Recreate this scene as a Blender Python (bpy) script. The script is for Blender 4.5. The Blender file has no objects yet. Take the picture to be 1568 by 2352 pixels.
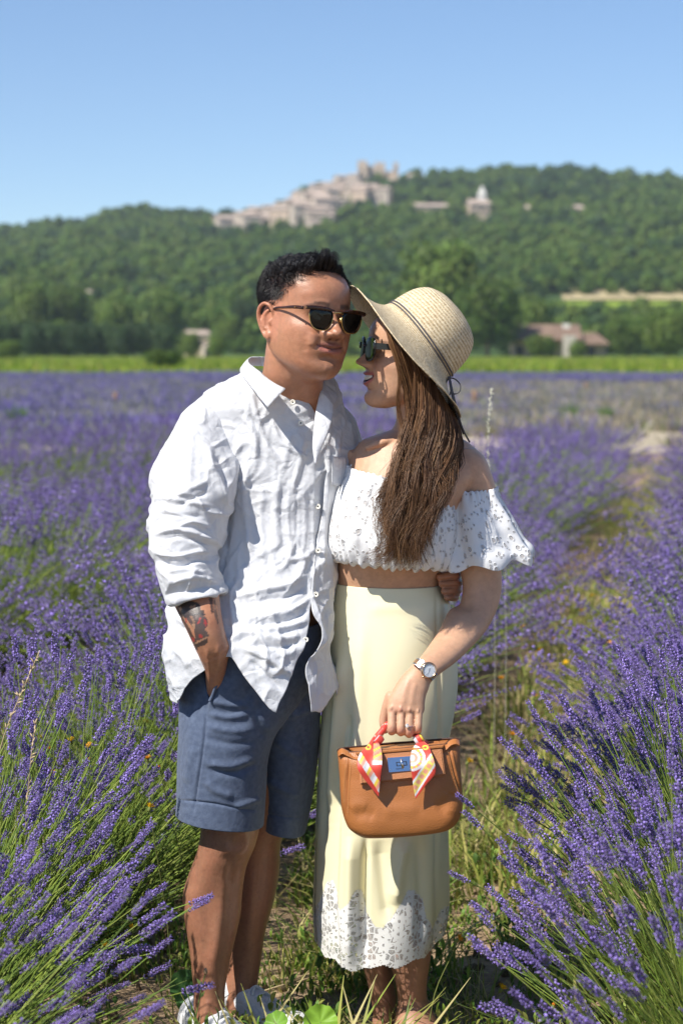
import bpy, bmesh, math, random
import numpy as np
from mathutils import Vector, Matrix

# ------------------------------------------------------------------ camera, sky, sun, exposure
scene = bpy.context.scene
COL = scene.collection
FPX = 4573.0                 # focal length in picture units (the picture is 1568 x 2352 units)
CX, CY, HOR = 784.0, 1176.0, 805.0
CAM_D, CAM_H = 4.15, 1.466
PITCH = math.atan((CY - HOR) / FPX)
cam_data = bpy.data.cameras.new('camera')
cam = bpy.data.objects.new('camera', cam_data)
COL.objects.link(cam)
cam.location = (0, -CAM_D, CAM_H)
cam.rotation_euler = (math.pi / 2 - PITCH, 0, 0)
cam_data.sensor_fit = 'VERTICAL'
cam_data.sensor_height = 36.0
cam_data.sensor_width = 24.0
cam_data.lens = FPX / 2352.0 * 36.0
cam_data.clip_start = 0.05
cam_data.clip_end = 6000
cam_data.dof.use_dof = True
cam_data.dof.focus_distance = CAM_D - 0.10
cam_data.dof.aperture_fstop = 4.6
scene.camera = cam

SUN_T = Vector((0.59, 0.49, -0.92)).normalized()       # direction the sunlight travels
SUN_EL = math.asin(-SUN_T.z)
SUN_AZ = math.atan2(-SUN_T.x, -SUN_T.y)
world = bpy.data.worlds.new('World')
scene.world = world
world.use_nodes = True
wn = world.node_tree
bg = wn.nodes['Background']
sky = wn.nodes.new('ShaderNodeTexSky')
sky.sky_type = 'NISHITA'
sky.sun_disc = False
sky.sun_elevation = SUN_EL
sky.sun_rotation = SUN_AZ
sky.altitude = 1800
sky.air_density = 1.0
sky.dust_density = 0.0
sky.ozone_density = 5.0
wn.links.new(sky.outputs[0], bg.inputs[0])
bg.inputs[1].default_value = 0.102
sun_d = bpy.data.lights.new('sun', 'SUN')
sun_d.energy = 4.8
sun_d.angle = math.radians(0.53)
sun_d.color = (1.0, 0.95, 0.87)
sun_o = bpy.data.objects.new('sun', sun_d)
COL.objects.link(sun_o)
sun_o.rotation_euler = SUN_T.to_track_quat('-Z', 'Y').to_euler()
scene.view_settings.view_transform = 'Standard'
scene.view_settings.look = 'None'
scene.view_settings.exposure = 0.52
scene.view_settings.gamma = 1.0
scene.view_settings.use_curve_mapping = False
scene.render.engine = 'CYCLES'
scene.cycles.use_denoising = True
scene.cycles.max_bounces = 8
scene.cycles.transparent_max_bounces = 12
scene.cycles.sample_clamp_indirect = 6.0

# ------------------------------------------------------------------ maths helpers
rng = np.random.default_rng(7)
random.seed(7)
CP, SP = math.cos(PITCH), math.sin(PITCH)

def P(vx, vy, Y):
    """world point at depth plane Y that is seen at picture position (vx, vy)"""
    vx = np.asarray(vx, float); vy = np.asarray(vy, float); Y = np.asarray(Y, float)
    a = (vx - CX) / FPX; b = (CY - vy) / FPX
    dx = a; dy = CP + b * SP; dz = -SP + b * CP
    t = (Y + CAM_D) / dy
    return np.stack(np.broadcast_arrays(dx * t, Y + 0 * t, CAM_H + dz * t), -1)

def proj(p):
    p = np.asarray(p, float)
    x = p[..., 0]; y = p[..., 1] + CAM_D; z = p[..., 2] - CAM_H
    f = y * CP - z * SP; u = y * SP + z * CP
    return CX + FPX * x / f, CY - FPX * u / f

def mpp(Y):
    return (Y + CAM_D) / FPX          # metres per picture unit at depth Y

def Z1(pts): return [(501.8 + x * .42, 533.1 + y * .42) for x, y in pts]
def Z2(pts): return [(313.6 + x * .37334, 784 + y * .37334) for x, y in pts]
def Z3(pts): return [(689.9 + x * .36, 972.2 + y * .36) for x, y in pts]
def Z4(pts): return [(721.3 + x * .26, 1442.6 + y * .26) for x, y in pts]
def Z5(pts): return [(345 + x * .3, 1411.2 + y * .3) for x, y in pts]
def Z6(pts): return [(376.3 + x * .44, 1850.2 + y * .44) for x, y in pts]

def catmull(pts, n):
    """smooth resample of rows (k, m) to n rows, chord length spaced"""
    p = np.asarray(pts, float)
    k = len(p)
    if k == 2:
        t = np.linspace(0, 1, n)[:, None]
        return p[0] * (1 - t) + p[1] * t
    d = np.maximum(np.linalg.norm(np.diff(p[:, :min(6, p.shape[1])], axis=0), axis=1), 1e-9)
    s = np.concatenate([[0], np.cumsum(d)])
    m = np.zeros_like(p)
    sl = np.diff(p, axis=0) / d[:, None]
    m[0] = sl[0]; m[-1] = sl[-1]
    w = (d[:-1] / (d[:-1] + d[1:]))[:, None]
    m[1:-1] = sl[:-1] * (1 - w) + sl[1:] * w
    t = np.linspace(0, s[-1], n)
    i = np.clip(np.searchsorted(s, t, side='right') - 1, 0, k - 2)
    h = d[i][:, None]; u = ((t - s[i]) / d[i])[:, None]
    return ((2*u**3 - 3*u**2 + 1) * p[i] + (u**3 - 2*u**2 + u) * h * m[i]
            + (-2*u**3 + 3*u**2) * p[i+1] + (u**3 - u**2) * h * m[i+1])

def smooth(e0, e1, x):
    t = np.clip((x - e0) / (e1 - e0), 0, 1)
    return t * t * (3 - 2 * t)

_perm = np.random.default_rng(3).permutation(4096)
_grad = np.random.default_rng(4).normal(size=(4096, 3))
_grad /= np.linalg.norm(_grad, axis=1)[:, None]
def noise3(p):
    p = np.asarray(p, float)
    i = np.floor(p).astype(int); f = p - i
    u = f * f * f * (f * (f * 6 - 15) + 10)
    def h(ix, iy, iz):
        return _perm[(_perm[(_perm[ix & 4095] + iy) & 4095] + iz) & 4095]
    out = 0
    for a in (0, 1):
        for b in (0, 1):
            for c in (0, 1):
                g = _grad[h(i[..., 0] + a, i[..., 1] + b, i[..., 2] + c)]
                d = f - np.array([a, b, c])
                w = (u[..., 0] if a else 1 - u[..., 0]) * (u[..., 1] if b else 1 - u[..., 1]) * (u[..., 2] if c else 1 - u[..., 2])
                out = out + w * (g * d).sum(-1)
    return out

def fbm(p, octs=3):
    p = np.asarray(p, float); o = 0; a = 1.0
    for k in range(octs):
        o = o + a * noise3(p * (2 ** k) + 17.3 * k); a *= 0.5
    return o

# ------------------------------------------------------------------ object helpers
def link(name, me, parent=None):
    o = bpy.data.objects.new(name, me)
    COL.objects.link(o)
    if parent is not None:
        o.parent = parent
    return o

def mk_mesh(name, verts, faces, mat=None, smooth_=True, uv=None, col=None):
    me = bpy.data.meshes.new(name)
    if isinstance(faces, np.ndarray):
        v = np.asarray(verts, np.float32)
        n, k = faces.shape
        me.vertices.add(len(v)); me.vertices.foreach_set('co', v.ravel())
        me.loops.add(n * k); me.loops.foreach_set('vertex_index', faces.astype(np.int32).ravel())
        me.polygons.add(n)
        me.polygons.foreach_set('loop_start', np.arange(0, n * k, k, dtype=np.int32))
        me.polygons.foreach_set('loop_total', np.full(n, k, np.int32))
        me.update(calc_edges=True)
    else:
        me.from_pydata([tuple(v) for v in verts], [], faces)
        me.update()
    if len(me.polygons):
        me.polygons.foreach_set('use_smooth', np.full(len(me.polygons), bool(smooth_)))
    if uv is not None:
        l = me.uv_layers.new(name='UVMap')
        li = np.zeros(len(me.loops), np.int32); me.loops.foreach_get('vertex_index', li)
        l.data.foreach_set('uv', np.asarray(uv, np.float32)[li].ravel())
    if col is not None:
        c = np.asarray(col, np.float32)
        if c.shape[1] == 3:
            c = np.concatenate([c, np.ones((len(c), 1), np.float32)], 1)
        at = me.color_attributes.new('col', 'FLOAT_COLOR', 'POINT')
        at.data.foreach_set('color', c.ravel())
    if mat is not None:
        me.materials.append(mat)
    return me

def mobj(name, verts, faces, mat, parent=None, smooth_=True, uv=None, col=None):
    return link(name, mk_mesh(name, verts, faces, mat, smooth_, uv, col), parent)

def empty(name, loc, label, cat, group=None):
    o = bpy.data.objects.new(name, None)
    COL.objects.link(o)
    o.location = loc
    o.empty_display_size = 0.1
    tag(o, label, cat, group)
    return o

def tag(o, label=None, cat=None, group=None, kind=None):
    if label: o['label'] = label
    if cat: o['category'] = cat
    if group: o['group'] = group
    if kind: o['kind'] = kind
    return o

def child_world(o, parent):
    """parent o, keeping the world coordinates its mesh was written in"""
    o.parent = parent
    o.matrix_parent_inverse = Matrix.Translation(parent.location).inverted() if parent.parent is None else parent.matrix_parent_inverse.copy()
    if parent.parent is not None:
        o.matrix_parent_inverse = Matrix.Identity(4)
    return o

def wobj(name, verts, faces, mat, parent, **kw):
    """mesh with world coordinates as child of a thing (Empty) or of a part"""
    o = mobj(name, verts, faces, mat, None, **kw)
    return child_world(o, parent)

class MB:
    """collects shapes into one mesh"""
    def __init__(s): s.v = []; s.f = []; s.n = 0; s.c = []; s.u = []
    def add(s, v, f, col=None, uv=None):
        v = np.asarray(v, float)
        s.v.append(v)
        s.f += [tuple(int(i) + s.n for i in q) for q in f]
        s.n += len(v)
        s.c.append(np.tile(np.asarray(col if col is not None else (1, 1, 1), float), (len(v), 1)) if col is None or np.ndim(col) == 1 else np.asarray(col))
        s.u.append(np.zeros((len(v), 2)) if uv is None else np.asarray(uv))
        return s
    def data(s): return np.concatenate(s.v), s.f
    def build(s, name, mat, parent=None, world=False, smooth_=True):
        v, f = s.data()
        me = mk_mesh(name, v, f, mat, smooth_, uv=np.concatenate(s.u), col=np.concatenate(s.c))
        o = link(name, me)
        if parent is not None:
            if world: child_world(o, parent)
            else: o.parent = parent
        return o

def box(c, s, R=None, bev=0.0):
    """box, optionally with chamfered edges; c centre, s full size"""
    bm = bmesh.new()
    bmesh.ops.create_cube(bm, size=1.0)
    bmesh.ops.scale(bm, vec=Vector(s), verts=bm.verts)
    if bev > 0:
        bmesh.ops.bevel(bm, geom=list(bm.edges), offset=bev, segments=2, affect='EDGES', profile=0.6)
    bm.verts.index_update()
    v = np.array([tuple(q.co) for q in bm.verts]); f = [[q.index for q in p.verts] for p in bm.faces]
    bm.free()
    if R is not None: v = v @ np.asarray(R).T
    return v + np.asarray(c), f

def grid_faces(nr, nc, wrap=False):
    r = np.arange(nr - 1)[:, None]
    c = np.arange(nc if wrap else nc - 1)[None, :]
    c2 = (c + 1) % nc
    return np.stack([r * nc + c, r * nc + c2, (r + 1) * nc + c2, (r + 1) * nc + c], -1).reshape(-1, 4)

def tube(path, rad, sides=8, n=None, cap=True, flat=None, up=(0, 1, 0)):
    """tube along a path of world points; rad scalar or per point; flat=(scale along up-ish axis)"""
    p = np.asarray(path, float)
    r = np.broadcast_to(np.asarray(rad, float), (len(p),)).astype(float)
    if n:
        q = catmull(np.concatenate([p, r[:, None]], 1), n); p, r = q[:, :3], q[:, 3]
    t = np.gradient(p, axis=0); t /= np.maximum(np.linalg.norm(t, axis=1), 1e-9)[:, None]
    u = np.asarray(up, float)
    a = np.cross(t, u); bad = np.linalg.norm(a, axis=1) < 1e-3
    a[bad] = np.cross(t[bad], (0.31, 0.2, 0.93))
    a /= np.linalg.norm(a, axis=1)[:, None]
    b = np.cross(a, t)
    th = np.linspace(0, 2 * np.pi, sides, endpoint=False)
    fl = 1.0 if flat is None else flat
    v = p[:, None] + r[:, None, None] * (np.cos(th)[None, :, None] * a[:, None] + fl * np.sin(th)[None, :, None] * b[:, None])
    f = [tuple(q) for q in grid_faces(len(p), sides, True)]
    if cap:
        f += [tuple(range(sides))[::-1], tuple((len(p) - 1) * sides + i for i in range(sides))]
    return v.reshape(-1, 3), f

def limb(rows, n=40, sides=32, ex=2.0, cap=True, ret_uv=False):
    """rows: (xl, yl, xr, yr, YL, YR, half depth[m]) in picture units; closed smooth loft"""
    R = catmull(rows, n)
    L = P(R[:, 0], R[:, 1], R[:, 4]); Q = P(R[:, 2], R[:, 3], R[:, 5])
    c = (L + Q) / 2; e1 = (Q - L) / 2
    e2 = np.stack([-e1[:, 1], e1[:, 0], 0 * e1[:, 0]], -1)
    e2 /= np.maximum(np.linalg.norm(e2, axis=1), 1e-9)[:, None]
    e2 = e2 * np.abs(R[:, 6])[:, None]
    th = np.linspace(0, 2 * np.pi, sides, endpoint=False)
    cs, sn = np.cos(th), np.sin(th)
    cs = np.sign(cs) * np.abs(cs) ** (2 / ex); sn = np.sign(sn) * np.abs(sn) ** (2 / ex)
    v = c[:, None] + cs[None, :, None] * e1[:, None] + sn[None, :, None] * e2[:, None]
    f = [tuple(q) for q in grid_faces(n, sides, True)]
    if cap:
        k = n * sides
        v = np.concatenate([v.reshape(-1, 3), c[:1], c[-1:]])
        f += [(k, (i + 1) % sides, i) for i in range(sides)]
        f += [(k + 1, (n - 1) * sides + i, (n - 1) * sides + (i + 1) % sides) for i in range(sides)]
        return v, f
    return v.reshape(-1, 3), f

def ellipsoid(c, r, R=None, nu=20, nv=14):
    u = np.linspace(0, 2 * np.pi, nu, endpoint=False); w = np.linspace(0, np.pi, nv)
    v = np.stack([np.sin(w)[:, None] * np.cos(u), np.sin(w)[:, None] * np.sin(u), np.cos(w)[:, None] + 0 * u], -1).reshape(-1, 3) * np.asarray(r)
    if R is not None: v = v @ np.asarray(R).T
    return v + np.asarray(c), [tuple(q) for q in grid_faces(nv, nu, True)]

def remesh(mb, vox, name, iters=2):
    """voxel union of everything in mb -> (verts, faces ndarray)"""
    v, f = mb.data()
    o = mobj(name + '_tmp', v, f, None)
    m = o.modifiers.new('r', 'REMESH'); m.mode = 'VOXEL'; m.voxel_size = vox; m.adaptivity = 0
    if iters:
        s = o.modifiers.new('s', 'SMOOTH'); s.factor = 0.5; s.iterations = iters
    dg = bpy.context.evaluated_depsgraph_get()
    e = o.evaluated_get(dg); me = e.to_mesh()
    nv = len(me.vertices); V = np.zeros(nv * 3, np.float32); me.vertices.foreach_get('co', V)
    N = np.zeros(nv * 3, np.float32); me.vertices.foreach_get('normal', N)
    nl = len(me.loops); I = np.zeros(nl, np.int32); me.loops.foreach_get('vertex_index', I)
    lt = np.zeros(len(me.polygons), np.int32); me.polygons.foreach_get('loop_total', lt)
    assert (lt == 4).all()
    e.to_mesh_clear()
    old = o.data
    bpy.data.objects.remove(o); bpy.data.meshes.remove(old)
    return V.reshape(-1, 3).astype(float), I.reshape(-1, 4), N.reshape(-1, 3).astype(float)

def vnormals(v, f):
    f = np.asarray(f)
    n = np.cross(v[f[:, 2]] - v[f[:, 0]], v[f[:, 3]] - v[f[:, 1]])
    o = np.zeros_like(v)
    for k in range(4): np.add.at(o, f[:, k], n)
    return o / np.maximum(np.linalg.norm(o, axis=1), 1e-12)[:, None]

def seg_dist(px, py, poly):
    """distance of points to a polyline, and the position 0..1 along it"""
    best = np.full(px.shape, 1e9); pos = np.zeros(px.shape); side = np.zeros(px.shape)
    L = [math.hypot(poly[i+1][0]-poly[i][0], poly[i+1][1]-poly[i][1]) for i in range(len(poly)-1)]
    T = sum(L); acc = 0
    for (a, b), l in zip(zip(poly[:-1], poly[1:]), L):
        dx, dy = b[0]-a[0], b[1]-a[1]
        t = np.clip(((px-a[0])*dx + (py-a[1])*dy) / (l*l), 0, 1)
        d = np.hypot(px-a[0]-t*dx, py-a[1]-t*dy)
        m = d < best
        best = np.where(m, d, best); pos = np.where(m, (acc+t*l)/T, pos)
        side = np.where(m, np.sign((px-a[0])*dy - (py-a[1])*dx), side)
        acc += l
    return best, pos, side

def folds(v, n, strokes, zmap=None):
    """raise / sink folds of cloth or flesh drawn as lines: (points, height[m], width[picture units])"""
    px, py = proj(v)
    face = np.clip(-n[:, 1] * 1.6, 0, 1)
    d_all = np.zeros(len(v))
    for s in strokes:
        pts = s[0] if zmap is None else zmap(s[0])
        q = catmull(pts, max(8, 4 * len(pts)))
        d, t, side = seg_dist(px, py, [tuple(a) for a in q])
        prof = np.exp(-(d / s[2]) ** 2) * np.clip(np.minimum(t, 1 - t) * 5 + 0.15, 0, 1)
        d_all += s[1] * prof
    return v + n * (d_all * face)[:, None]

# ------------------------------------------------------------------ material helpers
def new_mat(name):
    m = bpy.data.materials.new(name); m.use_nodes = True
    nt = m.node_tree
    return m, nt, nt.nodes['Principled BSDF']

def N(nt, typ, **kw):
    n = nt.nodes.new(typ)
    for k, v in kw.items():
        if k.startswith('i_'):
            key = k[2:]
            n.inputs[int(key) if key.isdigit() else key].default_value = v
        else: setattr(n, k, v)
    return n

def ramp(nt, stops, fac=None):
    r = nt.nodes.new('ShaderNodeValToRGB')
    e = r.color_ramp.elements
    while len(e) < len(stops): e.new(0.5)
    for q, (p, c) in zip(e, stops):
        q.position = p; q.color = (*c, 1) if len(c) == 3 else c
    if fac is not None: nt.links.new(fac, r.inputs[0])
    return r

def mix(nt, fac, a, b, mode='MIX'):
    m = nt.nodes.new('ShaderNodeMix'); m.data_type = 'RGBA'; m.blend_type = mode
    for s, val in ((0, fac), (6, a), (7, b)):
        if hasattr(val, 'is_linked') or hasattr(val, 'links'): nt.links.new(val, m.inputs[s])
        else: m.inputs[s].default_value = val if s == 0 else ((*val, 1) if len(val) == 3 else val)
    return m.outputs[2]

def bump(nt, b, height, strength=0.3, dist=0.002, chain=None):
    n = nt.nodes.new('ShaderNodeBump'); n.inputs['Strength'].default_value = strength; n.inputs['Distance'].default_value = dist
    nt.links.new(height, n.inputs['Height'])
    if chain is not None: nt.links.new(chain.outputs[0], n.inputs['Normal'])
    nt.links.new(n.outputs[0], b.inputs['Normal'])
    return n

def tex_noise(nt, scale, detail=4, rough=0.55, coord='Object', dist=0.0, mapping=None):
    t = nt.nodes.new('ShaderNodeTexNoise')
    t.inputs['Scale'].default_value = scale; t.inputs['Detail'].default_value = detail
    t.inputs['Roughness'].default_value = rough; t.inputs['Distortion'].default_value = dist
    tc = nt.nodes.new('ShaderNodeTexCoord')
    src = tc.outputs[coord]
    if mapping is not None:
        mp = nt.nodes.new('ShaderNodeMapping'); mp.inputs['Scale'].default_value = mapping
        nt.links.new(src, mp.inputs[0]); src = mp.outputs[0]
    nt.links.new(src, t.inputs['Vector'])
    return t

def plain(name, c, rough=0.6, var=0.15, scale=20, bstr=0.0, metal=0.0, spec=0.5, coord='Object', c2=None):
    m, nt, b = new_mat(name)
    t = tex_noise(nt, scale, coord=coord)
    lo = tuple(x * (1 - var) for x in c) if c2 is None else c2
    hi = tuple(min(1, x * (1 + var)) for x in c) if c2 is None else c
    r = ramp(nt, [(0.3, lo), (0.7, hi)], t.outputs[0])
    nt.links.new(r.outputs[0], b.inputs['Base Color'])
    b.inputs['Roughness'].default_value = rough; b.inputs['Metallic'].default_value = metal
    b.inputs['Specular IOR Level'].default_value = spec
    if bstr: bump(nt, b, t.outputs[0], bstr, 0.003)
    return m

def leafy(name, c, trans=0.35, rough=0.55, var=0.35, hue2=None, obj_rand=True):
    """thin foliage: diffuse + light coming through; colour varies by leaf (vertex colour) and by plant"""
    m, nt, b = new_mat(name)
    at = N(nt, 'ShaderNodeAttribute', attribute_name='col')
    base = mix(nt, 1.0, (*c, 1), at.outputs[0], 'MULTIPLY')
    b.inputs['Roughness'].default_value = rough
    b.inputs['Specular IOR Level'].default_value = 0.3
    nt.links.new(base, b.inputs['Base Color'])
    tr = nt.nodes.new('ShaderNodeBsdfTranslucent')
    nt.links.new(base, tr.inputs[0])
    ms = nt.nodes.new('ShaderNodeMixShader'); ms.inputs[0].default_value = trans
    out = nt.nodes['Material Output']
    nt.links.new(b.outputs[0], ms.inputs[1]); nt.links.new(tr.outputs[0], ms.inputs[2]); nt.links.new(ms.outputs[0], out.inputs[0])
    return m

def instancer(name, pts, rots, scales, sources, pick, label=None, cat=None, kind='stuff'):
    """uncountable stuff: one object whose points carry copies of the source meshes"""
    me = bpy.data.meshes.new(name)
    pts = np.asarray(pts, np.float32)
    me.vertices.add(len(pts)); me.vertices.foreach_set('co', pts.ravel())
    a = me.attributes.new('rot', 'FLOAT_VECTOR', 'POINT'); a.data.foreach_set('vector', np.asarray(rots, np.float32).ravel())
    a = me.attributes.new('scl', 'FLOAT_VECTOR', 'POINT'); a.data.foreach_set('vector', np.asarray(scales, np.float32).ravel())
    a = me.attributes.new('pick', 'INT', 'POINT'); a.data.foreach_set('value', np.asarray(pick, np.int32))
    o = link(name, me)
    ng = bpy.data.node_groups.new(name + '_nodes', 'GeometryNodeTree')
    ng.interface.new_socket('Geometry', in_out='INPUT', socket_type='NodeSocketGeometry')
    ng.interface.new_socket('Geometry', in_out='OUTPUT', socket_type='NodeSocketGeometry')
    gi = ng.nodes.new('NodeGroupInput'); go = ng.nodes.new('NodeGroupOutput')
    m2p = ng.nodes.new('GeometryNodeMeshToPoints'); ng.links.new(gi.outputs[0], m2p.inputs[0])
    join = ng.nodes.new('GeometryNodeJoinGeometry')
    def attr(nm, typ):
        n = ng.nodes.new('GeometryNodeInputNamedAttribute'); n.data_type = typ; n.inputs[0].default_value = nm
        return n.outputs[0]
    for k, src in enumerate(sources):
        oi = ng.nodes.new('GeometryNodeObjectInfo'); oi.inputs[0].default_value = src; oi.transform_space = 'ORIGINAL'
        iop = ng.nodes.new('GeometryNodeInstanceOnPoints')
        cmp_ = ng.nodes.new('FunctionNodeCompare'); cmp_.data_type = 'INT'; cmp_.operation = 'EQUAL'
        ng.links.new(attr('pick', 'INT'), cmp_.inputs[2]); cmp_.inputs[3].default_value = k
        ng.links.new(m2p.outputs[0], iop.inputs['Points']); ng.links.new(cmp_.outputs[0], iop.inputs['Selection'])
        ng.links.new(oi.outputs['Geometry'], iop.inputs['Instance'])
        e2r = ng.nodes.new('FunctionNodeEulerToRotation'); ng.links.new(attr('rot', 'FLOAT_VECTOR'), e2r.inputs[0])
        ng.links.new(e2r.outputs[0], iop.inputs['Rotation']); ng.links.new(attr('scl', 'FLOAT_VECTOR'), iop.inputs['Scale'])
        ng.links.new(iop.outputs[0], join.inputs[0])
    ng.links.new(join.outputs[0], go.inputs[0])
    md = o.modifiers.new('scatter', 'NODES'); md.node_group = ng
    tag(o, label, cat, kind=kind)
    return o
# ------------------------------------------------------------------ the land: ground sheet and hill
def world_noise_mat(name, stops, s1, s2=None, b=0.0, rough=0.9):
    m, nt, bs = new_mat(name)
    t = tex_noise(nt, s1, 6, 0.6)
    r = ramp(nt, stops, t.outputs[0])
    out = r.outputs[0]
    if s2:
        t2 = tex_noise(nt, s2, 5, 0.6)
        out = mix(nt, 0.6, out, ramp(nt, [(0.3, (0.55, 0.55, 0.55)), (0.7, (1.25, 1.2, 1.15))], t2.outputs[0]).outputs[0], 'MULTIPLY')
    nt.links.new(out, bs.inputs['Base Color'])
    bs.inputs['Roughness'].default_value = rough; bs.inputs['Specular IOR Level'].default_value = 0.2
    if b: bump(nt, bs, t.outputs[0], b, 0.03)
    return m

M_soil = world_noise_mat('soil', [(0.3, (0.20, 0.135, 0.08)), (0.55, (0.36, 0.26, 0.165)), (0.8, (0.46, 0.35, 0.23))], 9, 60, 0.8)
M_dry = world_noise_mat('dry_field_soil', [(0.3, (0.34, 0.31, 0.19)), (0.5, (0.47, 0.40, 0.30)), (0.7, (0.54, 0.45, 0.38))], 0.12, 2.0)
M_hillfloor = world_noise_mat('hill_scrub', [(0.3, (0.035, 0.07, 0.02)), (0.6, (0.06, 0.11, 0.03)), (0.8, (0.16, 0.16, 0.07))], 0.03, 0.3)
M_green = world_noise_mat('meadow', [(0.3, (0.16, 0.25, 0.03)), (0.55, (0.25, 0.34, 0.035)), (0.75, (0.42, 0.38, 0.12))], 0.06, 1.1)

def ground_grid(name, xs, ys, zf, mat):
    X, Y = np.meshgrid(xs, ys)
    v = np.stack([X, Y, zf(X, Y)], -1).reshape(-1, 3)
    o = mobj(name, v, grid_faces(len(ys), len(xs)), mat)
    return tag(o, kind='structure')

def gz(x, y):
    p = np.stack([x * 2.2, y * 2.2, 0 * x], -1)
    near = 1 - smooth(6, 14, np.abs(y))
    return 0.035 * fbm(p, 3) * near
ground_grid('ground', np.concatenate([np.linspace(-900, -6, 30), np.linspace(-5.8, 5.8, 120), np.linspace(6, 900, 30)]),
            np.concatenate([np.linspace(-40, -4.5, 8), np.linspace(-4.2, 8, 124), np.linspace(8.5, 330, 40)]), gz, M_soil)
ground_grid('dry_field', np.linspace(-120, 120, 12), np.linspace(24, 110, 12), lambda x, y: 0 * x + 0.02, M_dry)
ground_grid('meadow', np.linspace(-260, 260, 12), np.linspace(110, 318, 12), lambda x, y: 0 * x + 0.03, M_green)

ridge_px = np.array([(-900, 560), (-300, 545), (0, 545), (120, 540), (220, 530), (300, 505), (420, 508), (560, 520), (620, 505), (700, 465), (760, 448),
                     (830, 428), (900, 425), (960, 420), (1050, 420), (1160, 412), (1280, 418), (1400, 425), (1568, 432), (1900, 430), (2600, 470)], float)
D_R = 900.0
rx = (ridge_px[:, 0] - CX) / FPX * D_R
rz = CAM_H + (HOR - ridge_px[:, 1]) / FPX * D_R
def hill_z(x, y):
    d = y + CAM_D
    R = np.interp(x, rx, rz)
    t = np.clip((d - 305) / (D_R - 305), 0, None)
    s = np.where(t <= 1, t ** 1.22, 1 - 0.5 * (t - 1))
    bumps = 3.0 * fbm(np.stack([x / 70, d / 70, 0 * x], -1), 3) * smooth(0.02, 0.3, t) * (1 - smooth(0.75, 1.0, t))
    return R * s + bumps
ground_grid('hill', np.linspace(-600, 600, 200), np.linspace(301, 1150, 120), hill_z, M_hillfloor)

def hill_hit(vx, vy):
    d = np.linspace(310, 905, 1200)
    p = P(np.full_like(d, vx), np.full_like(d, vy), d - CAM_D)
    h = hill_z(p[:, 0], p[:, 1])
    k = np.argmax(h >= p[:, 2]) if (h >= p[:, 2]).any() else len(d) - 1
    q = p[k].copy(); q[2] = h[k]
    return q

# ------------------------------------------------------------------ trees
M_leaf = leafy('oak_foliage', (0.10, 0.175, 0.030), 0.35)
M_pine = leafy('pine_foliage', (0.050, 0.10, 0.030), 0.25)
M_lime = leafy('light_foliage', (0.13, 0.21, 0.03), 0.35)
M_fresh = leafy('fresh_foliage', (0.15, 0.23, 0.045), 0.35)
M_bark = plain('bark', (0.13, 0.10, 0.075), 0.9, 0.4, 8, 0.5)

def crown(seed, nb=9, nl=900, leaf=0.06, sx=1.0, sz=1.0, base=0.18, cone=0.0):
    """unit crown: height 1 (z 0..1), width about 1; leaves as small quads in lumpy clumps"""
    g = np.random.default_rng(seed)
    zc = base + (1 - base) * (0.22 + 0.58 * g.random(nb))
    rad = 0.26 * np.sqrt(np.clip(1 - ((zc - 0.52) / 0.55) ** 2, 0.1, 1)) * (1 - cone * zc)
    ang = g.random(nb) * 6.283
    bc = np.stack([np.cos(ang) * rad * g.random(nb) ** .3, np.sin(ang) * rad * g.random(nb) ** .3, zc], -1)
    br = (0.17 + 0.12 * g.random(nb)) * (1 - cone * zc * 0.6)
    k = g.integers(0, nb, nl)
    d = g.normal(size=(nl, 3)); d /= np.linalg.norm(d, axis=1)[:, None]
    r = br[k] * (0.62 + 0.5 * g.random(nl) ** 0.5)
    lump = 1 + 0.25 * noise3(d * 2.6 + k[:, None] * 7.1)
    c = bc[k] + d * (r * lump)[:, None] * np.array([sx, sx, sz])
    nrm = d + 0.7 * g.normal(size=(nl, 3)); nrm /= np.linalg.norm(nrm, axis=1)[:, None]
    a = np.cross(nrm, g.normal(size=(nl, 3))); a /= np.linalg.norm(a, axis=1)[:, None]
    b = np.cross(nrm, a)
    s = leaf * (0.6 + 0.8 * g.random(nl))[:, None]
    q = np.stack([c - a * s, c - b * s * .6, c + a * s, c + b * s * .6], 1)
    tint = (0.65 + 0.7 * g.random(nb))[k] * (0.75 + 0.5 * g.random(nl))
    warm = 0.9 + 0.3 * g.random(nb)[k]
    col = np.stack([tint * warm, tint, tint * 0.9], -1).repeat(4, 0)
    return q.reshape(-1, 3), np.arange(nl * 4).reshape(-1, 4), col

def trunk_data(h=0.6, r=0.035, seed=0):
    g = np.random.default_rng(seed)
    mb = MB()
    p = np.array([(0, 0, 0), (0.01, 0, h * .35), (-0.01, 0.01, h * .7), (0.0, 0, h)])
    mb.add(*tube(p, [r * 1.3, r, r * .8, r * .4], 8, 10))
    for k in range(5):
        a = g.random() * 6.28; z0 = h * (0.45 + 0.4 * g.random())
        e = np.array([math.cos(a) * .24, math.sin(a) * .24, z0 + 0.22])
        mb.add(*tube([(0, 0, z0), tuple(e * .5 + np.array([0, 0, z0 * .5])), tuple(e)], [r * .5, r * .35, r * .12], 6, 6))
    return mb

def src_obj(name, me):
    return bpy.data.objects.new(name, me)       # mesh carrier used only inside a scatter

forest_src = []
for k in range(6):
    v, f, c = crown(100 + k, 8, 420, 0.085, cone=0.0 if k < 4 else 0.5)
    forest_src.append(src_obj('forest_tree', mk_mesh('forest_tree', v, f, [M_leaf, M_fresh, M_pine, M_leaf, M_pine, M_fresh][k], False, col=c)))

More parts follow.
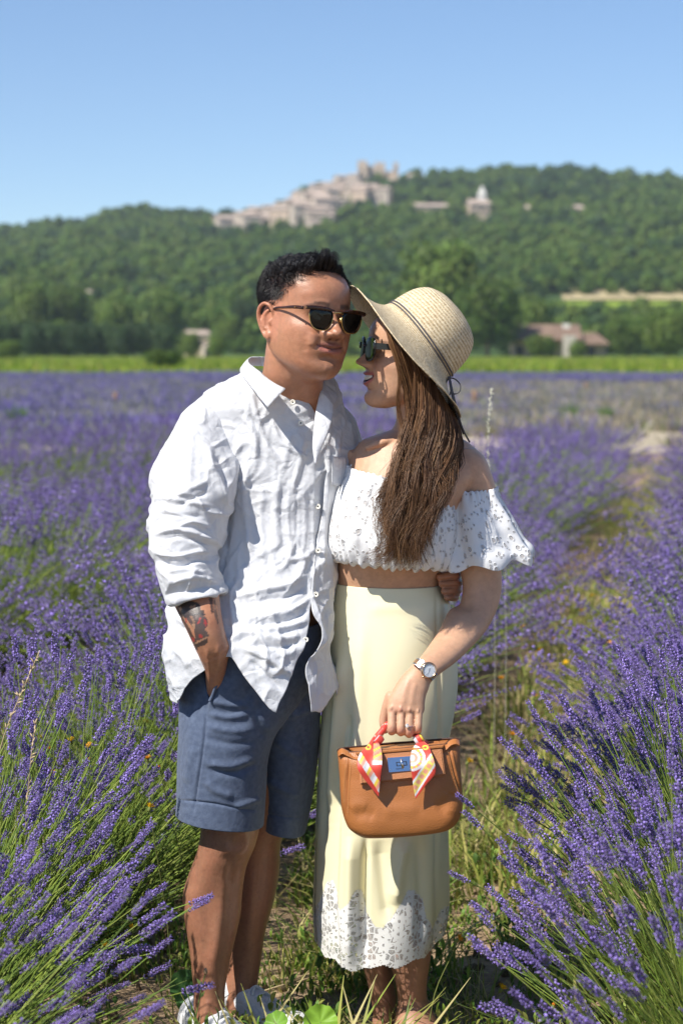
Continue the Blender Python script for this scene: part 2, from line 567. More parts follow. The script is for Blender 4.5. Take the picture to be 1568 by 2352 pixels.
clear_px = [((1240, 1600), (664, 722)), ((400, 505), (742, 815))]
village_px = [(500, 545), (600, 510), (690, 455), (760, 430), (815, 450), (905, 460), (1030, 470), (1030, 500), (900, 500), (780, 520), (700, 545), (560, 560)]
def in_poly(x, y, poly):
    ins = np.zeros(np.shape(x), bool)
    n = len(poly)
    for i in range(n):
        (x1, y1), (x2, y2) = poly[i], poly[(i + 1) % n]
        c = ((y1 > y) != (y2 > y)) & (x < (x2 - x1) * (y - y1) / (y2 - y1 + 1e-9) + x1)
        ins ^= c
    return ins
nT = 19000
fd = 312 + (960 - 312) * rng.random(nT) ** 0.8
fx = (rng.random(nT) - 0.5) * 2 * 0.46 * fd
fz = hill_z(fx, fd - CAM_D)
pts = np.stack([fx, fd - CAM_D, fz - 0.4], -1)
qx, qy = proj(pts + np.array([0, 0, 2.0]))
keep = np.ones(nT, bool)
for (x0, x1), (y0, y1) in clear_px:
    keep &= ~((qx > x0) & (qx < x1) & (qy > y0) & (qy < y1))
keep &= ~(in_poly(qx, qy, village_px) & (rng.random(nT) < 0.80))
keep &= ~((qx > 1060) & (qx < 1130) & (qy > 470) & (qy < 515))
keep &= ~((qx > 815) & (qx < 925) & (qy > 400) & (qy < 432))
pts = pts[keep]; n = len(pts)
dens = fbm(pts / 60.0, 2)
sz = (3.0 + 3.2 * rng.random(n) ** 1.6 + 1.5 * np.clip(dens, -1, 1)) * (0.75 + 0.35 * smooth(300, 700, pts[:, 1]))
pick = np.where(dens + 0.35 * rng.normal(size=n) > 0.18, rng.choice([2, 4], n), rng.choice([0, 1, 3, 5], n))
instancer('forest', pts, np.stack([0 * sz, 0 * sz, rng.random(n) * 6.28], -1),
          np.stack([sz * 1.25, sz * 1.25, sz * (0.9 + 0.3 * rng.random(n))], -1), forest_src, pick,
          'dense green oak and pine wood covering the hillside below the village', 'forest')

big_src = {}
def tree_meshes(kind, seed):
    key = (kind, seed)
    if key not in big_src:
        if kind == 'cypress': v, f, c = crown(seed, 14, 1500, 0.03, 0.55, 1.2, 0.05, 0.3)
        else: v, f, c = crown(seed, 26, 5200, 0.036)
        mat = {'oak': M_fresh if seed % 2 else M_leaf, 'pine': M_pine, 'light': M_lime, 'cypress': M_pine}[kind]
        tv, tf = trunk_data(0.6, 0.03, seed).data()
        big_src[key] = (mk_mesh('crown', v, f, mat, False, col=c), mk_mesh('trunk', tv, tf, M_bark))
    return big_src[key]

def tree(name, vx, vtop, vbase, width_px, D, kind, seed, label, group=None, cat='tree'):
    Y = D - CAM_D
    p = P(vx, vbase, Y)
    if D < 300: p[2] = 0.03
    else: p[2] = max(0.03, hill_z(p[0], p[1]) if p[1] > 301 else 0.03)
    top = P(vx, vtop, Y)[2]
    h = (top - p[2]) / 0.97; w = width_px * D / FPX
    t = empty(name, p, label, cat, group)
    t.scale = (w / 0.86, w / 0.86, h); t.rotation_euler[2] = seed * 1.7
    cm, tm = tree_meshes(kind, seed % 4 + (0 if kind != 'cypress' else 20))
    link('crown', cm, t); link('trunk', tm, t)
    return t

tree('broadleaf_tree', 1010, 572, 828, 185, 300, 'oak', 1, 'tallest round green tree, standing beside the straw hat')
tree('broadleaf_tree', 1120, 648, 828, 140, 285, 'oak', 2, 'rounded green tree between the tall tree and the farmhouse')
tree('broadleaf_tree', 1225, 690, 826, 80, 310, 'oak', 3, 'small tree rising behind the left end of the farmhouse roof')
tree('broadleaf_tree', 1440, 728, 828, 95, 298, 'oak', 0, 'tree right against the far end of the farmhouse roof')
tree('broadleaf_tree', 1530, 715, 830, 110, 280, 'oak', 1, 'broad tree past the far end of the farmhouse')
tree('shrub', 1240, 772, 830, 66, 276, 'light', 2, 'rounded shrub under the farmhouse roof left of the pillar', cat='shrub')
tree('shrub', 1328, 786, 832, 40, 276, 'oak', 3, 'small shrub beside the pale pillar of the farmhouse', cat='shrub')
tree('shrub', 436, 768, 830, 46, 268, 'oak', 1, 'shrub hiding the near side of the pale cottage', cat='shrub')
tree('shrub', 500, 776, 832, 40, 262, 'oak', 3, 'shrub between the outbuilding and the man\'s collar', cat='shrub')
tree('shrub', 14, 785, 826, 80, 250, 'light', 1, 'bright green rounded shrub before the dark hedge', cat='shrub')
tree('shrub', 375, 806, 856, 84, 140, 'oak', 2, 'dark olive shrub standing alone in the yellow-green meadow', cat='shrub')
for i, x in enumerate(range(-20, 400, 33)):
    tree('hedge_tree', x, 742 + (i * 7) % 13, 826, 52, 296 + (i % 3), 'pine', i % 4, 'dark dense tree in the hedge along the meadow edge', 'trees of the dark hedge', cat='tree')
for (x, t_, w, D, k, sd, lab) in [(70, 658, 90, 345, 'oak', 1, 'round light tree behind the dark hedge near its outer end'),
                                  (160, 662, 90, 350, 'oak', 2, 'second round tree behind the dark hedge, beside the first'),
                                  (270, 690, 80, 340, 'oak', 3, 'low tree behind the middle of the dark hedge'),
                                  (385, 672, 70, 345, 'oak', 0, 'tree behind the dark hedge on the side of the pale cottage'),
                                  (525, 730, 60, 330, 'oak', 1, 'small tree between the pale cottage and the man\'s head'),
                                  (560, 690, 60, 350, 'pine', 2, 'dark tree just beside the man\'s ear')]:
    tree('broadleaf_tree', x, t_, 815, w, D, k, sd, lab)
for i, (x, y, h) in enumerate([(1160, 378, 26), (735, 420, 24), (300, 488, 20), (160, 518, 16), (535, 486, 22), (1325, 402, 16), (1440, 404, 18), (1000, 398, 18), (420, 482, 18)]):
    q = hill_hit(x, y + 28)
    t = empty('ridge_tree', q - np.array([0, 0, .5]), 'dark pine rising above the wooded skyline of the hill', 'tree', 'pines on the skyline')
    D = q[1] + CAM_D
    top = P(x, y, q[1])[2]
    t.scale = (h * D / FPX * 1.5,) * 2 + ((top - q[2] + .5) / .95,)
    cm, tm = tree_meshes('pine', i % 4); link('crown', cm, t); link('trunk', tm, t)

# ------------------------------------------------------------------ village, castle, church, farmhouses
M_stone = world_noise_mat('pale_stone', [(0.3, (0.48, 0.40, 0.32)), (0.6, (0.60, 0.52, 0.43)), (0.8, (0.68, 0.60, 0.50))], 0.25, 3.0, rough=0.95)
M_stone2 = world_noise_mat('warm_stone', [(0.3, (0.48, 0.37, 0.28)), (0.6, (0.60, 0.48, 0.37)), (0.8, (0.66, 0.56, 0.45))], 0.3, 2.5, rough=0.95)
M_roof = world_noise_mat('old_roof_tiles', [(0.3, (0.40, 0.31, 0.25)), (0.6, (0.50, 0.41, 0.34)), (0.8, (0.56, 0.48, 0.40))], 0.4, 4.0, rough=0.9)
M_roof2 = world_noise_mat('brown_roof_tiles', [(0.3, (0.17, 0.115, 0.085)), (0.6, (0.25, 0.175, 0.13)), (0.8, (0.32, 0.24, 0.18))], 0.6, 4.0, rough=0.9)
M_dull_white = plain('dull_plaster', (0.50, 0.45, 0.38), 0.9, 0.1, 1.0)  # duller, browner plaster than the white, for the farmhouse pillar
M_pane = plain('dark_window', (0.03, 0.03, 0.035), 0.3, 0.2)
M_white = plain('white_plaster', (0.72, 0.69, 0.63), 0.9, 0.08, 1.0)

wall_me = mk_mesh('wall', *box((0, 0, 0.5), (1, 1, 1)), M_stone, False)
wall2_me = mk_mesh('wall', *box((0, 0, 0.5), (1, 1, 1)), M_stone2, False)
def roof_data():
    e = 0.06; t = 0.05
    v = [(-.5-e, -.5-e, 0), (.5+e, -.5-e, 0), (.5+e, 0, .34), (-.5-e, 0, .34), (-.5-e, .5+e, 0), (.5+e, .5+e, 0)]
    v += [(a, b, c + t) for a, b, c in v]
    f = [(0, 1, 2, 3), (3, 2, 5, 4), (6, 9, 8, 7), (9, 10, 11, 8), (0, 6, 7, 1), (4, 5, 11, 10), (0, 3, 9, 6), (3, 4, 10, 9), (1, 7, 8, 2), (2, 8, 11, 5)]
    return v, f
roof_me = mk_mesh('roof', *roof_data(), M_roof, False)
win_me = mk_mesh('window', *box((0, 0, 0), (1, .1, 1)), M_pane, False)
def gable_data():
    v = [(-.5, -.5, 0), (-.5, 0, .34), (-.5, .5, 0), (.5, -.5, 0), (.5, 0, .34), (.5, .5, 0)]
    return v, [(0, 2, 1), (3, 4, 5), (0, 3, 5, 2), (0, 1, 4, 3), (1, 2, 5, 4)]
gable_me = mk_mesh('gable', *gable_data(), M_stone, False)

def house(name, q, w, dp, h, rot, label, group, mat2=False, cat='house', rh=1.0, nwin=3):
    t = empty(name, q, label, cat, group)
    t.rotation_euler[2] = rot
    wl = link('wall', wall2_me if mat2 else wall_me, t); wl.scale = (w, dp, h + 4); wl.location = (0, 0, -4)
    g = link('gable', gable_me, t); g.scale = (w * .999, dp * .999, dp * rh); g.location = (0, 0, h - .01)
    r = link('roof', roof_me, t); r.scale = (w, dp, dp * rh); r.location = (0, 0, h + .12)
    for k in range(nwin):
        o = link('window', win_me, t); o.scale = (.9, 1, 1.3)
        o.location = ((-0.32 + 0.32 * k) * w, -dp / 2 - .02, h * (0.62 if k % 2 else 0.5))
    return t

g = np.random.default_rng(11)
spots = []
for (vx, vy, n, sx, sy) in [(518, 541, 3, 12, 3), (560, 538, 4, 16, 6), (600, 528, 6, 20, 9), (640, 512, 7, 20, 14), (680, 498, 8, 22, 18), (720, 478, 8, 24, 24), (762, 468, 8, 22, 26), (795, 452, 5, 14, 12), (745, 515, 6, 26, 10), (700, 528, 4, 24, 8), (830, 474, 5, 20, 9), (868, 478, 4, 16, 8)]:
    for k in range(n):
        spots.append((vx + sx * g.normal() * .7, vy + sy * g.normal() * .6))
spots.sort(key=lambda s: s[1])
for i, (vx, vy) in enumerate(spots):
    q = hill_hit(vx, vy + 6)
    house('village_house', q, 4.5 + 4 * g.random(), 4.5 + 2 * g.random(), 4.5 + 4.0 * g.random(), (g.random() - .5) * 1.2,
          'pale stone village house with tiled roof, crowded on the slope below the castle', 'houses of the hill village', g.random() < .35, rh=0.5, nwin=2)
for (vx, vy, w, lab) in [(985, 500, 11.5, 'wide stone house alone among trees between village and church'),
                         (1225, 506, 6, 'low pale house among trees past the church'), (1310, 506, 7, 'farthest low house among trees past the church')]:
    house('stone_house', hill_hit(vx, vy), w, 6, 3.6, 0.15, lab, None, True, rh=.6)
# castle
q = hill_hit(862, 424); Yc = q[1]
def cpx(x0, x1, y0, y1, dp=8, oy=0):
    a = P(x0, y1, Yc + oy); b = P(x1, y0, Yc + oy)
    return ((a[0] + b[0]) / 2 - q[0], oy, (a[2] + b[2]) / 2 - q[2]), (b[0] - a[0], dp, b[2] - a[2])
castle = empty('ruined_castle', q, 'ruined pale stone castle with square tower on the hilltop skyline', 'castle')
def ruin(name, rects, dp, oy, mat=M_stone2):
    mb = MB()
    for (x0, x1, y0, y1) in rects: mb.add(*box(*cpx(x0, x1, y0, y1, dp, oy)))
    return mb.build(name, mat, castle, smooth_=False)
ruin('keep', [(821, 843, 371, 440)], 9, 0)
ruin('curtain_wall', [(843.2, 860, 383, 440), (860.2, 884, 377, 440)], 6, 1.4)
ruin('battlement', [(845, 850, 379, 382.9), (862, 868, 372, 376.9), (875, 881, 373, 376.9)], 5.6, 1.4)
ruin('low_wall', [(884.2, 903, 394, 440)], 5, 2)
ruin('tower', [(903.2, 914, 374, 440)], 5, 0.5)
for (x, y) in [(829, 392), (836, 405), (850, 398), (871, 392), (908, 390)]:
    c, s = cpx(x - 1.5, x + 1.5, y - 3.5, y + 3.5, 1, -4.6 if x < 843 else (-1.7 if x < 900 else -2.2))
    o = link('window', win_me, castle); o.location = c; o.scale = (s[0], 1, s[2])
house('stone_house', hill_hit(952, 430), 6, 6, 4.5, 0, 'pale stone house on the skyline next to the castle tower', None, rh=.5)
# church
q = hill_hit(1096, 505)
ch = house('church', q, 7.0, 7.5, 5.0, 0.2, 'small pale church with pointed belfry among hillside trees', None, True, 'church', .7)
bt = MB(); bt.add(*box((1.7, .6, 4.5), (2.4, 2.4, 9.0)))
bt.build('belfry', M_white, ch, smooth_=False)
sp = MB(); sp.add([(.4, -.7, 9.0), (3.0, -.7, 9.0), (3.0, 1.9, 9.0), (.4, 1.9, 9.0), (1.7, .6, 12.2)], [(0, 1, 4), (1, 2, 4), (2, 3, 4), (3, 0, 4), (3, 2, 1, 0)])
sp.build('spire', M_white, ch, smooth_=False)
# farmhouse with long tiled roof, pale pillar and chimney
Y = 286.0
q = P(1282, 829, Y); q[2] = 0.03
fh = empty('farmhouse', q, 'long low farmhouse with brown tiled roof and pale pillar behind the meadow', 'house')
def fpx(x0, x1, y0, y1): 
    a = P(x0, y1, Y) - q; b = P(x1, y0, Y) - q
    return a[0], b[0], max(a[2], 0), b[2]
mb = MB()
def slab(x0, x1, za, zb, zc, d0=-4.2, d1=3.6, x0t=None, x1t=None):
    x0t = x0 if x0t is None else x0t; x1t = x1 if x1t is None else x1t
    v = [(x0, d0, za), (x1, d0, za), (x1t, 0, zb), (x0t, 0, zb), (x0, d1, za), (x1, d1, za)]
    v += [(a, b, c + .18) for a, b, c in v]
    mb.add(v, [(0, 3, 2, 1), (3, 4, 5, 2), (6, 7, 8, 9), (9, 8, 11, 10), (0, 1, 7, 6), (4, 10, 11, 5), (0, 6, 9, 3), (3, 9, 10, 4), (1, 2, 8, 7), (2, 5, 11, 8)])
x0, x1, z0, z1 = fpx(1168, 1330, 748, 782)
slab(x0, x1, z0, z1, 0, x0t=x0 + .9)
mb.build('roof', M_roof2, fh, smooth_=False)
mb = MB(); x0, x1, z0, z1 = fpx(1298, 1393, 762, 792); slab(x0, x1, z0, z1 - .3, 0, -3.4, 3.2, x1t=x1 - 1.6)
mb.build('roof', M_roof2, fh, smooth_=False)
mb = MB()
x0, x1, z0, z1 = fpx(1176, 1294, 776, 829); mb.add(*box(((x0+x1)/2, 0.9, z1/2), (x1-x0, 5.0, z1)))
x0, x1, z0, z1 = fpx(1300, 1388, 792, 829); mb.add(*box(((x0+x1)/2, 0.9, z1/2), (x1-x0, 4.0, z1)))
mb.build('wall', M_stone2, fh, smooth_=False)
x0, x1, z0, z1 = fpx(1284, 1312, 771, 829)
MB().add(*box(((x0+x1)/2, -4.6, z1/2), (x1-x0, 1.2, z1))).build('pillar', M_dull_white, fh, smooth_=False)
x0, x1, z0, z1 = fpx(1290, 1306, 744, 770)
MB().add(*box(((x0+x1)/2, -.6, (z0+z1)/2), (x1-x0, 1.0, z1-z0))).build('chimney', M_white, fh, smooth_=False)
for xx in (1190, 1262, 1355):
    x0, x1, z0, z1 = fpx(xx - 8, xx + 8, 795, 826)
    MB().add(*box(((x0+x1)/2, -1.66 if xx < 1300 else -1.16, (z0+z1)/2), (x1-x0, .1, z1-z0))).build('doorway', M_pane, fh, smooth_=False)
# pale cottages at the foot of the wood
house('cottage', P(452, 822, 302), 3.2, 3.0, 3.4, .3, 'pale stone cottage half hidden by trees at the meadow edge', None, True, rh=.6)
house('cottage', P(484, 828, 280), 2.2, 2.4, 1.9, .3, 'low pale outbuilding in front of the stone cottage', None, False, rh=.4, nwin=1)
for (vx, vy, w) in [(205, 705, 3.0), (310, 700, 3.4)]:
    house('hut', hill_hit(vx, vy), w, 3, 3.2, .2, 'small pale house among the trees above the dark hedge', 'small houses above the hedge', True, rh=.5, nwin=1)

# hillside fields seen on the right
def hill_patch(name, x0, x1, y0, y1, mat, nx=24, ny=8):
    v = np.array([hill_hit(x, y) + np.array([0, 0, .35]) for y in np.linspace(y1, y0, ny) for x in np.linspace(x0, x1, nx)])
    return tag(mobj(name, v, grid_faces(ny, nx), mat), kind='structure')
M_straw = world_noise_mat('mown_straw', [(0.3, (0.40, 0.33, 0.17)), (0.7, (0.52, 0.44, 0.26))], 0.1, 1.2)
hill_patch('straw_field', 1290, 1640, 668, 692, M_straw)
hill_patch('vine_field', 1235, 1640, 696, 722, M_green)

# ------------------------------------------------------------------ plants of the far fields
def tuft(seed, n, r, h, w, cols, spread=0.5, droop=0.0):
    """tuft of narrow blades"""
    g = np.random.default_rng(seed)
    a = g.random(n) * 6.283; rr = r * np.sqrt(g.random(n)) * .5
    b = np.stack([np.cos(a) * rr, np.sin(a) * rr, 0 * a], -1)
    th = spread * g.random(n); a2 = a + g.normal(size=n) * .6
    hh = h * (0.5 + 0.6 * g.random(n))
    d = np.stack([np.cos(a2) * np.sin(th), np.sin(a2) * np.sin(th), np.cos(th)], -1)
    s = np.stack([-np.sin(a2), np.cos(a2), 0 * a], -1) * w
    m = b + d * hh[:, None] * .55
    t = b + d * hh[:, None] + np.stack([np.cos(a2), np.sin(a2), -0.6 + 0 * a], -1) * (droop * hh)[:, None]
    v = np.stack([b - s, b + s, m + s * .8, t + s * .1, t - s * .1, m - s * .8], 1).reshape(-1, 3)
    k = np.arange(n) * 6
    f = np.concatenate([np.stack([k, k+1, k+2, k+5], -1), np.stack([k+5, k+2, k+3, k+4], -1)])
    c = np.asarray(cols)[g.integers(0, len(cols), n)] * (0.7 + 0.6 * g.random(n))[:, None]
    return v, f, c.repeat(6, 0)
M_blade = leafy('grass_blades', (1, 1, 1), 0.4)
YG = [(0.31, 0.40, 0.03), (0.22, 0.33, 0.03), (0.44, 0.42, 0.10), (0.15, 0.24, 0.03)]
vine_src = [src_obj('meadow_tuft', mk_mesh('meadow_tuft', *tuft(k, 60, 1.6, .5, .05, YG, .9)[:2], M_blade, False, col=tuft(k, 60, 1.6, .5, .05, YG, .9)[2])) for k in range(3)]
def scatter(n, d0, d1, half, seed, p=0.7):
    g = np.random.default_rng(seed)
    d = d0 + (d1 - d0) * g.random(n) ** p
    x = (g.random(n) - .5) * 2 * half * d
    return np.stack([x, d - CAM_D, 0 * d + 0.02], -1), g
pts, g = scatter(6500, 114, 300, .34, 5, .6)
s = 0.8 + 0.7 * g.random(len(pts))
instancer('meadow_grass', pts, np.stack([0*s, 0*s, g.random(len(s))*6.28], -1), np.stack([s, s, s], -1), vine_src, g.integers(0, 3, len(s)),
          'bright yellow-green meadow strip between the lavender and the trees', 'meadow')
PUR = [(0.20, 0.16, 0.42), (0.16, 0.12, 0.36), (0.24, 0.22, 0.40), (0.16, 0.19, 0.16)]
GRY = [(0.25, 0.24, 0.30), (0.24, 0.27, 0.16), (0.30, 0.29, 0.24), (0.20, 0.17, 0.33)]
TAN = [(0.42, 0.36, 0.24), (0.36, 0.30, 0.24), (0.24, 0.27, 0.12), (0.30, 0.27, 0.30)]
far_src = [src_obj('far_lavender_tuft', mk_mesh('t', *tuft(30 + k, 90, 1.0, .55, .022, c, .9)[:2], M_blade, False, col=tuft(30 + k, 90, 1.0, .55, .022, c, .9)[2]))
           for k, c in enumerate((PUR, GRY, TAN, PUR))]
pts, g = scatter(8500, 80, 113, .34, 6)
pts = pts[pts[:, 1] < 98 + 14 * fbm(pts / 9.0, 2) + 6 * g.random(len(pts))]
s = 0.8 + 0.5 * g.random(len(pts))
instancer('far_lavender', pts, np.stack([0*s, 0*s, g.random(len(s))*6.28], -1), np.stack([s, s, s * .55], -1), far_src, np.where(g.random(len(s)) < .6, 0, 1),
          'distant strip of mauve lavender along the meadow', 'lavender')
pts, g = scatter(8200, 30, 84, .33, 8)
s = 0.55 + 0.5 * g.random(len(pts))
u = pts[:, 0] / (pts[:, 1] + CAM_D)
pick = np.where(u < 0.03 + 0.04 * g.normal(size=len(u)), np.where(g.random(len(u)) < .45, 3, 1), np.where(g.random(len(u)) < .8, 2, 1))
keep = (pick != 2) | (g.random(len(u)) < .22)
instancer('dry_field_plants', pts[keep], np.stack([0*s, 0*s, g.random(len(s))*6.28], -1)[keep], np.stack([s, s, s * .6], -1)[keep], far_src, pick[keep],
          'faded lavender and dry grass on the pale field behind the couple', 'field plants')
M_wood = plain('weathered_wood', (0.26, 0.16, 0.10), .9, .3, 12, .4)
post_me = mk_mesh('post', *limb([(0, 0, 1, 0, 0, 0, .1)] * 2, 4, 8)[:2], M_wood) if False else None
for (vx, vb, h, D, lab) in [(1089, 942, .52, 48, 'short brown wooden stake behind the straw hat'), (266, 940, .42, 50, 'short brown stake in the faded lavender'),
                            (1345, 905, .4, 67, 'small stake at the edge of the pale field'), (545, 925, .3, 55, 'low stake nearest the man\'s collar')]:
    b = P(vx, vb, D - CAM_D); b[2] = 0.0
    o = mobj('wooden_stake', *tube([(0, 0, -.1), (0.004, 0, h * .5), (0.0, 0.005, h * .97), (0, 0, h)], [.055, .05, .045, .02], 8, 8), M_wood)
    o.location = b; tag(o, lab, 'stake')
for (vx, vb, D, h, lab) in [(38, 955, 38, .35, 'green leafy weed standing in the faded lavender'), (1305, 975, 40, .32, 'green weed at the edge of the pale field'),
                            (1390, 968, 41, .25, 'low green weed beside the taller one on the pale field')]:
    b = P(vx, vb, D - CAM_D); b[2] = 0.02
    v, f, c = tuft(70, 70, .3, h * 1.2, .02, [(0.10, .2, .03), (.14, .26, .04)], .5)
    o = mobj('weed', v, f, M_blade, None, False, col=c); o.location = b; tag(o, lab, 'weed')
# ------------------------------------------------------------------ lavender
M_stem = leafy('lavender_stem', (1, 1, 1), 0.30, 0.5)
M_flower = leafy('lavender_flower', (1, 1, 1), 0.12, 0.75)
CALYX = np.array([(0.17, 0.115, 0.31), (0.20, 0.15, 0.34), (0.25, 0.21, 0.33), (0.13, 0.09, 0.26)])
COROL = np.array([(0.31, 0.215, 0.66), (0.38, 0.28, 0.74), (0.25, 0.17, 0.58)])

def spike(seed, lod=2):
    """one flower spike along +z from 0: whorls of calyxes with small open corollas; length 1"""
    g = np.random.default_rng(seed)
    V, F, C = [], [], []; n = 0
    nw = {2: 9, 1: 6, 0: 4}[lod]; per = {2: 7, 1: 5, 0: 4}[lod]
    zs = list(np.linspace(0.16, 0.98, nw)) + [0.0]
    for w, z in enumerate(zs):
        rad = 0.105 * (0.55 + 0.6 * math.sin(min(1, max(0.05, z)) ** 0.8 * 2.7)) * (0.85 + .3 * g.random())
        m = per if w < nw else max(3, per - 3)
        if z > .9: m = max(3, per - 2)
        a0 = g.random() * 6.28
        for k in range(m):
            a = a0 + 6.283 * k / m + g.normal() * .2
            d = np.array([math.cos(a), math.sin(a), 0])
            L = (0.12 + .05 * g.random()) * (1.35 if lod < 2 else 1)
            ax = d * 0.75 + np.array([0, 0, 0.75]); ax /= np.linalg.norm(ax)
            b = np.array([0, 0, z - .05 + g.normal() * .012]) + d * rad * .25
            s = np.cross(ax, (0, 0, 1)); s /= np.linalg.norm(s) + 1e-9; u = np.cross(s, ax)
            wd = (.030 if lod == 2 else .042) * (.8 + .5 * g.random())
            c = b + ax * L * .55; t = b + ax * L
            V += [b, c + s * wd, c + u * wd, c - s * wd, c - u * wd, t]
            F += [(n, n+2, n+1), (n, n+3, n+2), (n, n+4, n+3), (n, n+1, n+4), (n+5, n+1, n+2), (n+5, n+2, n+3), (n+5, n+3, n+4), (n+5, n+4, n+1)]
            cc = CALYX[g.integers(4)] * (.7 + .6 * g.random())
            C += [cc * np.array([.8, 1.0, .75])] + [cc] * 5; n += 6
            if g.random() < (.62 if lod == 2 else .5):
                e = t + d * .012
                pw = .034 * (.8 + .5 * g.random()) * (1.3 if lod < 2 else 1)
                V += [e - s * pw, e + u * pw + d * .01, e + s * pw, e - u * pw + d * .01, e + ax * .02]
                F += [(n, n+1, n+4), (n+1, n+2, n+4), (n+2, n+3, n+4), (n+3, n, n+4)]
                C += [COROL[g.integers(3)] * (.75 + .5 * g.random())] * 5; n += 5
    return np.array(V), F, np.array(C)

spike_me = [mk_mesh('flower_spike', *spike(k, 2)[:2], M_flower, False, col=spike(k, 2)[2]) for k in range(6)]
low_spikes = [spike(50 + k, 0) for k in range(5)]
for s in low_spikes: pass

STEMC = np.array([(0.29, 0.39, 0.06), (0.22, 0.33, 0.055), (0.36, 0.43, 0.10), (0.17, 0.26, 0.05)])

def stem_paths(g, n, R=0.72, H=0.66, maxtilt=1.22, lean=(0, 0), short=0.55):
    """curved stems fanning out of one plant; returns (n, 5, 3) points"""
    a = g.random(n) * 6.283
    th = maxtilt * g.random(n) ** 0.62
    br = 0.20 * np.sqrt(g.random(n))
    ab = a + g.normal(size=n) * .8
    b = np.stack([np.cos(ab) * br, np.sin(ab) * br, 0 * a + .05], -1)
    L = H * (short + (1.06 - short) * g.random(n) ** .55)
    d0 = np.stack([np.cos(a) * np.sin(th * .75), np.sin(a) * np.sin(th * .75), np.cos(th * .75)], -1)
    d1 = np.stack([np.cos(a) * np.sin(th * 1.1) + lean[0], np.sin(a) * np.sin(th * 1.1) + lean[1], np.cos(th * 1.1) + .12], -1)
    d1 /= np.linalg.norm(d1, axis=1)[:, None]
    t = np.linspace(0, 1, 5)[None, :, None]
    wob = g.normal(size=(n, 1, 3)) * .018 * np.sin(t * 3.1)
    return b[:, None] + L[:, None, None] * (d0[:, None] * (t - .5 * t * t) + d1[:, None] * (.5 * t * t)) + wob

def stems_mesh(paths, g, r=0.0013, cols=STEMC):
    n, k, _ = paths.shape
    t = np.gradient(paths, axis=1); t /= np.maximum(np.linalg.norm(t, axis=2), 1e-9)[..., None]
    up = np.array([.3, .9, .2])
    a = np.cross(t, up); a /= np.linalg.norm(a, axis=2)[..., None]; b = np.cross(a, t)
    th = np.array([0, 2.094, 4.189])
    rr = r * np.linspace(1.25, .8, k)[None, :, None, None]
    v = paths[:, :, None] + rr * (np.cos(th)[None, None, :, None] * a[:, :, None] + np.sin(th)[None, None, :, None] * b[:, :, None])
    base = grid_faces(k, 3, True)
    f = (base[None] + (np.arange(n) * k * 3)[:, None, None]).reshape(-1, 4)
    c = cols[g.integers(0, len(cols), n)] * (.7 + .6 * g.random(n))[:, None]
    return v.reshape(-1, 3), f, c.repeat(k * 3, 0)

def orient(d):
    """rotation matrix with z along d, random roll"""
    z = d / np.linalg.norm(d)
    x = np.cross(z, (0.3, 0.2, 0.9)); x /= np.linalg.norm(x)
    return np.stack([x, np.cross(z, x), z], -1)

def spikes_joined(paths, g, scale=(0.055, 0.095), srcs=low_spikes):
    V, F, C = [], [], []; n = 0
    for p in paths:
        s, f, c = srcs[g.integers(len(srcs))]
        L = scale[0] + (scale[1] - scale[0]) * g.random()
        R = orient(p[-1] - p[-2]); a = g.random() * 6.28
        r = s * np.array([L * .85, L * .85, L])
        r = r @ np.array([[math.cos(a), -math.sin(a), 0], [math.sin(a), math.cos(a), 0], [0, 0, 1]])
        V.append(r @ R.T + p[-1]); F.append(np.array([q for q in f], int) + n); n += len(s)
        C.append(c * (.6 + .75 * g.random()))
    return np.concatenate(V), np.concatenate(F), np.concatenate(C)

def leaves_mesh(g, n=260):
    p = stem_paths(g, n, H=.30, maxtilt=1.35, short=.5)
    w = .0022
    t = p[:, 4] - p[:, 0]; s = np.cross(t, g.normal(size=t.shape)); s /= np.linalg.norm(s, axis=1)[:, None]
    v = np.stack([p[:, 0] - s*w, p[:, 0] + s*w, p[:, 2] + s*w*1.3, p[:, 4] + s*w*.2, p[:, 4] - s*w*.2, p[:, 2] - s*w*1.3], 1).reshape(-1, 3)
    k = np.arange(n) * 6
    f = np.concatenate([np.stack([k, k+1, k+2, k+5], -1), np.stack([k+5, k+2, k+3, k+4], -1)])
    c = np.array([(0.12, .17, .05), (.16, .22, .06), (.20, .24, .10)])[g.integers(0, 3, n)] * (.7 + .6 * g.random(n))[:, None]
    return v, f, c.repeat(6, 0)

# ---- shared plants for the rows farther back
variants = []
for k in range(4):
    g = np.random.default_rng(200 + k)
    p = stem_paths(g, 260)
    sv = stems_mesh(np.concatenate([p, stem_paths(g, 300, H=.56)]), g, .0018)
    lv = leaves_mesh(g, 300)
    fv = spikes_joined(p, g, (.06, .10))
    variants.append((mk_mesh('stems', sv[0], sv[1], M_stem, True, col=sv[2]),
                     mk_mesh('flower_spikes', fv[0], fv[1], M_flower, False, col=fv[2]),
                     mk_mesh('leaves', lv[0], lv[1], M_stem, False, col=lv[2])))

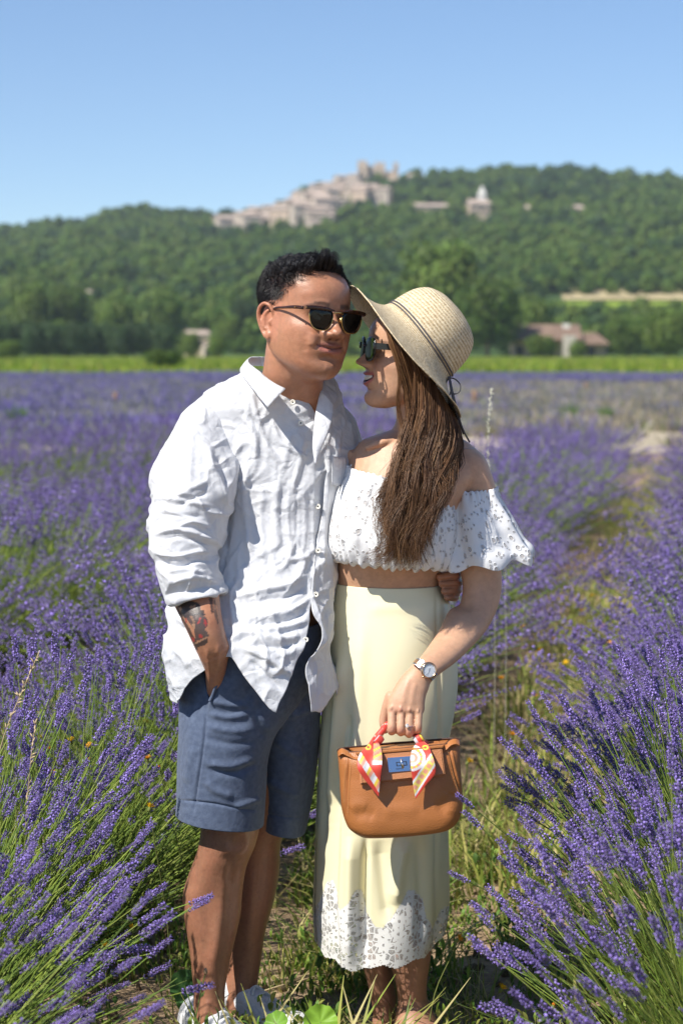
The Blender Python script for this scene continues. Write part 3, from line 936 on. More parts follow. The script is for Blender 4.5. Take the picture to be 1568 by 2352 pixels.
ROW_SLOPE, ROW_GAP, ROW0 = 0.20, 1.95, 1.12
def row_x(k, d): return ROW0 - (.10 * (1 - float(smooth(5.0, 7.5, d))) if k == 0 else 0) + k * ROW_GAP + ROW_SLOPE * (d - 4.4) + (.17 * float(smooth(4.9, 6.2, d)) * (1 - float(smooth(8, 12, d))) if k < 0 else 0)
g = np.random.default_rng(31)
bushes = []
for k in range(-7, 6):
    d = (3.25 if k == 0 else 2.7) + .3 * ((k * 37) % 5) / 5
    while d < 20.5:
        x = row_x(k, d) + .05 * g.normal()
        if abs(x) < .27 * d + 1.0:
            bushes.append((k, d, x))
        d += .62 * (1 + .12 * g.normal()) * (1 if d < 12 else 1.25)
near = [b for b in bushes if (b[0] in (0, -1) and b[1] < 6.3) or (b[0] == -2 and 5.0 < b[1] < 6.6)]
BUSH_LABEL = {0: ('blooming lavender plant in the row beside the woman with the handbag', 'lavender row beside the woman'),
              -1: ('blooming lavender plant in the row beside the man\'s bare legs', 'lavender row beside the man'),
              -2: ('lavender plant in the second row out from the man', 'second lavender row on the man\'s side')}
def blocked(q):
    """inside the space the couple takes up"""
    body_ = (q[..., 0] > -.44) & (q[..., 0] < .37) & (q[..., 1] > -.34) & (q[..., 1] < .34)
    path_ = (q[..., 0] > -.26) & (q[..., 0] < .24) & (q[..., 1] > -1.6) & (q[..., 1] < -.2)
    return (body_ | path_).any(-1)

for (k, d, x) in bushes:
    y = d - CAM_D
    isnear = (k, d, x) in near
    if isnear:
        lab, grp = BUSH_LABEL[k]
    elif k >= 0:
        lab, grp = 'purple lavender plant in the rows stretching back behind the woman', 'lavender rows behind the woman'
    else:
        lab, grp = 'purple lavender plant in the rows stretching back behind the man', 'lavender rows behind the man'
    t = empty('lavender_bush', (x, y, 0.0), lab, 'lavender', grp)
    sc = .92 + .22 * g.random()
    if not isnear:
        t.scale = (sc * 1.15, sc * 1.15, sc); t.rotation_euler[2] = g.random() * 6.28
        st, fl, lv = variants[g.integers(4)]
        link('stems', st, t); o = link('flower_spikes', fl, t); tag(o, kind='stuff'); o = link('leaves', lv, t); tag(o, kind='stuff')
        continue
    h = np.random.default_rng(int(d * 1000) + k)
    tall = {0: .68, -1: .66, -2: .66}[k]
    p = stem_paths(h, 640 if k == 0 else 440, H=tall * sc, maxtilt=1.12 if k == 0 else 1.25, short=.5)
    p = p[~blocked(p + np.array([x, y, 0]))]
    ps = np.concatenate([p, stem_paths(h, 480, H=tall * sc * .85, maxtilt=1.25, short=.45)]); ps = ps[~blocked(ps + np.array([x, y, 0]))]
    sv = stems_mesh(ps, h); o = mobj('stems', sv[0], sv[1], M_stem, t, col=sv[2]); tag(o, kind='stuff')
    lv = leaves_mesh(h, 500); o = mobj('leaves', lv[0], lv[1], M_stem, t, False, col=lv[2]); tag(o, kind='stuff')
    # spikes on the side seen from the path become parts of their own, the rest one mass
    px, py = proj(p[:, -1] + np.array([x, y, 0]))
    vis = (px > -40) & (px < 1610) & (py < 2390)
    order = np.argsort(p[:, -1, 1])          # the ones standing nearest the viewer first
    order = [i for i in order if vis[i]]
    own = set(order[:150])
    rest = [p[i] for i in range(len(p)) if i not in own]
    if rest:
        fv = spikes_joined(rest, h, (.042, .075)); o = mobj('flower_mass', fv[0], fv[1], M_flower, t, False, col=fv[2]); tag(o, kind='stuff')
    for i in own:
        o = link('flower_spike', spike_me[h.integers(6)], t)
        L = .038 + .034 * h.random()
        M = Matrix(orient(p[i, -1] - p[i, -2]).tolist()).to_4x4()
        M = Matrix.Translation(p[i, -1]) @ M @ Matrix.Rotation(h.random() * 6.28, 4, 'Z') @ Matrix.Diagonal((L * .78, L * .78, L, 1))
        o.matrix_local = M

# ---- grass, weeds and straw in the lanes between the rows
GR = [(0.26, .33, .06), (.36, .37, .09), (.16, .25, .05), (.48, .42, .19), (.42, .39, .12)]
lane_src = [src_obj('lane_tuft', mk_mesh('lane_tuft', *tuft(300 + k, 26, .22, .20, .0035, GR, 1.0, .25)[:2], M_blade, False, col=tuft(300 + k, 26, .22, .20, .0035, GR, 1.0, .25)[2])) for k in range(4)]
g = np.random.default_rng(41)
L = []
for k in range(-5, 6):
    for _ in range(460 if k == -1 else 320):
        d = 3.0 + 24 * g.random() ** 1.4
        x = row_x(k, d) + ROW_GAP / 2 + g.normal() * .24
        if abs(x) < .26 * d + .5: L.append((x, d - CAM_D, 0.0))
L = np.array(L); s = .6 + .8 * g.random(len(L))
near_feet = (np.abs(L[:, 0]) < .42) & (np.abs(L[:, 1]) < .4)
s[near_feet] *= .45
instancer('lane_grass', L, np.stack([0*s, 0*s, g.random(len(s))*6.28], -1), np.stack([s, s, s], -1), lane_src, g.integers(0, 4, len(s)),
          'yellowing grass and weeds in the lanes between lavender rows', 'grass')
# clods and bits of straw on the soil
def clod(seed):
    g = np.random.default_rng(seed)
    v, f = ellipsoid((0, 0, 0), (1, .8, .55), None, 8, 6)
    return v * (1 + .3 * noise3(v * 2 + seed)[:, None]), f
clod_src = [src_obj('clod', mk_mesh('clod', *clod(k), M_soil, True)) for k in range(3)]
n = 2600
pts = np.stack([(g.random(n) - .5) * 3.2, -1.3 + 5 * g.random(n) ** 1.5, 0 * g.random(n) + .004], -1)
s = .006 + .018 * g.random(n) ** 3
instancer('soil_clods', pts, g.random((n, 3)) * 6.28, np.stack([s, s, s], -1), clod_src, g.integers(0, 3, n), 'dry clods of earth on the bare soil of the lane', 'soil')
straw_src = [src_obj('straw', mk_mesh('straw', *tube([(-.5, 0, 0), (-.1, .03, .02), (.5, 0, 0)], .014, 4, 5), plain('straw', (.46, .36, .2), .8, .3, 3)))]
n = 1500
pts = np.stack([(g.random(n) - .5) * 3.0, -1.2 + 3.4 * g.random(n), .008 + .02 * g.random(n)], -1)
s = .04 + .09 * g.random(n)
instancer('straw_litter', pts, np.stack([.4*g.normal(size=n), .4*g.normal(size=n), g.random(n)*6.28], -1), np.stack([s, s, s], -1), straw_src, np.zeros(n), 'broken dry stalks lying on the soil', 'straw')

# ---- broad low weeds at the couple's feet
def weed_leaf(seed, L=.05, W=.018):
    g = np.random.default_rng(seed)
    u = np.linspace(0, 1, 6); w = W * np.sin(np.pi * (u * .92 + .06)) ** .8
    z = .4 * L * np.sin(u * 2.2)
    V = np.stack([np.stack([u * L, -w, z], -1), np.stack([u * L, 0 * w, z - .12 * w], -1), np.stack([u * L, w, z], -1)], 1)
    return V.reshape(-1, 3), grid_faces(6, 3)
def weed_plant(seed, n=22):
    g = np.random.default_rng(seed); V, F, C = [], [], []; k = 0
    for i in range(n):
        v, f = weed_leaf(i, .008 + .014 * g.random(), .0016 + .003 * g.random())
        a = g.random() * 6.28; e = .2 + 1.0 * g.random(); z = .06 * g.random() ** 1.5
        Ry = np.array([[math.cos(e), 0, -math.sin(e)], [0, 1, 0], [math.sin(e), 0, math.cos(e)]])
        Rz = np.array([[math.cos(a), -math.sin(a), 0], [math.sin(a), math.cos(a), 0], [0, 0, 1]])
        V.append(v @ Ry.T @ Rz.T + np.array([.01 * g.normal(), .01 * g.normal(), z])); F.append(f + k); k += len(v)
        C.append(np.tile(np.array([(.13, .25, .04), (.22, .33, .05), (.10, .19, .04), (.30, .32, .08)][g.integers(4)]) * (.7 + .6 * g.random()), (len(v), 1)))
    return np.concatenate(V), np.concatenate(F), np.concatenate(C)
weed_src = [src_obj('weed', mk_mesh('weed', *weed_plant(k)[:2], M_blade, True, col=weed_plant(k)[2])) for k in range(4)]
n = 900
pts = np.stack([-.75 + 1.7 * g.random(n), -.5 + 2.6 * g.random(n) ** 1.2, 0 * g.random(n)], -1)
pts = pts[(fbm(pts * 3.0, 2) > -.12)]
n = len(pts); s = .7 + 1.0 * g.random(n)
instancer('low_weeds', pts, np.stack([0*s, 0*s, g.random(n)*6.28], -1), np.stack([s, s, s], -1), weed_src, g.integers(0, 4, n), 'low green weeds on the earth around the couple\'s feet', 'weeds')
# ------------------------------------------------------------------ wild flowers, stalks, leaves, a snail
M_green_stem = leafy('wild_stem', (1, 1, 1), .3)
M_petal = leafy('yellow_petal', (1, 1, 1), .25, .6)
M_leafbroad = leafy('mallow_leaf', (1, 1, 1), .35, .45)
def flower_head(col, bud=False):
    V, F, C = [], [], []; n = 0
    v, f = ellipsoid((0, 0, -.004), (.0045, .0045, .007), None, 8, 6); V.append(v); F += [tuple(q) for q in f]; C.append(np.tile((.22, .26, .07), (len(v), 1))); n = len(v)
    m = 9 if bud else 18
    for k in range(m):
        a = 6.283 * k / m; L = (.006 if bud else .012); e = 1.2 if bud else .35 + .25 * (k % 3)
        d = np.array([math.cos(a) * math.cos(e), math.sin(a) * math.cos(e), math.sin(e)]); s = np.array([-math.sin(a), math.cos(a), 0]) * .0022
        b = np.array([0, 0, .001])
        V.append(np.array([b - s * .4, b + s * .4, b + d * L + s, b + d * L * 1.1, b + d * L - s])); F.append((n, n+1, n+2, n+3, n+4)); n += 5
        C.append(np.tile(np.array(col) * (.8 + .4 * random.random()), (5, 1)))
    v, f = ellipsoid((0, 0, .003), (.005, .005, .003), None, 8, 5); V.append(v); F += [tuple(int(i) + n for i in q) for q in f]; C.append(np.tile(np.array(col) * .8, (len(v), 1)))
    return np.concatenate(V), F, np.concatenate(C)
fh = [mk_mesh('flower_head', *flower_head(c, b)[:2], M_petal, False, col=flower_head(c, b)[2]) for c, b in (((.80, .50, .015), False), ((.78, .36, .02), False), ((.75, .25, .02), True))]
def wildflower(vx, vy, z, kind, label, group, s=1.0, D=None):
    D = D or FPX * (CAM_H - z) / (vy - HOR)
    p = P(vx, vy, D - CAM_D)
    g = np.random.default_rng(int(vx * 7 + vy))
    b = np.array([p[0] + .08 * g.normal(), p[1] + .05 + .05 * g.normal(), 0.0])
    t = empty('wildflower', b, label, 'flower', group)
    path = catmull([(0, 0, 0), tuple((p - b) * np.array([.3, .3, .5])), tuple((p - b) * np.array([.8, .8, .85])), tuple(p - b)], 10)
    v, f = tube(path, np.linspace(.0018, .0011, 10), 5); mobj('stem', v, f, M_green_stem, t, col=np.tile((.24, .28, .09), (len(v), 1)))
    o = link('flower_head', fh[kind], t); o.location = p - b; o.scale = (s, s, s); o.rotation_euler = (.5 * g.normal() - .3, .4 * g.normal(), g.random() * 6)
for i, (x, y) in enumerate([(1241, 1494), (1385, 1440), (1198, 1440), (1306, 1305), (1421, 1317), (1335, 1404), (1298, 1524), (1176, 1689), (1075, 1750), (1345, 1300), (1375, 1310), (1440, 1250), (1480, 1215), (1500, 1160), (1260, 1560), (1225, 1600), (1360, 1370), (1400, 1480), (1275, 1465), (1150, 1560), (1190, 1530), (1460, 1330), (1255, 1420), (1320, 1450)]):
    wildflower(x, y, .30, i % 2, 'yellow wildflower in the grassy lane behind the woman', 'yellow flowers in the lane behind the woman', 1.1)
wildflower(1151, 2271, .12, 0, 'bright yellow flower low at the foot of the lavender beside the skirt hem', None, 1.0)
wildflower(1270, 2310, .14, 2, 'orange bud low in the lavender past the yellow flower', None, 1.0)
wildflower(1052, 2157, .2, 1, 'orange-yellow flower just beside the lace hem', None, .9, D=4.05)
for i, (x, y) in enumerate([(164, 1702), (208, 1714), (272, 1660), (333, 1660), (118, 1777), (206, 1745), (322, 1750), (339, 1743), (365, 1762), (344, 1855), (96, 1695), (112, 1720)]):
    wildflower(x, y, .52, (0, 1, 2)[i % 3], 'orange-yellow wildflower among the lavender on the man\'s side', 'wildflowers among the lavender on the man\'s side', .85)
for i, (x, y) in enumerate([(238, 2172), (298, 2130), (205, 2085)]):
    wildflower(x, y, .25, 0, 'yellow flower low in the lavender by the man\'s legs', 'yellow flowers by the man\'s legs', .8)
M_dry = plain('dry_stalk', (.50, .38, .22), .8, .2, 30)
M_oat = plain('pale_oat', (.62, .60, .46), .8, .1, 30)
def stalk(pts, Ys, ears, label, mat=M_dry, r=.0013, n_ear=26):
    p = np.array([P(a, b, Y) for (a, b), Y in zip(pts, Ys)]); b = p[0].copy(); b[2] = 0
    p = np.concatenate([b[None], p]); q = catmull(p, 30)
    t = empty('grass_stalk', b, label, 'grass')
    v, f = tube(q - b, np.linspace(r * 1.2, r * .6, 30), 5); mobj('stem', v, f, mat, t, col=np.tile((.22, .28, .10), (len(v), 1)))
    g = np.random.default_rng(abs(int(pts[0][0]))); mb = MB()
    for k in range(n_ear):
        u = 1 - ears * g.random(); uu = min(28.99, u * 29); i_ = int(uu); c = q[i_] * (1 - uu + i_) + q[i_ + 1] * (uu - i_) - b; d = q[-1] - q[-4]; d /= np.linalg.norm(d)
        a = d + .5 * g.normal(size=3); a /= np.linalg.norm(a); mb.add(*tube([c, c + a * .006, c + a * .013], [.0005, .0019 if mat is not M_oat else .0013, .0003], 5))
    tag(mb.build('seed_head', mat, t), kind='stuff')
stalk([(-30, 1900), (10, 1690), (55, 1580), (92, 1494)], [-.30, -.30, -.31, -.32], .2, 'dry straw-coloured grass stalk arching over the lavender on the man\'s side')
stalk([(60, 1900), (70, 1760), (78, 1690), (86, 1650)], [-.1, -.1, -.1, -.1], .25, 'shorter dry grass stalk beside the arching one')
stalk([(1135, 1400), (1128, 1180), (1120, 1040), (1122, 960), (1128, 895)], [2.2, 2.2, 2.2, 2.2, 2.2], .30, 'tall pale oat grass rising behind the woman\'s bare shoulder', M_oat, .0006, 120)
stalk([(1160, 1400), (1150, 1180), (1125, 1090), (1110, 1050)], [2.3, 2.3, 2.3, 2.3], .25, 'pale oat grass bending behind the woman\'s shoulder', M_oat, .0006, 70)
# long-stemmed bud before the man's shin
p = np.array([P(a, b, -.33) for a, b in [(443, 2420), (447, 2352), (455, 2310), (465, 2262), (472, 2236)]]); b = p[0].copy(); b[2] = 0
t = empty('wild_stem', b, 'thin green stem with a pinkish bud in front of the man\'s shin', 'plant')
q = catmull(p, 20) - b; v, f = tube(q, np.linspace(.002, .001, 20), 6); mobj('stem', v, f, M_green_stem, t, col=np.tile((.26, .32, .10), (len(v), 1)))
v, f = ellipsoid(q[-1] + np.array([.0005, 0, .004]), (.004, .004, .0075), None, 10, 8); mobj('bud', v, f, M_petal, t, col=np.tile((.55, .36, .22), (len(v), 1)))
for k, (i, sg) in enumerate(((16, -1), (13, 1), (9, -1))):
    c = q[i]; v = np.array([c, c + (sg * .008, -.002, .006), c + (sg * .011, -.002, .016), c + (sg * .003, 0, .01)]); mobj('leaf', v, [(0, 1, 2, 3)], M_green_stem, t, col=np.tile((.26, .34, .10), (4, 1)))
def round_leaf(name, vx, vy, Y, R, tilt, roll, col, label, base_dy=.10):
    c = P(vx, vy, Y); b = np.array([c[0] + .02, c[1] + .03, 0])
    t = empty('mallow', b, label, 'plant')
    u = np.linspace(0, 2 * np.pi, 60, endpoint=False)
    rad = R * (1 + .05 * np.abs(np.sin(u * 8)) - .28 * np.exp(-((u - 4.71) / .28) ** 2))
    V = [np.zeros(3)]; F = []
    for k in range(1, 7):
        rr = rad * k / 6
        V += [np.array([math.cos(a) * r, math.sin(a) * r, .22 * R * (k / 6) ** 2 * math.cos(7 * a) * .5 + .25 * r * (k / 6)]) for a, r in zip(u, rr)]
    for i in range(60): F.append((0, 1 + i, 1 + (i + 1) % 60))
    for k in range(5):
        for i in range(60): F.append((1 + k*60 + i, 1 + (k+1)*60 + i, 1 + (k+1)*60 + (i+1) % 60, 1 + k*60 + (i+1) % 60))
    V = np.array(V); Rm = np.array(Matrix.Rotation(roll, 3, 'Z') @ Matrix.Rotation(tilt, 3, 'X'))
    V = V @ Rm.T + (c - b)
    o = mobj('leaf', V, F, M_leafbroad, t, col=np.tile(np.array(col), (len(V), 1)) * (1 + .25 * fbm(V * 90, 2))[:, None])
    v, f = tube([(0, 0, 0), tuple((c - b) * .5 + np.array([.01, 0, 0])), tuple(c - b)], .0016, 6, 10); mobj('stem', v, f, M_green_stem, t, col=np.tile((.2, .28, .08), (len(v), 1)))
round_leaf('leaf', 735, 2348, -.42, .032, 1.0, .1, (.26, .46, .05), 'broad bright green scalloped leaf on the ground before the couple')
round_leaf('leaf', 636, 2352, -.40, .024, .9, -.5, (.22, .42, .06), 'small bright leaf over the tip of the white sneaker')
round_leaf('leaf', 424, 2268, -.02, .036, 1.1, .5, (.07, .17, .05), 'dark green broad leaf beside the man\'s ankle')
round_leaf('leaf', 440, 2300, .0, .030, .9, -.3, (.08, .19, .05), 'lower dark green leaf beside the man\'s ankle')
# the snail on the lavender
a = np.linspace(0, 6.283 * 3.2, 90); r = .0062 * np.exp(-a * .11); c = P(1312, 2036, -.12)
ctr = np.stack([np.cos(a) * r, -.004 + .0035 * a / 20, np.sin(a) * r], -1); v, f = tube(ctr, r * .55 + .0004, 10)
sn = mobj('snail', v, f, plain('snail_shell', (.72, .69, .62), .5, .12, 300)); sn.location = c
tag(sn, 'tiny white spiral snail shell on a lavender stem', 'snail')
# ------------------------------------------------------------------ people: shared builders
def head_rot(yaw, pitch, roll):
    B = np.array([[1, 0, 0], [0, -1, 0], [0, 0, 1]], float)
    cp, sp = math.cos(pitch), math.sin(pitch)
    Rp = np.array([[1, 0, 0], [0, cp, -sp], [0, sp, cp]])
    cr, sr = math.cos(roll), math.sin(roll)
    Rr = np.array([[cr, 0, sr], [0, 1, 0], [-sr, 0, cr]])
    cy, sy = math.cos(yaw), math.sin(yaw)
    Ry = np.array([[cy, -sy, 0], [sy, cy, 0], [0, 0, 1]])
    return Ry @ Rr @ B @ Rp

class Frame:
    """head frame: local centimetres (x sideways, y forward, z up from the chin) <-> world"""
    def __init__(s, yaw, pitch, roll, scale, t):
        s.R = head_rot(math.radians(yaw), math.radians(pitch), math.radians(roll)); s.k = scale / 100; s.t = np.array(t)
    def w(s, p): return np.asarray(p, float) * s.k @ s.R.T + s.t
    def l(s, p): return (np.asarray(p, float) - s.t) @ s.R / s.k
    def dirw(s, d): return np.asarray(d, float) @ s.R.T

def gb(x, z, cx, cz, sx, sz): return np.exp(-((x - cx) / sx) ** 2 - ((z - cz) / sz) ** 2)

def head_local(T, feat, nth=150, nz=150):
    """T columns: z, front, back, halfwidth, centre, front exponent"""
    T = np.asarray(T, float)
    zz = np.linspace(0, 1, nz)
    zs = T[0, 0] + (T[-1, 0] - T[0, 0]) * (0.5 - 0.5 * np.cos(np.pi * (0.04 + 0.96 * zz))) / (0.5 - 0.5 * np.cos(np.pi))
    zs[0] = T[0, 0]; zs[-1] = T[-1, 0]
    S = catmull_z(T, zs)
    th = np.linspace(0, 2 * np.pi, nth, endpoint=False)
    th = th + 0.28 * np.sin(2 * (th - np.pi / 2)) * 0 
    c, s = np.cos(th), np.sin(th)
    V = []
    for z, F, Bk, W, C, e in S:
        x = np.sign(c) * np.abs(c) ** (2 / e) * W
        y = np.where(s > 0, C + np.abs(s) ** (2 / e) * (F - C), C - np.abs(s) ** (2 / 2.1) * (C - Bk))
        V.append(np.stack([x, y, 0 * x + z], -1))
    V = np.array(V)
    front = np.clip(s, 0, 1)[None, :]
    x, y, z = V[..., 0], V[..., 1], V[..., 2]
    dy, dx, dz = feat(x, y, z)
    w = smooth(0.0, 0.5, front + 0 * x)
    V = V + np.stack([dx * w, dy * w, dz * w], -1)
    k = nth * nz
    vv = np.concatenate([V.reshape(-1, 3), V[0].mean(0)[None], V[-1].mean(0)[None]])
    f = [tuple(q) for q in grid_faces(nz, nth, True)]
    f += [(k, (i + 1) % nth, i) for i in range(nth)] + [(k + 1, (nz - 1) * nth + i, (nz - 1) * nth + (i + 1) % nth) for i in range(nth)]
    return vv, f

def catmull_z(T, zs):
    out = [zs]
    z = T[:, 0]
    h = np.diff(z)
    for j in range(1, T.shape[1]):
        y = T[:, j]; d = np.diff(y) / h
        m = np.zeros(len(y)); m[0] = d[0]; m[-1] = d[-1]
        for i in range(1, len(y) - 1):
            w = h[i-1] / (h[i-1] + h[i]); m[i] = d[i-1] * (1 - w) + d[i] * w
        i = np.clip(np.searchsorted(z, zs, side='right') - 1, 0, len(z) - 2)
        u = (zs - z[i]) / h[i]; H = h[i]
        out.append((2*u**3-3*u**2+1)*y[i] + (u**3-2*u**2+u)*H*m[i] + (-2*u**3+3*u**2)*y[i+1] + (u**3-u**2)*H*m[i+1])
    return np.stack(out, -1)

def ear_local(side, zc=10.4, yc=-0.9, x0=7.0, s=1.0):
    """outer ear in head centimetres: helix rim, inner fold, bowl, lobe"""
    mb = MB()
    def q(pts):   # (y, z, out)
        return [(side * (x0 + o * s), yc + a * s, zc + b * s) for a, b, o in pts]
    mb.add(*tube(q([(.9, .9, .35), (.95, 2.0, .75), (.3, 2.9, 1.15), (-.8, 3.1, 1.45), (-1.75, 2.3, 1.65), (-2.0, .9, 1.6), (-1.7, -.6, 1.35), (-1.1, -1.9, 1.0), (-.3, -2.9, .75)]),
                  [.30, .34, .36, .38, .40, .38, .34, .34, .36], 10, 36, up=(1, 0, 0)))
    mb.add(*tube(q([(-.1, 2.1, .75), (-.75, 1.4, .95), (-1.0, .3, 1.0), (-.8, -.8, .9), (-.2, -1.5, .7)]), [.22, .30, .34, .32, .28], 8, 20, up=(1, 0, 0)))
    mb.add(*tube(q([(.75, -.7, .35), (.55, -.1, .75), (.8, .5, .45)]), [.3, .36, .3], 8, 10, up=(1, 0, 0)))
    v, f = ellipsoid((0, 0, 0), (.34, 1.45, 2.7)); a = side * .42
    R = np.array([[math.cos(a), -math.sin(a), 0], [math.sin(a), math.cos(a), 0], [0, 0, 1]])
    mb.add(v * s @ R.T + np.array(q([(-.55, .25, .42)])[0]), f)
    v, f = ellipsoid((0, 0, 0), (.42, .78, .85)); mb.add(v * s + np.array(q([(.05, -2.45, .55)])[0]), f)
    v, f = ellipsoid((0, 0, 0), (.6, .8, 1.6)); mb.add(v * s + np.array(q([(.5, .0, -.1)])[0]), f)
    return mb

def hand_chain(mb, pts, rads, sides=12, n=16):
    v, f = tube(pts, rads, sides, n); mb.add(v, f)
    for p, r in ((pts[0], rads[0]), (pts[-1], rads[-1])):
        mb.add(*ellipsoid(p, (r, r, r), None, 12, 8))

def skin_mat(name, rough=0.45, sss=0.12):
    m, nt, b = new_mat(name)
    at = N(nt, 'ShaderNodeAttribute', attribute_name='col')
    t = tex_noise(nt, 55, 5, .6)
    c = mix(nt, 1.0, at.outputs[0], ramp(nt, [(.25, (.90, .88, .87)), (.5, (1, 1, 1)), (.75, (1.07, 1.06, 1.05))], t.outputs[0]).outputs[0], 'MULTIPLY')
    t3 = tex_noise(nt, 9, 3, .5)
    c = mix(nt, 1.0, c, ramp(nt, [(.3, (.95, .90, .88)), (.7, (1.05, 1.03, 1.03))], t3.outputs[0]).outputs[0], 'MULTIPLY')
    nt.links.new(c, b.inputs['Base Color'])
    b.inputs['Roughness'].default_value = rough
    b.inputs['Specular IOR Level'].default_value = 0.42
    b.inputs['Subsurface Weight'].default_value = sss
    b.inputs['Subsurface Radius'].default_value = (1.0, .4, .2)
    b.inputs['Subsurface Scale'].default_value = .006
    t2 = tex_noise(nt, 420, 3, .6)
    bump(nt, b, t2.outputs[0], .42, .0014)
    return m

def strand_mesh(paths, r0, r1, cols, sides=3):
    """many hair strands: paths (n,k,3)"""
    n, k, _ = paths.shape
    t = np.gradient(paths, axis=1); t /= np.maximum(np.linalg.norm(t, axis=2), 1e-9)[..., None]
    a = np.cross(t, np.array([.25, .93, .27])); a /= np.maximum(np.linalg.norm(a, axis=2), 1e-9)[..., None]; b = np.cross(a, t)
    th = np.linspace(0, 2*np.pi, sides, endpoint=False)
    rr = (np.linspace(0, 1, k)[None, :] * (r1 - r0)[:, None] + r0[:, None])[:, :, None, None]
    v = paths[:, :, None] + rr * (np.cos(th)[None, None, :, None] * a[:, :, None] + np.sin(th)[None, None, :, None] * b[:, :, None])
    f = (grid_faces(k, sides, True)[None] + (np.arange(n) * k * sides)[:, None, None]).reshape(-1, 4)
    return v.reshape(-1, 3), f, cols.repeat(k * sides, 0)

def hair_mat(name, rough=.38, spec=.6):
    m, nt, b = new_mat(name)
    at = N(nt, 'ShaderNodeAttribute', attribute_name='col')
    nt.links.new(at.outputs[0], b.inputs['Base Color'])
    b.inputs['Roughness'].default_value = rough; b.inputs['Specular IOR Level'].default_value = spec
    return m

# ================================================================== the man
FM = Frame(36.9, -2.0, 5.0, 1.074, (-.0876, -.05, 1.4065))
man = empty('person', (-.18, .0, 0), 'man in open white linen shirt, blue shorts and sunglasses, one hand in his pocket', 'person')
TM = [(0.1, 8.2, 5.0, 1.6, 6.7, 2.0), (0.6, 9.0, 3.2, 3.0, 5.4, 2.05), (1.5, 9.5, 1.2, 4.4, 4.0, 2.1), (2.6, 9.6, -.8, 5.5, 2.6, 2.2), (4.0, 9.35, -3.0, 6.4, 1.6, 2.25), (5.5, 9.45, -4.6, 6.95, 1.0, 2.3),
      (7.0, 9.5, -6.0, 7.3, .8, 2.35), (8.5, 9.35, -7.2, 7.5, .4, 2.38), (10, 9.2, -8.2, 7.55, -.1, 2.38), (12, 9.0, -9.2, 7.45, -.6, 2.35), (14, 9.35, -9.9, 7.4, -.8, 2.35),
      (16, 9.45, -10.2, 7.55, -1, 2.25), (18, 8.9, -9.8, 7.5, -1, 2.15), (20, 7.3, -8.6, 6.7, -1, 2.1), (21.5, 5.3, -6.8, 5.2, -1, 2), (22.6, 2.7, -4.2, 3.0, -.9, 2), (23, .4, -1.4, .6, -.5, 2)]
def feat_man(x, y, z):
    ax = np.abs(x)
    dy = 0 * x
    # nose
    br = np.interp(z, [7.6, 8.1, 8.8, 9.5, 10.6, 12.2, 13.4], [0, .9, 2.7, 3.0, 2.15, 1.0, 0])
    wd = np.interp(z, [7.6, 8.3, 9.2, 10.5, 13], [1.5, 1.5, 1.4, 1.05, .8])
    dy += br * np.exp(-(x / wd) ** 2)
    dy += 1.45 * (gb(ax, z, 1.7, 8.8, .75, .8))
    dy -= .5 * gb(ax, z, .75, 7.85, .45, .35)
    # sockets, brow, cheeks
    dy -= .75 * gb(ax, z, 3.1, 11.8, 1.5, 1.0)
    dy += .35 * gb(ax, z, 2.8, 13.6, 2.4, .7)
    dy += .45 * gb(ax, z, 4.4, 9.4, 1.7, 1.4)
    # muzzle, lips
    dy += .32 * gb(x, z, 0, 6.3, 3.2, 1.9)
    dy += .28 * gb(x, z, 0, 6.8, 2.0, .35) + .55 * gb(x, z, 0, 5.55, 1.8, .45)
    zl = 6.2 + .085 * ax ** 1.6
    dy -= .75 * np.exp(-((z - zl) / .2) ** 2) * np.exp(-(x / 2.8) ** 4)
    dy -= .30 * gb(ax, z, 2.95, 6.75, .5, .5)
    dy -= .18 * gb(x, z, 0, 7.6, .3, .5)
    dy -= .38 * gb(x, z, 0, 4.35, 2.0, .5)
    dy += .30 * gb(x, z, 0, 2.2, 1.7, 1.2)
    # smile folds and full cheeks
    nl = 1.9 + (8.9 - z) * .55
    dy -= .22 * np.exp(-((ax - nl) / .5) ** 2) * smooth(5.2, 6.4, z) * (1 - smooth(8.4, 9.2, z))
    dy -= .10 * gb(ax, z, 2.65, 8.9, .5, .6)
    dy += .35 * gb(ax, z, 4.0, 7.0, 1.3, 1.6)
    dx = np.sign(x) * (.25 * gb(ax, z, 6.2, 9.6, 2, 1.6))
    return dy, dx, 0 * x
hv, hf = head_local(TM, feat_man)
body = MB()
body.add(FM.w(hv), hf)
for sd in (-1, 1):
    ev, ef = ear_local(sd, 10.4, -.7, 7.0, 1.06).data(); body.add(FM.w(ev), ef)
z2 = lambda x, y: Z2([(x, y)])[0]
def rows2(R): return [(*z2(a, b), *z2(c, d), YL, YR, dp) for (a, b, c, d, YL, YR, dp) in R]
# neck
body.add(*limb([(618, 745, 740, 800, -.02, -.02, .058), (611, 800, 745, 856, -.02, -.03, .068), (605, 840, 742, 892, -.012, -.02, .070), (597, 880, 742, 922, .005, .0, .066), (588, 925, 748, 957, .035, .035, .058)], 20, 40))
v, f = ellipsoid((0, 0, 0), (4.2, 4.2, 2.3)); body.add(FM.w(v + np.array([0, 3.2, 1.9])), f)
# trunk under the shirt
body.add(*limb([(590, 880, 735, 885, .02, .03, .05), (545, 905, 755, 915, .02, .05, .072), (490, 945, 772, 955, .01, .06, .082), (465, 1000, 785, 1000, .01, .06, .09), (480, 1120, 785, 1120, .01, .06, .095),
                (480, 1250, 765, 1250, .01, .05, .098), (465, 1400, 740, 1400, .01, .03, .105), (460, 1520, 725, 1520, .01, .03, .11), (465, 1600, 715, 1600, 0.01, .04, .10)], 40, 44))
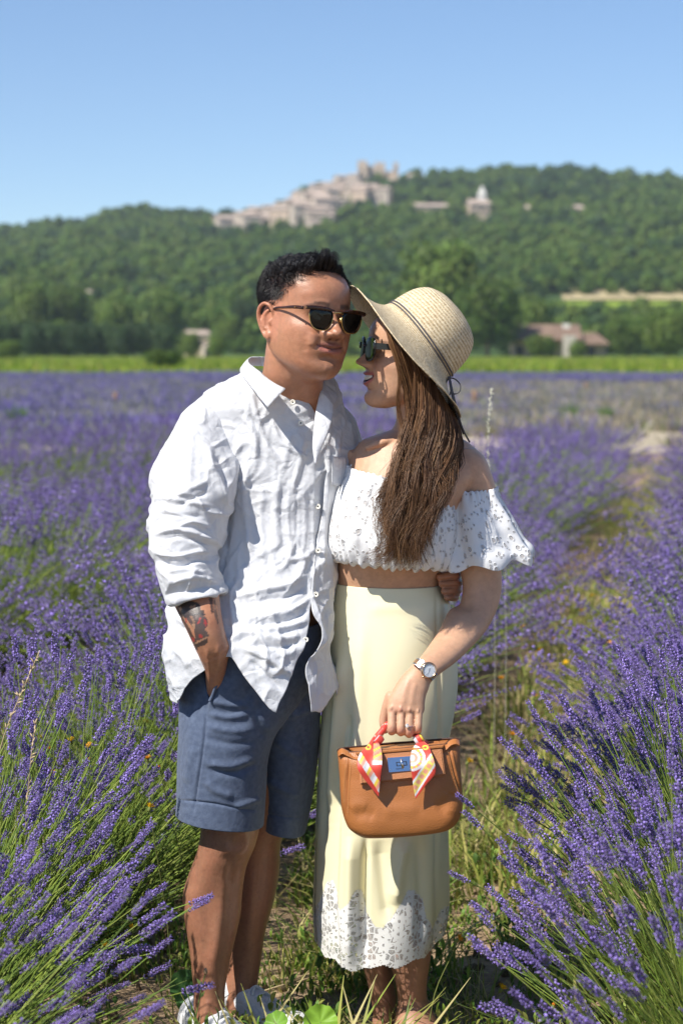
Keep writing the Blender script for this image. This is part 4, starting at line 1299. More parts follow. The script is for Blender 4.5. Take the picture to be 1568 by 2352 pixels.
# right arm (goes into the pocket)
body.add(*limb([(462, 985, 525, 1000, .01, .0, .036), (432, 1070, 512, 1085, -.03, -.04, .045), (412, 1180, 492, 1190, -.08, -.10, .044), (408, 1290, 480, 1280, -.12, -.14, .042),
                (400, 1380, 500, 1352, -.15, -.17, .043), (421, 1428, 508, 1412, -.185, -.195, .040), (443, 1478, 520, 1466, -.195, -.20, .035), (461, 1516, 528, 1490, -.19, -.195, .030),
                (470, 1540, 522, 1524, -.175, -.175, .027), (473, 1568, 516, 1562, -.15, -.15, .024), (476, 1600, 525, 1610, -.118, -.118, .02), (480, 1650, 545, 1660, -.10, -.10, .015), (490, 1700, 540, 1705, -.095, -.095, .012)], 60, 32))
# left arm (round the woman's back) and its hand at her waist
body.add(*tube([P(745, 985, .08), P(785, 1100, .14), P(840, 1230, .22), P(900, 1310, .24), P(970, 1335, .21), P(1030, 1342, .13)], [.055, .05, .045, .042, .036, .03], 20, 40))
body.add(*ellipsoid(P(1040, 1343, .085), (.018, .045, .036), None, 20, 14))
for (a, b, c, r) in [((1046, 1318), (1040, 1322), (1010, 1326), .0098), ((1050, 1337), (1042, 1340), (1014, 1340), .0098), ((1048, 1356), (1040, 1357), (1020, 1358), .0095), ((1042, 1372), (1036, 1372), (1026, 1372), .0085)]:
    hand_chain(body, [P(*a, .07), P(a[0] + 2, a[1], .03), P(*b, -.015), P(*c, -.035)], [r * 1.05, r * 1.05, r, r * .85])
hand_chain(body, [P(1035, 1330, .11), P(1036, 1308, .10), P(1030, 1290, .08)], [.012, .011, .009])
# legs
def z6(x, y): return Z6([(x, y)])[0]
def rows6(R): return [(*z6(a, b), *z6(c, d), YL, YR, dp) for (a, b, c, d, YL, YR, dp) in R]
body.add(*limb(rows6([(160, -700, 520, -700, -.03, -.03, .09), (190, -250, 520, -250, -.05, -.05, .088), (196, 60, 505, 90, -.06, -.06, .075), (182, 205, 478, 205, -.06, -.06, .07), (135, 345, 432, 320, -.05, -.05, .064), (102, 450, 412, 440, -.04, -.04, .066),
                      (104, 560, 402, 560, -.04, -.04, .066), (130, 720, 372, 700, -.05, -.05, .058), (148, 880, 336, 860, -.06, -.06, .046), (155, 1000, 318, 990, -.065, -.065, .040), (150, 1080, 322, 1080, -.07, -.07, .044), (140, 1150, 330, 1150, -.075, -.075, .05), (140, 1220, 335, 1230, -.09, -.09, .07), (145, 1262, 330, 1262, -.09, -.09, .07)]), 70, 36))
body.add(*limb(rows6([(420, -700, 750, -700, .07, .07, .09), (440, -250, 740, -250, .07, .07, .085), (400, 60, 645, 110, .09, .09, .075), (370, 200, 612, 200, .10, .10, .07), (350, 350, 602, 350, .10, .10, .066), (345, 500, 574, 500, .10, .10, .064),
                      (345, 640, 534, 640, .10, .10, .055), (340, 800, 506, 820, .10, .10, .045), (318, 930, 488, 940, .09, .09, .040), (312, 1000, 484, 985, .085, .085, .043), (312, 1060, 492, 1050, .08, .08, .05), (316, 1120, 520, 1110, .07, .07, .06), (320, 1150, 520, 1150, .07, .07, .06)]), 70, 36))
V, F, NN = remesh(body, .0025, 'man', 1)
# small anatomy drawn onto the surface: knee, shin, wrist tendons
V = folds(V, NN, [([(330, 150), (400, 140), (430, 190), (400, 240), (340, 240), (320, 190)], .004, 12), ([(300, 250), (350, 300), (330, 420)], -.004, 12), ([(235, 1010), (215, 1100), (200, 1140)], .003, 8), ([(330, 300), (290, 600), (245, 900)], .0035, 12), ([(160, 420), (150, 560), (175, 720)], .003, 16), ([(230, 420), (225, 600), (220, 800)], -.003, 16), ([(470, 330), (460, 560), (430, 760)], .003, 12)], Z6)
V = folds(V, NN, [([(1046, 1330), (1030, 1332), (1008, 1334)], -.0045, 1.8), ([(1048, 1348), (1034, 1349), (1012, 1350)], -.0045, 1.8), ([(1046, 1365), (1034, 1366), (1018, 1366)], -.0045, 1.8)])
V = folds(V, NN, [([(430, 1880), (450, 2000), (460, 2100)], .0025, 5), ([(500, 1860), (500, 1980), (480, 2080)], .0025, 5), ([(440, 1950), (520, 1930), (570, 1900)], -.002, 5)], Z2)
def relax(V, F, mask, iters):
    F = F[(mask[F] > 1e-4).any(1)]; V = V.copy()
    loc = np.unique(F); mp = np.zeros(len(V), int); mp[loc] = np.arange(len(loc)); full = V; F = mp[F]; V = V[loc]; mask = mask[loc]
    for _ in range(iters):
        acc = np.zeros_like(V); cnt = np.zeros(len(V))
        for a, b in ((0, 1), (1, 2), (2, 3), (3, 0)):
            np.add.at(acc, F[:, a], V[F[:, b]]); np.add.at(acc, F[:, b], V[F[:, a]])
            cnt += np.bincount(F[:, a], minlength=len(V)) + np.bincount(F[:, b], minlength=len(V))
        V = V + (acc / cnt[:, None] - V) * (.6 * mask)[:, None]
    full[loc] = V
    return full
Lm = FM.l(V)
jaw = smooth(4.4, 1.4, Lm[:, 2] + .12 * (Lm[:, 1])) * smooth(-9, -5, Lm[:, 2]) * (V[:, 2] > 1.3) * (np.abs(Lm[:, 0]) < 9.5)
V = relax(V, F, jaw, 70)
def ZA(pts): return [(583.3 + x * .172, 558.2 + y * .172) for x, y in pts]
V = folds(V, NN, [([(800, 1190), (770, 1290), (765, 1380)], .0028, 12),
                    ([(1060, 1130), (1110, 1210), (1120, 1250)], .002, 6), ([(880, 1580), (940, 1520), (1060, 1530)], -.0022, 6), ([(940, 1640), (1000, 1660), (1080, 1640)], .0012, 12), ([(700, 1290), (680, 1370), (690, 1460)], -.0016, 9), ([(800, 800), (900, 780), (1030, 815)], .0015, 5), ([(600, 690), (760, 660), (960, 650)], .0008, 8)], ZA)
Lm = FM.l(V)
px, py = proj(V)
skin = np.tile(np.array([0.415, 0.20, 0.115]), (len(V), 1))
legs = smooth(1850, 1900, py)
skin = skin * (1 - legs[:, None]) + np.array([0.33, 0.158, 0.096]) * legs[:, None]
x, y, z = Lm.T; ax = np.abs(x)
inhead = (z > -3) & (z < 26) & (ax < 10) & (y > -13) & (y < 15) & (V[:, 2] > 1.36)
def paint(mask, c, base): return base * (1 - mask[:, None]) + np.asarray(c) * mask[:, None]
face = (inhead & (y > 3)).astype(float)
lip = face * np.clip(np.exp(-((z - (6.95 - .06 * ax ** 1.4)) / .42) ** 4) + np.exp(-((z - (5.6 + .12 * ax ** 1.5)) / .52) ** 4), 0, 1) * (ax < 2.75 - .25 * np.abs(z - 6.3)) * (y > 7)
skin = paint(.8 * lip * (z > 6.25), (.27, .10, .085), skin); skin = paint(.8 * lip * (z <= 6.25), (.42, .16, .135), skin)
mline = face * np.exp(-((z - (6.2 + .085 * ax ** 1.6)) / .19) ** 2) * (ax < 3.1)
skin = paint(.9 * mline, (.10, .03, .03), skin)  # shade of the mouth crease painted into the skin colour
brow = face * np.exp(-((z - (14.15 + .15 * np.exp(-((ax - 3.2) / 1.6) ** 2) - .07 * (ax - 2) ** 2 * (ax > 4))) / .5) ** 4) * smooth(1.0, 1.5, ax) * (1 - smooth(5.0, 6.0, ax))
skin = paint(.92 * brow * (.8 + .3 * noise3(V * 900)), (.035, .022, .018), skin)
stub = face * np.clip(gb(x, z, 0, 7.6, 2.6, .7) * .8 + gb(x, z, 0, 2.6, 4.2, 2.2) * .7, 0, 1) * (.65 + .6 * noise3(V * 700))
skin = paint(np.clip(.50 * stub, 0, .6), (.11, .07, .06), skin)
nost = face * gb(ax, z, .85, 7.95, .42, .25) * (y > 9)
skin = paint(np.clip(1.0 * nost, 0, .85), (.07, .025, .02), skin)  # nostrils darkened in colour for the shade inside them
cheek = face * gb(ax, z, 4.2, 9.0, 2.2, 2.0); skin = paint(.25 * cheek, (.47, .20, .13), skin)
earm = (inhead & (ax > 7.2) & (np.abs(y + .7) < 3) & (np.abs(z - 10.4) < 4)).astype(float)
skin = paint(.35 * earm, (.52, .22, .14), skin)
def hairline(x, z):
    """furthest forward that the man's hair grows, by height and side"""
    ax = np.abs(x)
    side = np.interp(z, [4, 9.0, 11.6, 12.6, 13.6, 15.0, 16.4, 17.6, 18.6, 19.6, 20.6, 21.2], [-5.6, -4.2, -2.6, -.6, 1.2, 2.8, 4.2, 5.2, 6.0, 6.5, 7.0, 12])
    top = np.interp(z, [19.7, 20.4, 20.9], [-20, 6.6, 12])
    return np.where(ax < 5.4, np.maximum(side, top), side)
hm = inhead * (z > 4.2) * smooth(-.6, .9, hairline(x, z) - y) * (1 - earm)
fade = smooth(-.4, 3.4, hairline(x, z) - y + .5 * noise3(V * 60))
skin = paint(np.clip(hm * (.12 + .85 * fade), 0, .95), (.012, .011, .013), skin)
# tattoo ink on the forearm
def t4(pts): return [((600 + a / 5.2267) / 1.59439, (2150 + b / 5.2267) / 1.59439) for a, b in pts]
def ink(poly, c, a, soft=None):
    global skin
    m = in_poly(px, py, t4(poly)) & (NN[:, 1] < .2) & (V[:, 0] < -.2) & (V[:, 1] < -.08)
    skin = paint(a * m.astype(float), c, skin)
DK = (.022, .026, .03); SK = (.36, .21, .13); RD = (.36, .05, .045)
ink([(190, 200), (640, 290), (700, 350), (720, 480), (800, 540), (640, 520), (430, 600), (300, 560)], DK, .92)
ink([(280, 400), (330, 380), (350, 430), (310, 470)], SK, .8); ink([(490, 370), (600, 340), (610, 390), (520, 420)], SK, .8)
ink([(320, 560), (400, 540), (560, 930), (640, 1030), (570, 1090), (460, 850)], DK, .8)
ink([(350, 570), (385, 565), (560, 840), (540, 860)], SK, .75)
ink([(430, 600), (560, 520), (680, 490), (800, 560), (850, 660), (830, 760), (780, 810), (850, 880), (860, 960), (620, 1030), (580, 840), (500, 700)], (.045, .045, .048), .88)
ink([(530, 700), (610, 690), (600, 770), (575, 830)], SK, .9); ink([(500, 560), (540, 545), (600, 680), (560, 690)], SK, .6)
ink([(640, 690), (700, 560), (715, 600), (680, 680), (640, 730)], RD, .9); ink([(780, 620), (815, 640), (830, 700), (800, 760), (770, 700)], RD, .9)
ink([(660, 890), (720, 890), (740, 970), (690, 990)], RD, .9); ink([(530, 960), (570, 960), (600, 1040), (560, 1060)], RD, .9); ink([(415, 600), (435, 600), (440, 690), (420, 680)], RD, .8)
ink([(570, 1090), (850, 950), (850, 1050), (790, 1110), (640, 1160), (650, 1200), (620, 1210)], DK, .88); ink([(590, 1070), (850, 935), (850, 965), (600, 1100)], SK, .9)
ink([(750, 400), (790, 540), (720, 500)], DK, .85)
ink([(860, 200), (935, 170), (945, 500), (915, 520)], DK, .8); ink([(965, 150), (1010, 440), (1050, 680), (1030, 715), (950, 480)], (.06, .055, .055), .7); ink([(975, 300), (1000, 430), (975, 450)], SK, .7); ink([(975, 500), (1030, 660), (1000, 620)], SK, .6)
hairy = legs * (noise3(np.stack([V[:, 0] * 500, V[:, 1] * 500, V[:, 2] * 120], -1)) > .28)
skin = paint(.22 * hairy, (.10, .06, .05), skin)
skin = np.clip(skin * (1 + .16 * fbm(V * 130, 2) + .10 * noise3(V * 420))[:, None] * (1 + .06 * fbm(V * 35, 2)[:, None] * np.array([.4, -1, -1])), .004, 1)
M_skin1 = skin_mat('tan_skin', .36, .08)
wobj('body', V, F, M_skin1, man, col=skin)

# ---- his hair: short on the sides, longer and curling on top
g = np.random.default_rng(51)
lv = hv[:-2]
nh = 14000
cand = lv[g.integers(0, len(lv), 110000)] + g.normal(size=(110000, 3)) * .06
m = (cand[:, 2] > 5.0) & (cand[:, 1] < hairline(cand[:, 0], cand[:, 2]) - .15)
wgt = np.clip(1 - (cand[:, 2] - 20) / 4.5, .25, 1)
m &= ~((np.abs(cand[:, 0]) > 6.6) & (np.abs(cand[:, 1] + .7) < 2.6) & (cand[:, 2] < 12.4))
dens = smooth(-.1, 2.6, hairline(cand[:, 0], cand[:, 2]) - cand[:, 1])
m &= g.random(len(cand)) < (.25 + .75 * dens) * wgt
cand = cand[m][:nh]; nh = len(cand)
ctr = np.array([0, -.8, 12.5]); nrm = cand - ctr; nrm /= np.linalg.norm(nrm, axis=1)[:, None]
top = smooth(15.5, 20.0, cand[:, 2]); frontness = smooth(1.0, 6.5, cand[:, 1]) * top
clump = noise3(cand * .55); cl2 = noise3(cand * .55 + 9.1)
Ln = .45 + .8 * smooth(12, 17, cand[:, 2]) + 1.3 * top + 1.7 * frontness
Ln *= (.75 + .5 * g.random(nh)) * (1 - .8 * smooth(.3, 4.8, cand[:, 0]) * top) * (1 + .55 * gb(cand[:, 0], cand[:, 1], -.8, 4.5, 2.4, 3.2) * top)
flow = np.stack([.10 + .9 * clump, .0 + .8 * cl2, .1 + 0 * clump], -1) * top[:, None] + np.stack([0 * clump, -.25 + .3 * clump, -.9 + 0 * clump], -1) * (1 - top)[:, None]
flow -= (flow * nrm).sum(1)[:, None] * nrm; flow += .09 * g.normal(size=(nh, 3))
t = np.linspace(0, 1, 6)[None, :, None]
lift = (.30 + .75 * top + .5 * frontness)[:, None, None]
curl = (top * (.5 + .6 * g.random(nh)))[:, None, None]
sidev = np.cross(nrm, flow); 
pth = cand[:, None] + Ln[:, None, None] * (nrm[:, None] * lift * (t - .55 * t * t * (1 + .5 * curl)) + flow[:, None] * (.35 * t + .6 * t * t) + sidev[:, None] * .25 * np.sin(3.0 * t + 6.28 * clump[:, None, None]) * t * curl)
ci = g.choice(nh, 420, replace=False); near_c = np.argmin((cand ** 2).sum(1)[:, None] - 2 * cand @ cand[ci].T + (cand[ci] ** 2).sum(1)[None], 1)
cp = pth[ci][near_c]; off = (cand - cand[ci][near_c])[:, None]
kk = (.10 + .55 * top)[:, None, None] * t ** .8
pth = pth * (1 - kk) + (cp + off * (1 - .8 * t)) * kk
pth = FM.w(pth)
r0 = .00042 + .00035 * g.random(nh); cols = np.array([.014, .0125, .0135]) * (.6 + .9 * g.random(nh))[:, None]
hvv, hff, hcc = strand_mesh(pth, r0, r0 * .25, cols)
M_hair1 = hair_mat('black_hair', .34, .55)
wobj('hair', hvv, hff, M_hair1, man, col=hcc)

# ---- white linen shirt
def linen_mat(name, c=(.74, .75, .775)):
    m, nt, b = new_mat(name)
    t = tex_noise(nt, 38, 5, .6, dist=.6)
    r = ramp(nt, [(.3, tuple(q * .95 for q in c)), (.7, c)], t.outputs[0])
    nt.links.new(r.outputs[0], b.inputs['Base Color'])
    b.inputs['Roughness'].default_value = .85; b.inputs['Specular IOR Level'].default_value = .15
    b.inputs['Sheen Weight'].default_value = .15
    n0 = bump(nt, b, t.outputs[0], .4, .005)
    tcv = N(nt, 'ShaderNodeTexCoord'); dn = tex_noise(nt, 9, 3, .6)
    vm = N(nt, 'ShaderNodeVectorMath', operation='MULTIPLY_ADD'); vm.inputs[1].default_value = (.16, .16, .16); nt.links.new(dn.outputs['Color'], vm.inputs[0]); nt.links.new(tcv.outputs['Object'], vm.inputs[2])
    vo = N(nt, 'ShaderNodeTexVoronoi', feature='DISTANCE_TO_EDGE'); vo.inputs['Scale'].default_value = 15; nt.links.new(vm.outputs[0], vo.inputs['Vector'])
    cm = N(nt, 'ShaderNodeMapRange', i_1=0.0, i_2=.22); nt.links.new(vo.outputs['Distance'], cm.inputs[0])
    n1 = bump(nt, b, cm.outputs[0], .45, .004, n0)
    wv = tex_noise(nt, 260, 2, .5, mapping=(1, 1, 6.0)); n2 = bump(nt, b, wv.outputs[0], .25, .0015, n1)
    wv2 = tex_noise(nt, 260, 2, .5, mapping=(6, 1, 1.0)); bump(nt, b, wv2.outputs[0], .25, .0015, n2)
    tr = nt.nodes.new('ShaderNodeBsdfTranslucent'); tr.inputs[0].default_value = (*c, 1)
    ms = nt.nodes.new('ShaderNodeMixShader'); ms.inputs[0].default_value = .16
    nt.links.new(b.outputs[0], ms.inputs[1]); nt.links.new(tr.outputs[0], ms.inputs[2]); nt.links.new(ms.outputs[0], nt.nodes['Material Output'].inputs[0])
    return m
M_linen = linen_mat('white_linen')

# rows: y, left edge, right edge, left slit edge, right slit edge, YL, YR, depth   (second enlargement of the photo)
SH = np.array([(205, 640, 1150, 880, 1135, .03, .05, .060), (255, 545, 1205, 900, 1130, .03, .06, .086), (320, 440, 1238, 955, 1118, .03, .07, .102), (400, 350, 1262, 1018, 1102, .03, .075, .112), (480, 335, 1302, 1055, 1092, .03, .08, .112),
               (560, 345, 1336, 1072, 1085, .03, .08, .117), (640, 360, 1345, 1090, 1086, .03, .08, .120), (760, 380, 1330, 1120, 1098, .03, .075, .123), (900, 400, 1300, 1120, 1090, .03, .07, .125), (1100, 400, 1270, 1118, 1080, .03, .06, .127),
               (1300, 370, 1244, 1118, 1080, .02, .02, .128), (1450, 320, 1226, 1110, 1080, .01, -.01, .130), (1560, 240, 1205, 1088, 1084, .0, -.03, .132), (1640, 195, 1194, 1086, 1102, -.01, -.05, .134),
               (1750, 212, 1188, 1082, 1146, -.02, -.07, .137), (1830, 198, 1178, 1070, 1150, -.03, -.09, .138), (1910, 206, 1160, 1046, 1100, -.03, -.10, .14), (1990, 222, 1172, 1020, 1090, -.03, -.10, .142), (2070, 238, 1198, 996, 1106, -.03, -.10, .145),
               (2150, 255, 1206, 958, 1114, -.03, -.10, .148), (2260, 262, 1200, 925, 1128, -.03, -.10, .15)], float)
def shirt_at(yr, s):
    """point of the shirt at height row yr and position s (0 right front edge .. 1 left front edge)"""
    q = catmull_z(SH, yr)
    xl, _ = q[:, 1], 0
    c = (q[:, 1] + q[:, 2]) / 2; a = (q[:, 2] - q[:, 1]) / 2
    tl = 2 * np.pi - np.arccos(np.clip((q[:, 3] - c) / a, -.999, .999))
    tr_ = -np.arccos(np.clip((q[:, 4] - c) / a, -.999, .999))
    th = tr_ + (tl - tr_) * s
    e = 2.25
    cs, sn = np.cos(th), np.sin(th)
    xx = np.sign(cs) * np.abs(cs) ** (2 / e); 
    # keep the front edges exactly where they are drawn
    ss = np.sign(sn) * np.abs(sn) ** (2 / e)
    L = P(*np.array(Z2(list(zip(q[:, 1], yr)))).T, q[:, 5]); R_ = P(*np.array(Z2(list(zip(q[:, 2], yr)))).T, q[:, 6])
    cc = (L + R_) / 2; e1 = (R_ - L) / 2
    e2 = np.stack([-e1[:, 1], e1[:, 0], 0 * e1[:, 0]], -1); e2 /= np.linalg.norm(e2, axis=1)[:, None]
    dp = q[:, 7] - .009 * smooth(.955, .99, s) * smooth(700, 780, yr) * smooth(1600, 1500, yr)
    return cc + xx[:, None] * e1 + (ss * dp)[:, None] * e2, th
def hem_y(x, back):
    fr = np.interp(x, [225, 262, 290, 330, 400, 470, 560, 600, 660, 740, 820, 925, 1000, 1090, 1130, 1205], [2190, 2180, 2090, 2020, 1965, 1900, 1850, 1900, 1990, 2090, 2190, 2258, 2255, 2230, 2255, 2140])
    return np.where(back, 2190, fr)
nc, nr = 420, 230
ss = np.linspace(0, 1, nc)
yh = np.full(nc, 2200.0)
for it in range(6):
    p, th = shirt_at(yh, ss)
    qx, qy = proj(p); zx = (qx - 313.6) / .37334
    yh = .5 * yh + .5 * np.clip(hem_y(zx, np.sin(th) > .05), 1800, 2260)
yh = np.convolve(np.pad(yh, 3, mode='edge'), np.ones(7) / 7, 'valid')
tt = np.linspace(0, 1, nr)
YY = 205 + (yh[None, :] - 205) * tt[:, None]
p, th = shirt_at(YY.ravel(), np.tile(ss, nr))
sf = grid_faces(nr, nc)
nn = vnormals(p, sf); 
if (nn * (p - p.mean(0)))[:, :2].sum() < 0: nn = -nn
# overall crumple, then the folds
X, Zc = p[:, 0], p[:, 2]
cr = fbm(np.stack([X * 9 + 1.5 * noise3(p * 7), p[:, 1] * 6, Zc * 5], -1), 3)
rid = 1 - np.abs(noise3(np.stack([X * 16 + 2.2 * noise3(p * 5 + 3), p[:, 1] * 9, Zc * 9 + 1.6 * noise3(p * 6 + 8)], -1))) * 2.2
rid2 = 1 - np.abs(noise3(np.stack([X * 24 + 2.5 * noise3(p * 9 + 5), p[:, 1] * 12, Zc * 15 + 2.5 * noise3(p * 8 + 1)], -1))) * 2.4
p = p + nn * (.006 * cr + .0055 * np.clip(rid, 0, 1) ** 4 + .0028 * np.clip(rid2, 0, 1) ** 4)[:, None]
TORSO = [([(700, 300), (760, 520), (840, 700), (900, 760)], .007, 8), ([(640, 450), (720, 560), (735, 690)], .007, 8), ([(690, 420), (790, 600), (880, 690)], -.005, 7), ([(830, 480), (890, 620), (980, 680), (1060, 720)], .006, 7),
         ([(860, 760), (845, 1000), (865, 1250)], .003, 8), ([(900, 800), (885, 1040), (905, 1280)], -.0025, 7), ([(945, 800), (930, 1100), (955, 1350)], .003, 7), ([(780, 880), (765, 1150), (790, 1450)], .003, 10),
         ([(1025, 880), (1035, 1150), (1005, 1400)], .003, 8), ([(985, 860), (985, 1120), (975, 1330)], -.0025, 7), ([(690, 700), (665, 950), (690, 1200), (690, 1350)], .010, 12), ([(860, 1310), (960, 1345), (1060, 1325)], .005, 6),
         ([(600, 1580), (760, 1535), (900, 1505), (1040, 1440)], .009, 9), ([(640, 1620), (800, 1590), (960, 1560), (1060, 1500)], -.007, 9), ([(690, 1705), (850, 1685), (1000, 1630), (1060, 1585)], .009, 9),
         ([(700, 1745), (840, 1735), (980, 1700), (1070, 1650)], -.007, 8), ([(690, 1785), (820, 1775), (960, 1750), (1060, 1710)], .009, 9), ([(570, 1850), (650, 1800), (780, 1815), (900, 1835), (1020, 1800)], .012, 11),
         ([(640, 1850), (760, 1870), (900, 1880), (1010, 1850)], -.008, 9), ([(640, 1890), (760, 1930), (880, 2000), (970, 2070)], .010, 9), ([(690, 1960), (800, 2050), (900, 2160)], -.007, 8), ([(1090, 800), (1085, 1100), (1085, 1400), (1090, 1560)], .004, 5),
         ([(560, 820), (560, 1050), (540, 1300), (520, 1480)], -.010, 16), ([(1180, 640), (1170, 900), (1150, 1200), (1140, 1500)], .006, 9), ([(1250, 560), (1230, 700), (1200, 900)], .005, 8), ([(250, 1700), (330, 1760), (380, 1900)], .007, 9), ([(230, 1880), (290, 1950), (330, 2010)], .006, 9)]
p = folds(p, nn, [(q[0], q[1] * .8, q[2] * .66) for q in TORSO], Z2)
shirt = wobj('shirt', p, sf, M_linen, man)
def solid(o, t, off=0.0):
    m = o.modifiers.new('thick', 'SOLIDIFY'); m.thickness = t; m.offset = off
    return o
solid(shirt, .0016)
tag(shirt, 'white linen shirt, buttoned only over the chest')

# sleeves
def open_limb(rows, n, sides, ex=2.0):
    v, f = limb(rows, n, sides, ex, cap=False)
    f = np.array(f); nn = vnormals(v, f)
    c = v.reshape(n, sides, 3).mean(1, keepdims=True)
    if (nn.reshape(n, sides, 3) * (v.reshape(n, sides, 3) - c)).sum() < 0: nn = -nn
    return v, f, nn
SL0 = [(480, 300, 640, 470, .02, .0, .04), (390, 345, 640, 570, .01, -.01, .065), (280, 425, 640, 660, .0, -.03, .085), (175, 615, 630, 745, -.02, -.07, .098), (80, 810, 612, 815, -.03, -.10, .10), (112, 950, 585, 940, -.05, -.125, .098),
            (104, 1120, 522, 1115, -.07, -.145, .094), (104, 1270, 492, 1240, -.09, -.155, .088), (138, 1345, 464, 1310, -.11, -.16, .078), (140, 1390, 478, 1370, -.12, -.165, .080), (132, 1450, 495, 1425, -.13, -.17, .080), (152, 1540, 516, 1495, -.13, -.165, .074), (196, 1606, 532, 1548, -.14, -.175, .066), (205, 1600, 520, 1545, -.14, -.17, .058), (205, 1570, 510, 1520, -.14, -.16, .055)]
SL = rows2([(a + 38, b, c - 14, d, YL, YR, dp * .94) for a, b, c, d, YL, YR, dp in SL0])
v, f, nn = open_limb(SL, 260, 220)
cr = fbm(np.stack([v[:, 0] * 8, v[:, 1] * 8, v[:, 2] * 10 + 1.2 * noise3(v * 8)], -1), 3)
rid = 1 - np.abs(noise3(np.stack([v[:, 0] * 9 + 2.0 * noise3(v * 6), v[:, 1] * 9, v[:, 2] * 20 + 2.0 * noise3(v * 5 + 3)], -1))) * 2.2
low = smooth(1.28, 1.12, v[:, 2])
v = v + nn * (.005 * cr + (.003 + .003 * low) * np.clip(rid, 0, 1) ** 4)[:, None]
SLF = [([(110, 1190), (250, 1160), (400, 1200), (490, 1235)], .011, 8), ([(150, 1225), (280, 1205), (400, 1240), (480, 1260)], -.008, 7), ([(110, 1295), (250, 1325), (400, 1290), (460, 1300)], .010, 8), ([(230, 1155), (350, 1110), (460, 1145)], .007, 7),
                    ([(135, 1350), (250, 1378), (380, 1345), (470, 1350)], -.012, 8), ([(200, 1490), (350, 1450), (500, 1480)], .007, 8), ([(170, 1425), (300, 1405), (420, 1430)], .006, 7), ([(250, 1560), (380, 1520), (500, 1500)], -.004, 6),
                    ([(440, 640), (455, 760), (520, 900), (560, 1000)], .011, 13), ([(500, 700), (540, 800), (560, 900)], -.008, 10), ([(240, 965), (340, 905), (430, 870)], .008, 9), ([(260, 1010), (360, 960), (450, 930)], -.006, 8), ([(110, 960), (300, 985), (460, 1015)], .006, 8),
                    ([(340, 560), (330, 760), (320, 950)], .004, 10), ([(200, 660), (190, 820), (220, 960)], .005, 10), ([(120, 1060), (260, 1070), (420, 1080)], -.005, 8)]
v = folds(v, nn, [(q[0], q[1] * .75, q[2] * .7) for q in SLF], Z2)
slv = wobj('sleeve', v, f, M_linen, shirt); solid(slv, .0016); tag(slv, 'rolled sleeve over the tattooed forearm')
# far sleeve, round the woman's back
v, f = tube([P(735, 950, .06), P(752, 985, .085), P(766, 1040, .11), P(785, 1100, .14), P(825, 1190, .20), P(868, 1270, .235)], [.045, .06, .066, .066, .066, .06], 60, 90, cap=False)
f = np.array(f); nn = vnormals(v, f); v = v + nn * (.007 * fbm(v * 12, 3))[:, None]
solid(wobj('sleeve', v, f, M_linen, shirt), .0016)
# collar: stand and two leaves with real thickness
def ribbon(name, inner, outer, n, m, mat, parent, thick=.002, bulge=0.0):
    a = catmull(inner, n); b = catmull(outer, n)
    t = np.linspace(0, 1, m)[:, None, None]
    v = a[None] * (1 - t) + b[None] * t
    v = v + np.array([0, -1, 0.25]) * (bulge * np.sin(np.pi * t))
    v = v.reshape(-1, 3); f = grid_faces(m, n)
    v = v + .0012 * fbm(v * 40, 2)[:, None] * np.array([.3, -1, .3])
    return solid(wobj(name, v, f, mat, parent), thick)
def q2(x, y, Y): return P(*z2(x, y), Y)
ribbon('collar', [q2(760, 95, .10), q2(700, 100, .05), q2(690, 130, .0), q2(760, 190, -.055), q2(850, 260, -.085), q2(916, 292, -.098)],
       [q2(770, 150, .13), q2(668, 150, .075), q2(640, 190, .0), q2(690, 260, -.065), q2(760, 350, -.105), q2(808, 408, -.125)], 40, 12, M_linen, shirt, .0026, .006)
ribbon('collar', [q2(760, 95, .10), q2(860, 100, .13), q2(1000, 130, .12), q2(1110, 215, .06), q2(1132, 250, .0), q2(1120, 300, -.03)],
       [q2(770, 150, .13), q2(880, 160, .155), q2(1080, 200, .14), q2(1190, 280, .08), q2(1238, 350, .0), q2(1208, 402, -.045)], 40, 12, M_linen, shirt, .0026, .006)
ribbon('lapel', [q2(1132, 300, -.03), q2(1105, 420, -.055), q2(1088, 560, -.085), q2(1084, 660, -.10), q2(1098, 752, -.106)],
       [q2(1212, 390, -.045), q2(1205, 470, -.06), q2(1180, 560, -.083), q2(1140, 650, -.098), q2(1106, 756, -.106)], 40, 10, M_linen, shirt, .002, .004)
# pocket on the far chest
pk = [q2(1205, 706, -.055), q2(1290, 716, -.015), q2(1290, 900, -.012), q2(1200, 880, -.055)]
a = np.array(pk); u = np.linspace(0, 1, 10)[None, :, None]; w = np.linspace(0, 1, 10)[:, None, None]
v = ((a[0] * (1 - u) + a[1] * u) * (1 - w) + (a[3] * (1 - u) + a[2] * u) * w).reshape(-1, 3) + np.array([0, -.004, 0])
solid(wobj('pocket', v, grid_faces(10, 10), M_linen, shirt), .0015)
M_button = plain('pearl_button', (.80, .77, .68), .3, .06, 200)
def button(c, r=.0055, nrm=(0, -1, .1), parent=None):
    nrm = np.asarray(nrm, float); R = orient(nrm)
    u = np.linspace(0, 2 * np.pi, 18, endpoint=False); prof = [(0.3, .3), (.62, .28), (.78, .55), (1, .45), (1, 0)]
    v = np.concatenate([np.stack([np.cos(u) * a * r, np.sin(u) * a * r, 0 * u + b * r * .6], -1) for a, b in prof])
    f = [tuple(q) for q in grid_faces(5, 18, True)] + [tuple(range(18))]
    wobj('button', v @ R.T + c, f, M_button, parent)
shv = p.reshape(nr, nc, 3)
def on_shirt(x, y, pts=p):
    vx, vy = z2(x, y); qx, qy = proj(pts)
    fr = pts[:, 1] < .02
    k = np.argmin((qx - vx) ** 2 + (qy - vy) ** 2 + np.where(fr, 0, 1e6)); return pts[k]
